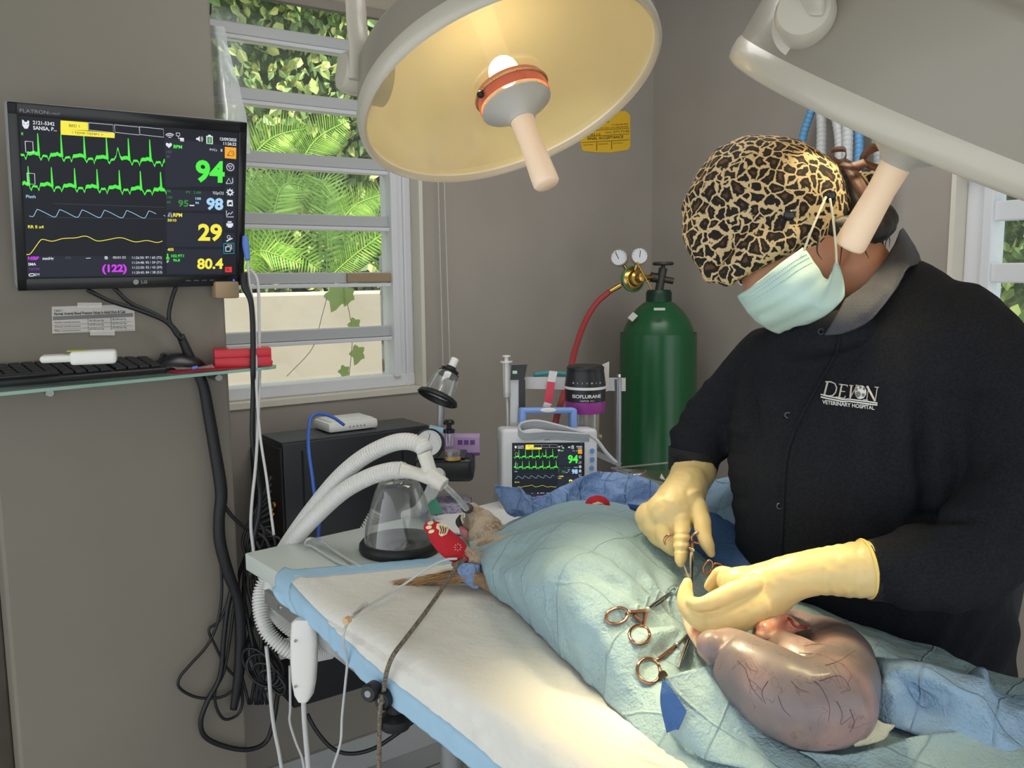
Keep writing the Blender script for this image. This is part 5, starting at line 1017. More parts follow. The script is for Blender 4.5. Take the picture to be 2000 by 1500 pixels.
# main fenestrated drape: rows run from the head end (left) to the tail end (right); columns from far to near
ctrl = [
 [(912, 1040, .90), (914, 1056, .955), (920, 1075, .965), (930, 1105, .955), (942, 1140, .93), (950, 1160, .915)],
 [(985, 1015, .90), (985, 1036, 1.0), (985, 1075, 1.0), (985, 1120, .985), (985, 1160, .95), (995, 1198, .912)],
 [(1090, 960, .91), (1095, 990, 1.045), (1085, 1050, 1.05), (1075, 1120, 1.03), (1065, 1190, .98), (1058, 1258, .912)],
 [(1190, 960, .91), (1190, 988, 1.05), (1175, 1060, 1.055), (1155, 1150, 1.03), (1140, 1240, .985), (1120, 1318, .912)],
 [(1290, 985, .92), (1285, 1018, 1.035), (1270, 1090, 1.03), (1240, 1180, 1.01), (1215, 1290, .965), (1190, 1380, .913)],
 [(1380, 1040, .92), (1372, 1080, 1.01), (1345, 1150, .992), (1325, 1225, .98), (1285, 1330, .95), (1255, 1435, .913)],
 [(1480, 1090, .92), (1460, 1130, .985), (1440, 1195, .965), (1420, 1270, .945), (1370, 1370, .935), (1335, 1490, .914)],
 [(1640, 1170, .92), (1620, 1200, .98), (1600, 1260, .955), (1570, 1350, .94), (1510, 1440, .93), (1450, 1540, .914)],
 [(1790, 1230, .92), (1770, 1262, .95), (1745, 1330, .93), (1720, 1400, .93), (1670, 1480, .92), (1620, 1600, .914)],
 [(1905, 1290, .93), (1890, 1320, .945), (1880, 1380, .93), (1860, 1440, .925), (1820, 1520, .92), (1790, 1640, .914)],
 [(2090, 1330, .93), (2080, 1360, .945), (2060, 1420, .93), (2050, 1470, .92), (2020, 1560, .92), (1990, 1680, .914)]]
rows = [[G(*c) for c in r] for r in ctrl]
dm = MB(); dg = patch(rows, 16, 13, dz); dm.grid(dg)
drape = dm.build('surgical_drape', drm, smooth=180, solid=.0012); tag(drape, 'large pale aqua surgical drape spread over the whole body of the dog', 'drape')
dtree = bvh(dm)
# loose folds of drape thrown over the tail end and the near side
def sheet(name, label, ctrl_, mat, fs=.006, fq=12, cat='drape', n=10, th=.0012):
    m = MB(); m.grid(patch([[G(*c) for c in r] for r in ctrl_], n, n, lambda p, u, v: fs * fold(p, fq) + fs * .45 * fold(p, fq * 2.7, 3) + fs * .8 * abs(fold(p, fq * .6, 7)))); o = m.build(name, mat, smooth=180, solid=th); return tag(o, label, cat), m
sheet('surgical_drape', 'pale blue drape corner folded over in front of the swollen organ at its near side',
      [[(1300, 1322, .985), (1302, 1370, .96), (1305, 1400, .935), (1308, 1432, .918)], [(1350, 1308, .99), (1350, 1370, .965), (1352, 1430, .94), (1375, 1480, .92)], [(1400, 1300, .99), (1420, 1370, .965), (1440, 1440, .94), (1450, 1500, .925)], [(1440, 1330, .965), (1480, 1400, .945), (1520, 1460, .93), (1560, 1510, .92)], [(1490, 1410, .93), (1530, 1445, .925), (1600, 1480, .92), (1650, 1530, .915)]], drm, .004, 14)
sheet('surgical_drape', 'blue drape ruffled behind the swollen organ at the right edge of the table',
      [[(1690, 1250, .94), (1692, 1290, .95), (1700, 1340, .94), (1705, 1400, .925)], [(1735, 1262, .955), (1735, 1290, .985), (1738, 1340, .965), (1745, 1420, .93)], [(1800, 1280, .95), (1795, 1300, .99), (1800, 1360, .955), (1830, 1440, .93)], [(1870, 1305, .955), (1865, 1330, .985), (1870, 1380, .965), (1900, 1450, .935)], [(1925, 1302, .96), (1925, 1330, .985), (1930, 1400, .965), (1960, 1470, .93)], [(1968, 1345, .94), (1970, 1365, .965), (1990, 1420, .95), (2040, 1480, .93)], [(2060, 1340, .94), (2060, 1365, .96), (2080, 1430, .945), (2110, 1490, .93)]], drl, .014, 12)
sheet('surgical_drape', 'pale blue drape spread across the near right corner below the swollen organ',
      [[(1560, 1468, .925), (1600, 1490, .922), (1640, 1560, .917)], [(1680, 1470, .93), (1730, 1500, .925), (1760, 1570, .92)], [(1790, 1440, .935), (1850, 1480, .93), (1900, 1560, .922)], [(1900, 1420, .94), (1960, 1450, .935), (2020, 1530, .925)], [(2010, 1380, .945), (2070, 1410, .94), (2120, 1480, .93)]], drm, .006, 11)
tri, _ = sheet('drape_flap', 'small deep blue triangular flap at the near side of the aqua drape', [[(1294, 1325, .992), (1290, 1360, .975), (1292, 1385, .96), (1302, 1432, .94)], [(1315, 1350, .985), (1318, 1370, .975), (1325, 1395, .96), (1318, 1425, .943)], [(1338, 1385, .97), (1340, 1390, .966), (1336, 1402, .957), (1325, 1426, .944)]], drd, .001, 20)
sheet('drape_flap', 'blue drape corner peeking out below the red-socked paw', [[(895, 1100, .96), (893, 1115, .945), (905, 1135, .93)], [(915, 1100, .96), (915, 1125, .94), (925, 1150, .915)], [(945, 1105, .95), (942, 1125, .935), (935, 1148, .92)]], drb, .001, 20)
# crumpled blue drapes on the far side of the dog
sheet('blue_drape', 'crumpled mid blue drape beyond the dog in front of the patient monitor',
      [[(965, 953, 1.0), (968, 968, .975), (980, 995, .95), (1000, 1015, .93)], [(1000, 955, 1.0), (1005, 972, .98), (1012, 1000, .955), (1030, 1018, .935)], [(1050, 970, 1.0), (1050, 985, .98), (1050, 1005, .96), (1060, 1020, .94)], [(1100, 948, 1.03), (1100, 970, 1.01), (1100, 990, .99), (1100, 1010, .96)], [(1150, 925, 1.05), (1150, 955, 1.02), (1150, 985, .99), (1150, 1010, .96)], [(1200, 918, 1.055), (1210, 950, 1.03), (1220, 985, 1.0), (1225, 1020, .97)], [(1260, 935, 1.05), (1265, 960, 1.03), (1280, 1000, 1.0), (1285, 1030, .97)], [(1320, 955, 1.04), (1330, 985, 1.02), (1340, 1020, 1.0), (1350, 1050, .97)]], drb, .016, 19, n=16)
sheet('blue_drape', 'deep blue drape between the surgeon and the dog, below her right hand',
      [[(1225, 985, 1.03), (1240, 1010, 1.0), (1260, 1030, .96)], [(1320, 995, 1.03), (1320, 1030, 1.0), (1320, 1090, .96)], [(1390, 990, 1.05), (1390, 1050, 1.02), (1390, 1150, .97)], [(1440, 1005, 1.05), (1445, 1070, 1.02), (1450, 1180, .97)], [(1510, 1010, 1.05), (1520, 1080, 1.02), (1530, 1220, .97)]], drd, .004, 9)
sheet('blue_drape', 'light blue cloth over the instrument stand beyond the surgeon right hand',
      [[(1370, 935, 1.09), (1375, 965, 1.07), (1380, 1000, 1.05)], [(1405, 935, 1.09), (1410, 975, 1.07), (1410, 1010, 1.045)], [(1440, 925, 1.10), (1440, 985, 1.07), (1442, 1055, 1.02)], [(1480, 925, 1.10), (1480, 985, 1.07), (1480, 1055, 1.02)]], drl, .006, 25)
# steel tray
tr = T('steel_tray', 'polished steel instrument tray beside the surgeon right wrist, beyond the blue drape', 'tray', P(1250, 960, 1.8)); mir = M('mirror_steel', '#D5D3CE', .10, 1.0)
a, b, c, d_ = P(1195, 915, 1.86), P(1330, 955, 1.66), P(1330, 902, 1.95), P(1330, 985, 1.64)
e_ = P(1203, 941, 1.86)
MB().add([a, b, d_, e_], [(0, 1, 2, 3)]).build('front_wall', mir, tr, 0, solid=.0015)
MB().add([a, c, P(1400, 925, 1.75), b], [(0, 1, 2, 3)]).build('back_wall', M('tray_inner', '#CFC9BC', .15, 1), tr, 0, solid=.0015)
MB().tube([b, a, c], .0028, 10, 1).build('rolled_rim', chrome, tr)
MB().prism([P(1228, 924, 1.8), P(1262, 918, 1.82), P(1258, 926, 1.8), P(1236, 929, 1.78)], V(0, 0, .003)).build('metal_lid', chrome, tr)
MB().add([P(1286, 942, 1.74), P(1300, 938, 1.73), P(1292, 925, 1.76)], [(0, 1, 2)]).build('white_corner', M('white_paper'), tr, 0, solid=.001)

# ================================================================== THE DOG
fur = M('dog_fur', '#C9B8A2', .85, bump=(130, 1, .006), var=('#8d7660', 24, .42, .68)); 
def rp(x, y, d, r): return P(x, y, d), r / F * d
def chain(mb, pts, seg=16, n=5, cap='round'): q = [rp(*p) for p in pts]; return mb.tube([a for a, _ in q], [b for _, b in q], seg, n, cap)
dog = T('dog', 'tan and white dog on its back under the drape, muzzle and ear fur showing', 'dog', G(1050, 1150, ZT))
mb = MB(); chain(mb, [(922, 994, 1.80, 14), (930, 1008, 1.80, 22), (945, 1030, 1.79, 33), (955, 1055, 1.76, 36), (975, 1088, 1.74, 28)]); chain(mb, [(903, 1018, 1.81, 8), (915, 1035, 1.80, 14), (940, 1060, 1.79, 26)])
q = [TB(.42, .29, .932), TB(.58, .30, .955), TB(.74, .30, .95), TB(.84, .30, .94)]; mb.tube([P(990, 1090, 1.74)] + q, [.035, .04, .045, .045, .035], 20, 5, 'round')
chain(mb, [(965, 1110, 1.53, 22), (930, 1096, 1.51, 19), (905, 1080, 1.5, 17)]); mb.tube([TB(.55, .36, .94), P(1175, 1005, 1.68), P(1168, 992, 1.73)], [.03, .018, .015], 14, 5, 'round')
def furd(v, n): return .0025 * fold(v, 90) + .002 * fold(v, 160, 3)
body = fuse(mb, 'body', fur, dog, .0045, 3, furd)
# muzzle whiskers / fur tufts
fl = M('pale_fur', '#DCCBB3', .9); tn = M('tan_fur', '#C9A373', .9)
def tuft(parent, name, mat, pts_, n, ln, spread, r=.0007, seed=1, dirs=None):
    rr = random.Random(seed); mb = MB()
    for i in range(n):
        t = rr.random(); a = pts_[0].lerp(pts_[1], t) + Vector([rr.uniform(-1, 1) * spread for _ in range(3)])
        d = (dirs + Vector([rr.uniform(-.35, .35) for _ in range(3)])).normalized(); L = ln * rr.uniform(.5, 1)
        mb.tube([a, a + d * L * .5 + V(0, 0, rr.uniform(0, .004)), a + d * L], [r, r * .9, r * .2], 4, 2)
    return mb.build(name, mat, parent, 180)
tr_ = bvh(ob_src['body']); rr = random.Random(4); mb = MB(); mb2 = MB()
for i in range(2400):
    x, y = rr.uniform(895, 1010), rr.uniform(975, 1075); p = hit(tr_, x, y, 0)
    if p is None: continue
    m_ = mb if rr.random() < .6 else mb2; dd = (P(x + rr.uniform(8, 22), y + rr.uniform(12, 26), 1.0) - P(x, y, 1.0)).normalized() + FW * -.35
    m_.tube([p, p + dd.normalized() * rr.uniform(.008, .018)], [.00055, .0001], 4, 1)
ht = T  # hair of the muzzle
mb.build('pale_hair', fl, dog, 180)['kind'] = 'stuff'; mb2.build('tan_hair', M('light_tan_hair', '#B99F84', .9), dog, 180)['kind'] = 'stuff'
MB().ball(P(913, 993, 1.775), .0125, (1, 1, .85)).build('nose', M('dog_nose', '#4e4847', .5, bump=(200, .5)), dog)
MB().tube([P(900, 1030, 1.785), P(908, 1042, 1.78), P(920, 1052, 1.78)], [.004, .009, .006], 12, 4, 'round').build('tongue', M('tongue_pink', '#C97C86', .35), dog)
MB().tube([P(899, 1008, 1.79), P(895, 1020, 1.79), P(903, 1034, 1.785)], [.003, .006, .004], 12, 4, 'round').build('lip', M('dark_lip', '#37302e', .5), dog)
MB().tube([P(905, 1003, 1.782), P(902, 1012, 1.78), P(905, 1022, 1.78)], [.002, .003, .002], 8, 3).build('tooth', M('ivory_tooth', '#E2D8BE', .4), dog)
earp = [G(800, 1138, .91), G(850, 1135, .915), G(905, 1128, .925), G(945, 1130, .93)]
MB().tube(earp + [G(960, 1140, .925)], [.003, .010, .016, .022, .02], 16, 5, 'round', None, (V(0, 0, 1), .55)).build('ear', M('ear_fur', '#A98A68', .9, bump=(160, 1, .005), var=('#6f5a45', 20, .45, .6)), dog, 180)
rr = random.Random(8); mb = MB(); mb2 = MB()
for i in range(900):
    t = rr.random(); a = Vector(crom([tuple(p) for p in earp], 10)[int(t * 30)]) + V(rr.uniform(-1, 1) * .018 * t, rr.uniform(-1, 1) * .02 * t, rr.uniform(.002, .012) * (.4 + t))
    d = (earp[0] - earp[2]).normalized() + V(rr.uniform(-.3, .3), rr.uniform(-.3, .3), rr.uniform(-.12, .12)); (mb if rr.random() < .6 else mb2).tube([a, a + d * .015, a + d.normalized() * rr.uniform(.025, .05) + V(0, 0, -.004)], [.0006, .0005, .0001], 4, 2)
mb.build('ear_hair', tn, dog, 180)['kind'] = 'stuff'; mb2.build('ear_hair', M('dark_tan_hair', '#8f6f4c', .9), dog, 180)['kind'] = 'stuff'
# socks
redk = M('red_knit', '#C4202F', .85, bump=(350, .8, .003)); crp = M('cream_print', '#E8DDB8', .7)
so_ = MB(); chain(so_, [(840, 1030, 1.5, 13), (852, 1038, 1.5, 20), (870, 1058, 1.5, 24), (890, 1075, 1.5, 24), (906, 1088, 1.5, 17)], 20)
sock = fuse(so_, 'paw_sock', redk, None, .002, 3, base=P(873, 1080, 1.5)); tag(sock, 'red knitted paw sock with a cream paw print on the near raised front paw', 'sock')
stt = bvh(ob_src['paw_sock'])
def decal(tree, poly, mat, name, parent, off=.0008, th=0):
    """lays a small shape onto a surface, following its curve"""
    bm = bmesh.new(); vs = [bm.verts.new((x, y, 0)) for x, y in poly]; f = bm.faces.new(vs); bmesh.ops.triangulate(bm, faces=[f]); bmesh.ops.subdivide_edges(bm, edges=bm.edges[:], cuts=2, use_grid_fill=True)
    m = MB(); bm.verts.index_update(); pts = []; 
    for v in bm.verts:
        p = hit(tree, v.co.x, v.co.y, off); pts.append(p)
    ok = [p for p in pts if p is not None]
    if ok:
        dm_ = sum(depth(p) for p in ok) / len(ok); m.add([p if p is not None else P(v.co.x, v.co.y, dm_) for p, v in zip(pts, bm.verts)], [[v.index for v in f.verts] for f in bm.faces]); m.keep = False; o = m.build(name, mat, parent, 0)
    bm.free()
ell = lambda x, y, a, b, r, n=14: [(x + a * math.cos(t) * math.cos(r) - b * math.sin(t) * math.sin(r), y + a * math.cos(t) * math.sin(r) + b * math.sin(t) * math.cos(r)) for t in np.linspace(0, 2 * PI, n + 1)[:-1]]
decal(stt, [(853, 1024), (862, 1021), (872, 1024), (876, 1034), (872, 1044), (862, 1048), (857, 1044), (858, 1036), (852, 1032)], crp, 'pad_print', sock)
for x, y, r in ((841, 1022, .2), (838, 1030, .1), (843, 1038, .3)): decal(stt, ell(x, y, 6, 3.5, -r), crp, 'toe_print', sock)
for k in range(3): decal(stt, [(860 + k * 5 - 2, 1028 + k), (862 + k * 5 - 2, 1028 + k), (863 + k * 4, 1036), (861 + k * 4, 1043), (859 + k * 4, 1043), (861 + k * 4, 1036)], M('dark_red_line', '#6d1420', .8), 'print_line', sock, .0014)
for k in range(8): a = k * PI / 4; decal(stt, ell(894 + 6 * math.cos(a), 1069 + 6 * math.sin(a), 2, .9, a, 8), M('pale_red_print', '#E9A7A0', .8), 'flower_print', sock)
MB().torus(P(897, 1097, 1.49), (P(905, 1110, 1.6) - P(890, 1080, 1.6)), .011, .004, 20, 8).build('rope_knot', M('braided_rope'), rope)
mb = MB(); mb.ball(P(1167, 986, 1.60), .023, (1, .8, .75)); s2_ = mb.build('paw_sock', redk, smooth=180); tag(s2_, 'red paw sock with cream print on the far front paw, half hidden by drapes', 'sock')
st2 = bvh(mb); decal(st2, [(1152, 992), (1158, 983), (1168, 980), (1178, 983), (1184, 992), (1176, 997), (1160, 998)], crp, 'pad_print', s2_)
for k in range(4): decal(st2, [(1155 + k, 986 + 3 * k), (1180 - k, 984 + 3 * k), (1181 - k, 985 + 3 * k), (1155 + k, 987 + 3 * k)], M('dark_red_line'), 'print_line', s2_, .0014)

# ================================================================== THE SWOLLEN UTERUS
um = bpy.data.materials.new('taut_organ'); um.use_nodes = True; nt = um.node_tree; b = nt.nodes['Principled BSDF']; L = nt.links.new
tc = nt.nodes.new('ShaderNodeTexCoord'); n1 = nt.nodes.new('ShaderNodeTexNoise'); n1.inputs['Scale'].default_value = 14; n1.inputs['Detail'].default_value = 4
cr = nt.nodes.new('ShaderNodeValToRGB'); cr.color_ramp.elements[0].position = .36; cr.color_ramp.elements[0].color = hexc('#787074'); cr.color_ramp.elements[1].position = .66; cr.color_ramp.elements[1].color = hexc('#AA8B87'); e = cr.color_ramp.elements.new(.5); e.color = hexc('#887877')
n2 = nt.nodes.new('ShaderNodeTexNoise'); n2.inputs['Scale'].default_value = 22; n2.inputs['Detail'].default_value = 3; n2.inputs['Distortion'].default_value = .8
mr = nt.nodes.new('ShaderNodeMath'); mr.operation = 'SUBTRACT'; mr.inputs[1].default_value = .5; ab_ = nt.nodes.new('ShaderNodeMath'); ab_.operation = 'ABSOLUTE'
m2 = nt.nodes.new('ShaderNodeMapRange'); m2.inputs[1].default_value = .0; m2.inputs[2].default_value = .010; m2.inputs[3].default_value = .55; m2.inputs[4].default_value = 0
mx_ = nt.nodes.new('ShaderNodeMix'); mx_.data_type = 'RGBA'; mx_.inputs[7].default_value = hexc('#64444A')
L(tc.outputs['Object'], n1.inputs[0]); L(n1.outputs['Fac'], cr.inputs[0]); L(tc.outputs['Object'], n2.inputs[0]); L(n2.outputs['Fac'], mr.inputs[0]); L(mr.outputs[0], ab_.inputs[0]); L(ab_.outputs[0], m2.inputs[0]); L(m2.outputs[0], mx_.inputs[0]); L(cr.outputs[0], mx_.inputs[6]); L(mx_.outputs[2], b.inputs['Base Color'])
b.inputs['Roughness'].default_value = .38; b.inputs['Coat Weight'].default_value = .2; b.inputs['Coat Roughness'].default_value = .12; b.inputs['Subsurface Weight'].default_value = .12; b.inputs['Subsurface Radius'].default_value = (.02, .008, .006)
def zch(mb, pts, seg=28, n=6): chain(mb, [(x, y, depth(G(x, y, z)), r) for x, y, z, r in pts], seg, n)
mb = MB(); zch(mb, [(1392, 1262, 1.01, 32), (1420, 1275, 1.0, 52), (1462, 1310, .99, 70), (1515, 1347, .98, 82), (1570, 1372, .972, 87), (1622, 1370, .97, 88)]); zch(mb, [(1622, 1370, .97, 88), (1640, 1330, .965, 75), (1636, 1285, .965, 66), (1612, 1258, .97, 55), (1575, 1240, .975, 44), (1530, 1222, .985, 38), (1490, 1213, .99, 30)])
zch(mb, [(1500, 1250, .985, 34), (1545, 1290, .975, 52), (1585, 1320, .97, 60)], 24, 6)
def ud(v, n): return .0012 * fold(v, 26) + .0008 * fold(v, 60, 4)
ut = fuse(mb, 'swollen_uterus', um, None, .0035, 5, ud, base=G(1570, 1440, .93)); tag(ut, 'large swollen purple-grey uterus lying out on the drape at the right of the table', 'organ')
utt = bvh(ob_src['swollen_uterus'])
vnm = M('vein', '#5a3840', .4)
def veins(pts, r): 
    q = [hit(utt, x, y, r * .1) for x, y in [tuple(p) for p in crom(pts, 5)]]; q = [p for p in q if p is not None]
    if len(q) > 2: MB().tube(q, [r * (1 - .6 * i / len(q)) for i in range(len(q))], 6, 1).build('vein', vnm, ut, 180)
for k, pts in enumerate(([(1440, 1290), (1455, 1305), (1462, 1325), (1475, 1335), (1490, 1350)], [(1455, 1292), (1462, 1305), (1478, 1312)], [(1462, 1325), (1470, 1345), (1490, 1370)], [(1600, 1330), (1640, 1320), (1660, 1345), (1650, 1350)], [(1612, 1300), (1640, 1290), (1670, 1270)], [(1635, 1370), (1645, 1395), (1642, 1415), (1665, 1398)], [(1590, 1330), (1605, 1345), (1620, 1380), (1618, 1410)],
    [(1570, 1262), (1600, 1258), (1640, 1265)], [(1560, 1275), (1605, 1280), (1650, 1300)], [(1500, 1330), (1488, 1352), (1495, 1375)], [(1520, 1360), (1530, 1385), (1545, 1400)], [(1545, 1330), (1560, 1345), (1580, 1352)], [(1660, 1385), (1668, 1410), (1660, 1430)])): veins(pts, .0005)
flm = M('raw_tissue', '#D98A74', .3, coat=.5, bump=(40, .8, .004), var=('#F0CBAA', 30, .42, .6)); dkr = M('dark_red_tissue', '#7d2a28', .3, coat=.4)
mb = MB(); zch(mb, [(1490, 1228, 1.01, 14), (1525, 1212, 1.01, 17), (1553, 1222, 1.005, 10)], 16, 5); zch(mb, [(1482, 1240, 1.005, 8), (1525, 1238, 1.0, 9), (1560, 1228, 1.0, 6), (1582, 1227, .995, 3)], 12, 5)
zch(mb, [(1345, 1195, .99, 16), (1358, 1225, .985, 20), (1372, 1256, .98, 16)], 16, 5); fl_ = fuse(mb, 'exposed_tissue', flm, None, .002, 2, base=G(1500, 1240, 1.0)); tag(fl_, 'glistening orange-pink tissue between the gloved left hand and the swollen uterus', 'tissue')
MB().tube([G(1510, 1200, 1.015), G(1540, 1208, 1.015), G(1553, 1222, 1.015), G(1575, 1226, 1.01)], .002, 10, 5).build('dark_vessel', dkr, fl_, 180)
gz_, _ = sheet('gauze_swab', 'folded cream gauze swab tucked under the lower right of the swollen uterus', [[(1660, 1440, .95), (1665, 1450, .94), (1668, 1458, .93)], [(1700, 1405, .96), (1705, 1430, .945), (1715, 1448, .935)], [(1725, 1412, .955), (1728, 1428, .945), (1728, 1440, .935)], [(1748, 1415, .95), (1745, 1422, .945), (1738, 1430, .938)]], M('gauze_cream', '#DAD5B8', .9, bump=(200, 1, .003)), .004, 40, 'gauze')

# ================================================================== SURGICAL INSTRUMENTS
scm = M('rose_gold_steel', '#B98E78', .18, 1.0); ssm = M('bright_steel', '#D8D8D6', .15, 1.0)
def SD(x, y, off=.007):
    p = hit(dtree, x, y, off); return depth(p) if p is not None else 1.2
def forceps(name, label, cat, R1, R2, piv, tip, r=(22, 22), group=None, axn=None, lay=False):
    """R1, R2: (x, y, d, rx, ry, angle) of the finger rings; piv, tip: (x, y, d)"""
    o = T(name, label, cat, P(*piv), group)
    pv, tp = P(*piv), P(*tip)
    for i, R_ in enumerate((R1, R2)):
        if R_ is None: continue
        c = P(*R_[:3]); k = R_[2] / F; a = math.radians(R_[5]); ux = RT * math.cos(a) - UP * math.sin(a); uy = -RT * math.sin(a) - UP * math.cos(a); n_ = (ux.cross(uy) + (axn or V(0, 0, 0))).normalized()
        pts = []
        for t in np.linspace(0, 2 * PI, 29):
            xx = R_[0] + R_[3] * math.cos(t) * math.cos(a) - R_[4] * math.sin(t) * math.sin(a); yy = R_[1] + R_[3] * math.cos(t) * math.sin(a) + R_[4] * math.sin(t) * math.cos(a); pts.append(P(xx, yy, SD(xx, yy, .0055)) if lay else P(xx, yy, R_[2]))
        h = MB(); h.tube(pts, .0021, 10, 1); hd = h.build('finger_ring', scm, o, 180)
        near = min(pts, key=lambda p: (p - pv).length); off = (RT.cross(tp - pv)).normalized()
        MB().tube([near, near.lerp(pv, .5), pv], [.0024, .0026, .003], 12, 4).build('shank', scm, o, 180)
        s_ = .0012 * (1 if i else -1); MB().tube([pv, pv.lerp(tp, .5) + UP * s_ * 2, tp + UP * s_ * .5], [.0032, .0024, .0012], 12, 4).build('jaw', ssm, o, 180)
    MB().lathe([(0, -.003), (.0035, -.003), (.0035, .003), (0, .003)], pv, -FW, 16).build('pivot_screw', ssm, o)
    return o
forceps('towel_clamp', 'rose-gold handled towel clamp lying on the aqua drape left of the gloved hand', 'clamp', (1205, 1203, SD(1205, 1203), 22, 15, -18), (1249, 1240, SD(1249, 1240), 20, 18, 10), (1262, 1193, SD(1262, 1193, .010)), (1312, 1158, SD(1312, 1158, .010)), lay=True)
MB().tube([P(1238, 1201, SD(1238, 1201)), P(1252, 1213, SD(1252, 1213))], .003).build('ratchet', scm, bpy.data.objects['towel_clamp'])
mb = MB(); mb.torus(P(1311, 1155, SD(1311, 1155, .008)), FW, .010, .0013, 24, 8, (1.2, .5)); mb.build('curved_jaw', ssm, bpy.data.objects['towel_clamp'])
forceps('artery_forceps', 'rose-gold handled forceps lying nearest the camera, pointing up to the gloved left hand', 'forceps', (1267, 1310, SD(1267, 1310, .015), 22, 25, -25), None, (1320, 1262, SD(1320, 1262, .015)), (1352, 1225, SD(1352, 1225, .014)), lay=True)
MB().tube([P(1325, 1305, SD(1325, 1305)), P(1335, 1275, SD(1335, 1275)), P(1350, 1235, SD(1350, 1235))], [.0016, .003, .0022], 12, 3).build('lower_shank', ssm, bpy.data.objects['artery_forceps'])
MB().lathe([(0, 0), (.006, 0), (.006, .004), (0, .004)], P(1294, 1318, SD(1294, 1318, .012)), -FW, 14).build('ratchet', scm, bpy.data.objects['artery_forceps'])
hf = forceps('needle_holder', 'needle holder held in the gloved right hand, pointing down to the left hand', 'needle holder', (1370, 1050, 1.29, 20, 11, -8), (1312, 1056, 1.30, 14, 12, 0), (1351, 1074, 1.27), (1350, 1160, 1.16))
MB().tube([P(1337, 1105, 1.25), P(1345, 1130, 1.20), P(1352, 1165, 1.15)], [.0012, .0035, .002], 12, 4).build('scissor_blade', ssm, hf)
forceps('artery_forceps', 'dark handled forceps partly hidden behind the knuckles of the gloved left hand', 'forceps', (1383, 1108, 1.25, 8, 14, 25), (1402, 1108, 1.26, 11, 7, 10), (1410, 1125, 1.24), (1430, 1150, 1.22))
for k, (a, b, c) in enumerate((((1385, 975, 1.62), (1420, 985, 1.6), (1470, 992, 1.58)), ((1385, 1000, 1.6), (1420, 998, 1.58), (1470, 985, 1.58)), ((1386, 960, 1.66), (1425, 962, 1.64), (1470, 958, 1.62)))):
    o = forceps('scissors', ('curved steel scissors lying lowest on the light blue cloth of the instrument stand', 'steel forceps lying across the middle of the instrument stand beside the surgeon', 'slim steel clamp lying highest on the instrument stand behind the right hand')[(2 - k) if k != 1 else 1], 'instrument', (b[0] + 14, b[1] - 8, b[2], 13, 6, 10), (b[0] + 14, b[1] + 10, b[2], 13, 6, -10), b, a, group=None)

# ================================================================== THE SURGEON
skin = M('skin', '#B98468', .5, sub=.15, bump=(200, .1, .001)); gown = M('black_gown', '#191b21', .85, spec=.15, bump=(500, .5, .002), var=('#202228', 300, .4, .6))
glove = M('latex_glove', '#E2CB90', .38, spec=.5, sub=.12, bump=(16, .22, .006))
per = T('person', 'surgeon in a black gown, leopard-print cap, pale mask and latex gloves leaning over the table', 'person', V(.68, 1.52, 0))
mb = MB(); chain(mb, [(1480, 400, 1.28, 120), (1520, 440, 1.27, 118), (1560, 480, 1.27, 98)], 28, 5); chain(mb, [(1560, 480, 1.25, 95), (1545, 530, 1.24, 74), (1540, 562, 1.24, 42)], 24, 5); chain(mb, [(1500, 520, 1.22, 60), (1478, 560, 1.21, 32), (1468, 582, 1.21, 16)], 20, 5)
chain(mb, [(1600, 480, 1.30, 95), (1665, 540, 1.30, 80), (1705, 590, 1.32, 76), (1720, 690, 1.34, 85)], 24, 5)
mb.tube([P(1700, 800, 1.36), P(1700, 900, 1.37), P(1740, 1150, 1.46), V(.66, 1.52, .85)], [.10, .11, .12, .13], 24, 5, 'round')
chain(mb, [(1740, 640, 1.3, 90), (1880, 680, 1.2, 55), (1975, 850, 1.15, 50), (1990, 980, 1.1, 45), (1850, 1090, 1.08, 40), (1700, 1112, 1.09, 34), (1560, 1130, 1.12, 27), (1480, 1160, 1.14, 28)], 18, 5); chain(mb, [(1640, 660, 1.36, 90), (1500, 720, 1.42, 50), (1430, 810, 1.43, 42), (1365, 880, 1.42, 34), (1345, 930, 1.42, 26), (1330, 980, 1.41, 24)], 18, 5)
for sx in (-.09, .09): mb.tube([V(.66 + sx * .6, 1.52 - sx * .8, .85), V(.67 + sx * .6, 1.53 - sx * .8, .48), V(.69 + sx * .6, 1.54 - sx * .8, .08), V(.63 + sx * .6, 1.46 - sx * .8, .04)], [.085, .06, .045, .04], 18, 5, 'round')
fuse(mb, 'body', skin, per, .006, 4)
# face details
MB().tube([P(1425, 540, 1.19), P(1432, 546, 1.185), P(1438, 548, 1.185)], .0012, 6).build('eyelashes', M('dark_hair', '#1b1513', .6), per)
MB().ball(P(1452, 548, 1.262), .008).build('eye', M('eye_white', '#E6E0DA', .2), per); MB().ball(P(1449, 549, 1.256), .004).build('iris', M('dark_iris', '#2a1a12', .1), per)
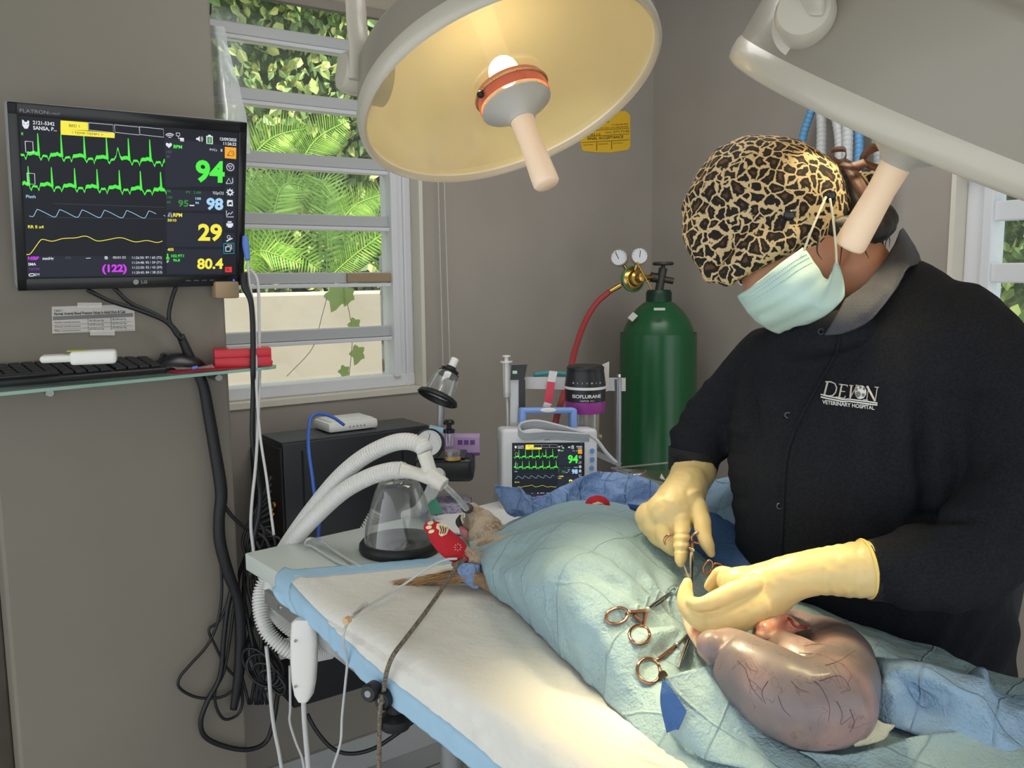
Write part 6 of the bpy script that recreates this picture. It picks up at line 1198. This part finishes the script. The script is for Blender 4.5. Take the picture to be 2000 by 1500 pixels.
# gown
def ringsec(pl_, dl, pr_, dr, th, n=40, ex=.8, tilt=0):
    a, b_ = P(*pl_, dl), P(*pr_, dr); c = (a + b_) / 2; h = (b_ - a) / 2; q = h.cross(V(0, 0, 1)).normalized() * th
    return [c + h * (abs(math.cos(t)) ** ex) * math.copysign(1, math.cos(t)) + q * (abs(math.sin(t)) ** ex) * math.copysign(1, math.sin(t)) for t in np.linspace(0, 2 * PI, n + 1)[:-1]]
g = MB()
secs = [((1662, 598), 1.30, (1762, 500), 1.27, .055), ((1600, 622), 1.33, (1818, 520), 1.25, .075), ((1530, 650), 1.36, (1890, 565), 1.23, .095), ((1478, 682), 1.39, (1945, 630), 1.20, .11), ((1450, 740), 1.41, (1968, 720), 1.19, .125), ((1438, 820), 1.41, (1968, 820), 1.19, .135),
        ((1434, 900), 1.41, (1962, 900), 1.20, .14), ((1446, 1000), 1.42, (1958, 1010), 1.22, .14), ((1452, 1090), 1.44, (1966, 1110), 1.25, .14), ((1490, 1180), 1.48, (1985, 1200), 1.29, .14), ((1540, 1260), 1.52, (1990, 1300), 1.33, .14), ((1560, 1340), 1.58, (1990, 1400), 1.38, .14)]
g.rings([ringsec(*s) for s in secs]); chain(g, [(1505, 690, 1.33, 45), (1560, 668, 1.26, 46), (1610, 652, 1.21, 44), (1665, 640, 1.2, 40)], 20, 5)
chain(g, [(1500, 700, 1.40, 62), (1458, 760, 1.42, 66), (1398, 822, 1.43, 62), (1368, 862, 1.43, 58), (1358, 885, 1.43, 52)], 24, 6); chain(g, [(1868, 640, 1.22, 92), (1935, 730, 1.18, 100), (1985, 850, 1.13, 100), (1992, 960, 1.10, 96), (1925, 1058, 1.08, 96), (1845, 1096, 1.08, 92), (1775, 1110, 1.08, 80), (1722, 1114, 1.09, 62)], 28, 6)
creasepts = []
def gd(v, n):
    q = (v - CAM); d = q.dot(FW); x = 1000 + F * q.dot(RT) / d; y = 750 - F * q.dot(UP) / d; a = .005 * fold(v, 8) + .0035 * abs(fold(v, 15, 6)) + .0012 * fold(v, 30, 3)
    for (cx, cy, sx, sy, am) in ((1800, 880, 16, 110, -.02), (1838, 1008, 50, 9, -.014), (1470, 800, 12, 60, -.012), (1870, 760, 70, 14, -.006), (1640, 960, 16, 150, -.005), (1720, 900, 18, 140, -.005)):
        a += am * math.exp(-((x - cx - (y - cy) * (.1 if sy > sx else 0)) / sx) ** 2 - ((y - cy) / sy) ** 2)
    # gathers across the two sleeves
    if x > 1750 and y > 900: u_ = (x + y * .5) / 34; a += .0055 * noise.noise(Vector((u_, y / 160, 1)))
    if x < 1460 and y > 740: u_ = (y - x * .3) / 22; a += .006 * noise.noise(Vector((u_, x / 160, 2)))
    return a
go = fuse(g, 'gown', gown, per, .006, 5, gd); gt = bvh(ob_src['gown'])
# trousers
mb = MB()
for sx in (-.10, .10): mb.tube([V(.67 + sx * .6, 1.52 - sx * .8, .95), V(.67 + sx * .6, 1.53 - sx * .8, .48), V(.69 + sx * .6, 1.54 - sx * .8, .09)], [.13, .09, .075], 20, 5)
mb.build('trousers', M('black_trousers', '#1f2126', .8), per, 180)
for sx in (-.09, .09): MB().ball(V(.655 + sx * .6, 1.49 - sx * .8, .045), .05, (1, 2.3, .9)).build('shoe', M('black_shoe', '#1a1b1d', .5), per)
# ribbed cuffs
rib = M('ribbed_cuff', '#1c1d21', .8, bump=(260, .6, .002))
MB().tube([P(1358, 880, 1.43), P(1354, 905, 1.43), P(1350, 925, 1.425)], [.044, .041, .038], 28, 3, 'flat', (.0035, .0006)).build('cuff', rib, per, 180)
MB().tube([P(1735, 1112, 1.09), P(1712, 1113, 1.09), P(1692, 1114, 1.09)], [.041, .038, .037], 28, 3, 'flat', (.0035, .0006)).build('cuff', rib, per, 180)
# placket and snaps, logo
def ribbon_on(tree, pts, wd, mat, name, parent, off=.002):
    q = [hit(tree, x, y, off) for x, y in [tuple(p) for p in crom(pts, 6)]]; q = [p for p in q if p]; MB().stroke(q, wd, -FW).build(name, mat, parent, 180, solid=.0012)
pts = [hit(gt, x, y, .001) for x, y in [tuple(p) for p in crom([(1640, 640), (1632, 690), (1600, 750), (1562, 820), (1540, 880), (1532, 940), (1530, 1000), (1526, 1080)], 6)]]; pts = [p for p in pts if p]
MB().tube(pts, .0024, 8, 1).build('placket_edge', gown, go, 180)
for x, y in ((1604, 648), (1539, 811), (1523, 988)):
    p = hit(gt, x, y, .001)
    if p: MB().torus(p, -FW, .0038, .0009, 18, 6).build('snap', M('snap_grey', '#55585e', .3, .6), go)
lm_ = M('silver_thread', '#C9C2BC', .6, bump=(600, .8)); lw_ = M('white_thread', '#E4E8E4', .6, bump=(600, .8)); lmb = MB()
LB = lambda x, y: hit(gt, x, y, .0025)
def LS(pts, w_, m): 
    q = [LB(x, y) for x, y in pts]
    if all(q): lmb.use(m); lmb.stroke(q, w_ / F * 1.2, -FW)
lx = lambda a, b: (1560 + a / 10, 720 + b / 10)          # picture of the emblem in tenths of a pixel
def S(pts, w_, m=lm_): LS([lx(*p) for p in pts], w_, m)
S([(575, 270), (510, 520)], 3.6); S([(530, 262), (640, 262), (720, 300), (755, 380), (735, 470), (680, 530), (600, 545), (480, 520)], 2.6)
S([(855, 315), (800, 580)], 3.2); S([(800, 310), (965, 335), (960, 365)], 2); S([(840, 450), (920, 455)], 1.8); S([(735, 560), (895, 585), (925, 540)], 2)
S([(1040, 340), (1015, 580)], 3.4); S([(1015, 580), (1150, 330)], 1.6); S([(1000, 333), (1080, 343)], 1.6); S([(1120, 330), (1180, 335)], 1.4)
S([(1370, 355), (1330, 610)], 1.6); S([(1340, 345), (1500, 640)], 4); S([(1500, 640), (1545, 365)], 1.6); S([(1485, 360), (1575, 370)], 1.6); S([(1260, 605), (1355, 620)], 1.6)
S([(440, 510), (560, 545), (760, 580), (860, 610), (980, 600), (1150, 620), (1350, 645), (1550, 675)], 2.4, lw_); S([(440, 560), (560, 590), (760, 625), (860, 650), (980, 640), (1150, 662), (1350, 690), (1548, 712)], 2.6, lw_)
decal(gt, ell(*lx(1215, 465), 11, 13.5, .2), lw_, 'emblem', go, .0022)
for x, y, r in ((1215, 375, 2.6), (1285, 400, 2.6), (1140, 415, 2.5), (1265, 520, 3), (1165, 510, 5)): decal(gt, ell(*lx(x, y), r, r * 1.2, .2), M('grey_thread', '#77757a', .7), 'emblem', go, .0032)
p0_, p1_ = LB(*lx(470, 690)), LB(*lx(1480, 805)); 
if p0_ and p1_:
    lmb.use(lw_); ex_ = (p1_ - p0_); n_ = (-FW); wdd = ex_.length; ex_.normalize(); upv = n_.cross(ex_).normalized()
    def lw2(a, b):
        t = a / wdd; s_ = lx(470 + 1010 * t, 690 + 115 * t - b / (1.2 / F) * 10); h = LB(*s_); return h if h else p0_ + ex_ * a + upv * b
    text(lmb, 'VETERINARY HOSPITAL', lw2, .0075, wdd, .02)
lmb.keep = True; lmb.build('embroidered_logo', None, go, 0)
# grey collar
colm = M('grey_collar_cloth', '#3d4049', .85, bump=(400, .6, .002))
cg = [[(1608, 612, 1.16), (1635, 596, 1.155), (1652, 580, 1.16)], [(1618, 640, 1.14), (1655, 622, 1.14), (1690, 575, 1.17)], [(1640, 650, 1.14), (1690, 610, 1.15), (1725, 545, 1.19)], [(1690, 625, 1.14), (1735, 575, 1.16), (1752, 512, 1.22)], [(1735, 575, 1.16), (1765, 530, 1.19), (1772, 475, 1.25)], [(1765, 510, 1.22), (1785, 488, 1.26), (1762, 452, 1.30)]]
cg2 = [[(1650, 585, 1.17), (1630, 622, 1.15), (1610, 655, 1.15)], [(1690, 556, 1.19), (1672, 608, 1.15), (1650, 650, 1.145)], [(1722, 518, 1.22), (1712, 580, 1.16), (1700, 625, 1.15)], [(1745, 482, 1.25), (1748, 535, 1.19), (1745, 570, 1.165)], [(1757, 452, 1.29), (1772, 495, 1.23), (1772, 525, 1.19)], [(1762, 446, 1.34), (1785, 480, 1.30), (1800, 515, 1.25)]]
MB().grid(patch([[P(*c) for c in r] for r in cg2], 8, 8, lambda p, u, v: .0012 * fold(p, 60))).build('collar', colm, per, 180, solid=.003)
# leopard cap
lp = bpy.data.materials.new('leopard_print'); lp.use_nodes = True; nt = lp.node_tree; b = nt.nodes['Principled BSDF']; b.inputs['Roughness'].default_value = .85; L = nt.links.new
tc = nt.nodes.new('ShaderNodeTexCoord'); nz = nt.nodes.new('ShaderNodeTexNoise'); nz.inputs['Scale'].default_value = 55; nz.inputs['Detail'].default_value = 3
sb = nt.nodes.new('ShaderNodeVectorMath'); sb.operation = 'MULTIPLY_ADD'; sb.inputs[1].default_value = (.021, .021, .021); vo_ = nt.nodes.new('ShaderNodeTexVoronoi'); vo_.feature = 'DISTANCE_TO_EDGE'; vo_.inputs['Scale'].default_value = 60; v3 = nt.nodes.new('ShaderNodeTexVoronoi'); v3.inputs['Scale'].default_value = 60
L(tc.outputs['Object'], nz.inputs[0]); L(nz.outputs['Color'], sb.inputs[0]); L(tc.outputs['Object'], sb.inputs[2]); L(sb.outputs[0], vo_.inputs['Vector']); L(sb.outputs[0], v3.inputs['Vector'])
r1_ = nt.nodes.new('ShaderNodeMapRange'); r1_.inputs[1].default_value = .07; r1_.inputs[2].default_value = .10; L(vo_.outputs['Distance'], r1_.inputs[0])
m1_ = nt.nodes.new('ShaderNodeMix'); m1_.data_type = 'RGBA'; m1_.inputs[6].default_value = hexc('#CDB68C'); m1_.inputs[7].default_value = hexc('#17120f'); L(r1_.outputs[0], m1_.inputs[0])
r2_ = nt.nodes.new('ShaderNodeMapRange'); r2_.inputs[1].default_value = .29; r2_.inputs[2].default_value = .36; L(vo_.outputs['Distance'], r2_.inputs[0]); m2_ = nt.nodes.new('ShaderNodeMix'); m2_.data_type = 'RGBA'; m2_.inputs[7].default_value = hexc('#5a3c24'); L(r2_.outputs[0], m2_.inputs[0]); L(m1_.outputs[2], m2_.inputs[6]); L(m2_.outputs[2], b.inputs['Base Color'])
cp = MB(); chain(cp, [(1480, 402, 1.26, 137), (1512, 412, 1.26, 140)], 32, 6); chain(cp, [(1450, 420, 1.26, 124), (1400, 460, 1.24, 72), (1392, 530, 1.22, 24)], 28, 6); chain(cp, [(1450, 420, 1.25, 120), (1440, 490, 1.23, 62), (1420, 535, 1.215, 26)], 24, 5); chain(cp, [(1530, 400, 1.26, 118), (1570, 405, 1.27, 84), (1592, 440, 1.26, 30)], 24, 5); chain(cp, [(1500, 440, 1.23, 92), (1470, 492, 1.19, 40), (1425, 535, 1.195, 22)], 20, 5); chain(cp, [(1545, 420, 1.22, 80), (1525, 470, 1.18, 34), (1490, 500, 1.175, 20)], 20, 5); chain(cp, [(1580, 420, 1.24, 60), (1585, 450, 1.22, 20)], 16, 4)
def cd_(v, n): return .002 * fold(v, 18) + .0016 * abs(fold(v, 34, 4))
capo = fuse(cp, 'cap', lp, per, .004, 4, cd_); ct = bvh(ob_src['cap'])
MB().ball(P(1700, 365, 1.30), .03, (1.1, .8, .9)).build('cap_back', lp, per)
for x, y in ((1541, 421), (1621, 382)):
    p = hit(ct, x, y, .001) or P(x, y, 1.17); MB().lathe([(0, 0), (.0065, 0), (.0075, .002), (.006, .0035), (.003, .0025), (0, .0025)], p, (CAM - p).normalized(), 20).build('cap_button', M('button_black', '#121316', .2), capo, 40)
# brown ribbon bow
rb = M('brown_ribbon', '#5b3a30', .6, bump=(200, .3))
def ribb(pts, wd): 
    c = [Vector(x) for x in crom([tuple(P(*p)) for p in pts], 8)]; MB().stroke(c, wd, (-FW + V(.3, 0, .3)).normalized()).build('ribbon', rb, per, 180, solid=.0012)
def ribv(pts, wd, ax):
    c = [Vector(x) for x in crom([tuple(P(*p)) for p in pts], 8)]; MB().grid([[p + ax * wd / 2 for p in c], [p - ax * wd / 2 for p in c]]).build('ribbon', rb, per, 180, solid=.0012)
ribv([(1658, 322, 1.24), (1640, 318, 1.22), (1626, 308, 1.22), (1622, 298, 1.24), (1632, 292, 1.26), (1650, 292, 1.26), (1652, 305, 1.24), (1645, 322, 1.23)], .014, (FW * .6 + UP * .6 + RT * .2).normalized())
ribv([(1680, 322, 1.24), (1685, 308, 1.24), (1700, 292, 1.24), (1725, 285, 1.25), (1745, 292, 1.27), (1750, 315, 1.27)], .016, (FW * .5 + UP * .8).normalized())
ribv([(1680, 312, 1.23), (1700, 324, 1.22), (1735, 333, 1.23)], .012, (FW * .3 + UP * .9).normalized())
ribb([(1655, 322, 1.22), (1680, 365, 1.2), (1700, 410, 1.2), (1712, 445, 1.21)], .022); ribb([(1642, 320, 1.21), (1665, 325, 1.20), (1690, 318, 1.21)], .012)
# hair
hrm = M('dark_hair'); mb = MB(); chain(mb, [(1640, 350, 1.27, 36), (1658, 385, 1.25, 40), (1664, 422, 1.23, 40), (1685, 447, 1.22, 30), (1712, 440, 1.24, 30)], 20, 5); chain(mb, [(1600, 452, 1.19, 8), (1630, 444, 1.19, 20), (1660, 445, 1.2, 26)], 16, 5); chain(mb, [(1640, 405, 1.27, 45), (1655, 432, 1.26, 44), (1690, 442, 1.26, 42), (1715, 432, 1.28, 38)], 20, 5); chain(mb, [(1640, 360, 1.33, 50), (1690, 400, 1.33, 46)], 20, 4); chain(mb, [(1600, 455, 1.24, 12), (1625, 450, 1.25, 25), (1650, 450, 1.27, 30)], 16, 4)
fuse(mb, 'hair', M('dark_hair'), per, .004, 3, lambda v, n: .0015 * fold(v, 120))
mb = MB(); rr = random.Random(12)
for k in range(150):
    x, y = rr.uniform(1595, 1735), rr.uniform(420, 465); dx, dy = rr.uniform(-25, 10), rr.uniform(15, 55); d = 1.245 + (x - 1600) * .0004
    mb.tube([P(x, y, d), P(x + dx * .6, y + dy * .5, d - .006), P(x + dx * .4, y + dy, d - .003)], [.0007, .0006, .0002], 4, 3)
for pts in ([(1600, 460, 1.16), (1596, 490, 1.155), (1606, 508, 1.15)], [(1640, 445, 1.17), (1644, 480, 1.16), (1640, 520, 1.155)], [(1680, 465, 1.2), (1690, 490, 1.19), (1697, 505, 1.19)]): mb.tube([P(*p) for p in pts], [.0012, .001, .0003], 5, 5)
mb.build('hair_strands', M('dark_hair'), per, 180)['kind'] = 'stuff'
# mask
mm = M('mask_pale_blue', '#BFDDD8', .8, bump=(300, .3, .001)); msk = MB()
mr_ = [[(1440, 578, 1.24), (1447, 573, 1.20), (1468, 560, 1.165), (1502, 533, 1.135), (1538, 505, 1.125), (1567, 484, 1.135)],
       [(1448, 592, 1.25), (1455, 590, 1.20), (1478, 578, 1.155), (1518, 552, 1.12), (1556, 525, 1.115), (1588, 508, 1.13)],
       [(1462, 612, 1.25), (1470, 612, 1.20), (1498, 598, 1.15), (1542, 572, 1.115), (1580, 546, 1.115), (1602, 532, 1.13)],
       [(1484, 632, 1.25), (1490, 628, 1.20), (1520, 612, 1.155), (1562, 590, 1.12), (1598, 568, 1.12), (1620, 545, 1.135)],
       [(1515, 650, 1.25), (1522, 638, 1.21), (1552, 625, 1.17), (1585, 610, 1.14), (1615, 590, 1.13), (1636, 510, 1.15)],
       [(1540, 650, 1.26), (1552, 637, 1.22), (1580, 632, 1.19), (1610, 618, 1.16), (1640, 592, 1.15), (1650, 578, 1.16)]]
def md_(p, u, v): return .0014 * math.sin(u * 22) * (v > .1) + .001 * fold(p, 50)
mg = patch([[P(*c) for c in r] for r in mr_], 8, 8, md_); msk.grid(mg); mo2 = msk.build('face_mask', mm, per, 180, solid=.0012)
mt = bvh(msk)
mb = MB(); 
for off in (0.10, .17, .24):
    for k in range(48):
        u = .03 + k * .02; i = int(off * (len(mg) - 1)); j = int(u * (len(mg[0]) - 1)); a = mg[i][j].lerp(mg[i][min(j + 1, len(mg[0]) - 1)], (u * (len(mg[0]) - 1)) % 1); mb.ball(a - FW * .0012, .0007, u=6, v=4)
mb.build('stitching', M('stitch_grey', '#8fa3a0', .8), mo2)
st = M('ear_loop', '#D9D3B8', .7)
MB().tube([P(1570, 490, 1.125), P(1583, 455, 1.12), P(1600, 415, 1.125), P(1613, 385, 1.135)], .0016, 8).build('ear_loop', st, mo2, 180); MB().tube([P(1634, 515, 1.14), P(1632, 475, 1.135), P(1626, 420, 1.13), P(1621, 388, 1.135)], .0016, 8).build('ear_loop', st, mo2, 180)
# ---- gloves. left hand (right in the picture)
lg_ = MB()
chain(lg_, [(1690, 1111, 1.09, 57), (1660, 1114, 1.09, 53), (1620, 1115, 1.095, 48), (1570, 1122, 1.10, 44), (1530, 1134, 1.11, 48), (1490, 1158, 1.12, 58), (1460, 1172, 1.12, 57)], 28, 6)
chain(lg_, [(1470, 1150, 1.125, 44), (1442, 1142, 1.125, 38), (1425, 1135, 1.135, 26)], 20, 5)           # knuckle of the back of the hand
chain(lg_, [(1470, 1180, 1.10, 40), (1430, 1198, 1.10, 42), (1405, 1210, 1.10, 36)], 20, 5)
chain(lg_, [(1470, 1140, 1.09, 22), (1435, 1155, 1.085, 20), (1400, 1170, 1.085, 18), (1368, 1180, 1.09, 15), (1350, 1175, 1.10, 11)], 18, 5)   # thumb across
chain(lg_, [(1418, 1208, 1.10, 26), (1375, 1210, 1.10, 23), (1345, 1188, 1.11, 19), (1338, 1160, 1.12, 15), (1342, 1138, 1.125, 11)], 18, 5)     # index pointing up
chain(lg_, [(1425, 1220, 1.11, 24), (1385, 1222, 1.115, 20), (1358, 1205, 1.125, 17), (1352, 1180, 1.13, 14)], 18, 5)
chain(lg_, [(1440, 1135, 1.15, 20), (1412, 1120, 1.16, 15), (1396, 1128, 1.165, 12), (1384, 1145, 1.17, 10)], 16, 5); chain(lg_, [(1435, 1145, 1.16, 16), (1408, 1135, 1.175, 13), (1390, 1150, 1.18, 10)], 16, 5)
def gld(v, n):
    q = (v - CAM); d = q.dot(FW); x = 1000 + F * q.dot(RT) / d; y = 750 - F * q.dot(UP) / d; a = .0010 * fold(v, 40) + .0007 * fold(v, 95, 2) - .0010 * abs(fold(v, 34, 8))
    a += .0010 * math.sin(y / 2.6) * (abs(x - 1332) < 17 and 1040 < y < 1080) + .0009 * math.sin(x / 3.6 + 2.5 * fold(v, 20, 3)) * (1600 < x < 1690) * .6
    return a
fuse(lg_, 'glove', glove, per, .002, 3, gld)
mb = MB(); mb.torus(P(1691, 1111, 1.09), (P(1691, 1111, 1.09) - P(1660, 1114, 1.09)), .0355, .0026, 48, 8); mb.build('glove_cuff', M('rolled_latex', '#EAD27C', .4), per)
# right hand (left in the picture)
rg_ = MB()
chain(rg_, [(1356, 918, 1.420, 44), (1346, 940, 1.402, 41), (1334, 965, 1.371, 44), (1318, 995, 1.345, 50)], 28, 6)
chain(rg_, [(1330, 980, 1.350, 40), (1290, 1005, 1.350, 36), (1270, 1008, 1.350, 30)], 20, 5); chain(rg_, [(1345, 985, 1.340, 36), (1362, 1000, 1.330, 24)], 20, 5); chain(rg_, [(1300, 1000, 1.340, 40), (1315, 1010, 1.335, 38)], 20, 4)
chain(rg_, [(1328, 1005, 1.320, 19), (1332, 1032, 1.305, 16), (1331, 1065, 1.285, 15), (1330, 1092, 1.270, 12), (1330, 1100, 1.265, 9)], 18, 5)     # index
chain(rg_, [(1360, 990, 1.330, 22), (1371, 1018, 1.310, 18), (1374, 1042, 1.295, 16), (1382, 1064, 1.285, 14), (1389, 1080, 1.280, 9)], 18, 5)     # thumb through the ring
chain(rg_, [(1300, 1015, 1.330, 22), (1298, 1040, 1.320, 20), (1305, 1062, 1.310, 18), (1316, 1076, 1.305, 11)], 18, 5)     # middle finger
chain(rg_, [(1276, 1012, 1.340, 20), (1275, 1032, 1.335, 19), (1285, 1052, 1.330, 16), (1300, 1066, 1.320, 10)], 18, 5)     # ring
chain(rg_, [(1262, 1002, 1.350, 16), (1250, 1011, 1.350, 9)], 16, 4); chain(rg_, [(1254, 1010, 1.350, 11), (1262, 1028, 1.345, 14), (1274, 1044, 1.340, 11)], 16, 5)     # little finger
fuse(rg_, 'glove', glove, per, .002, 2, gld)
mb = MB(); mb.torus(P(1356, 917, 1.42), (P(1356, 917, 1.42) - P(1346, 940, 1.42)), .0352, .0026, 48, 8); mb.build('glove_cuff', M('rolled_latex'), per)
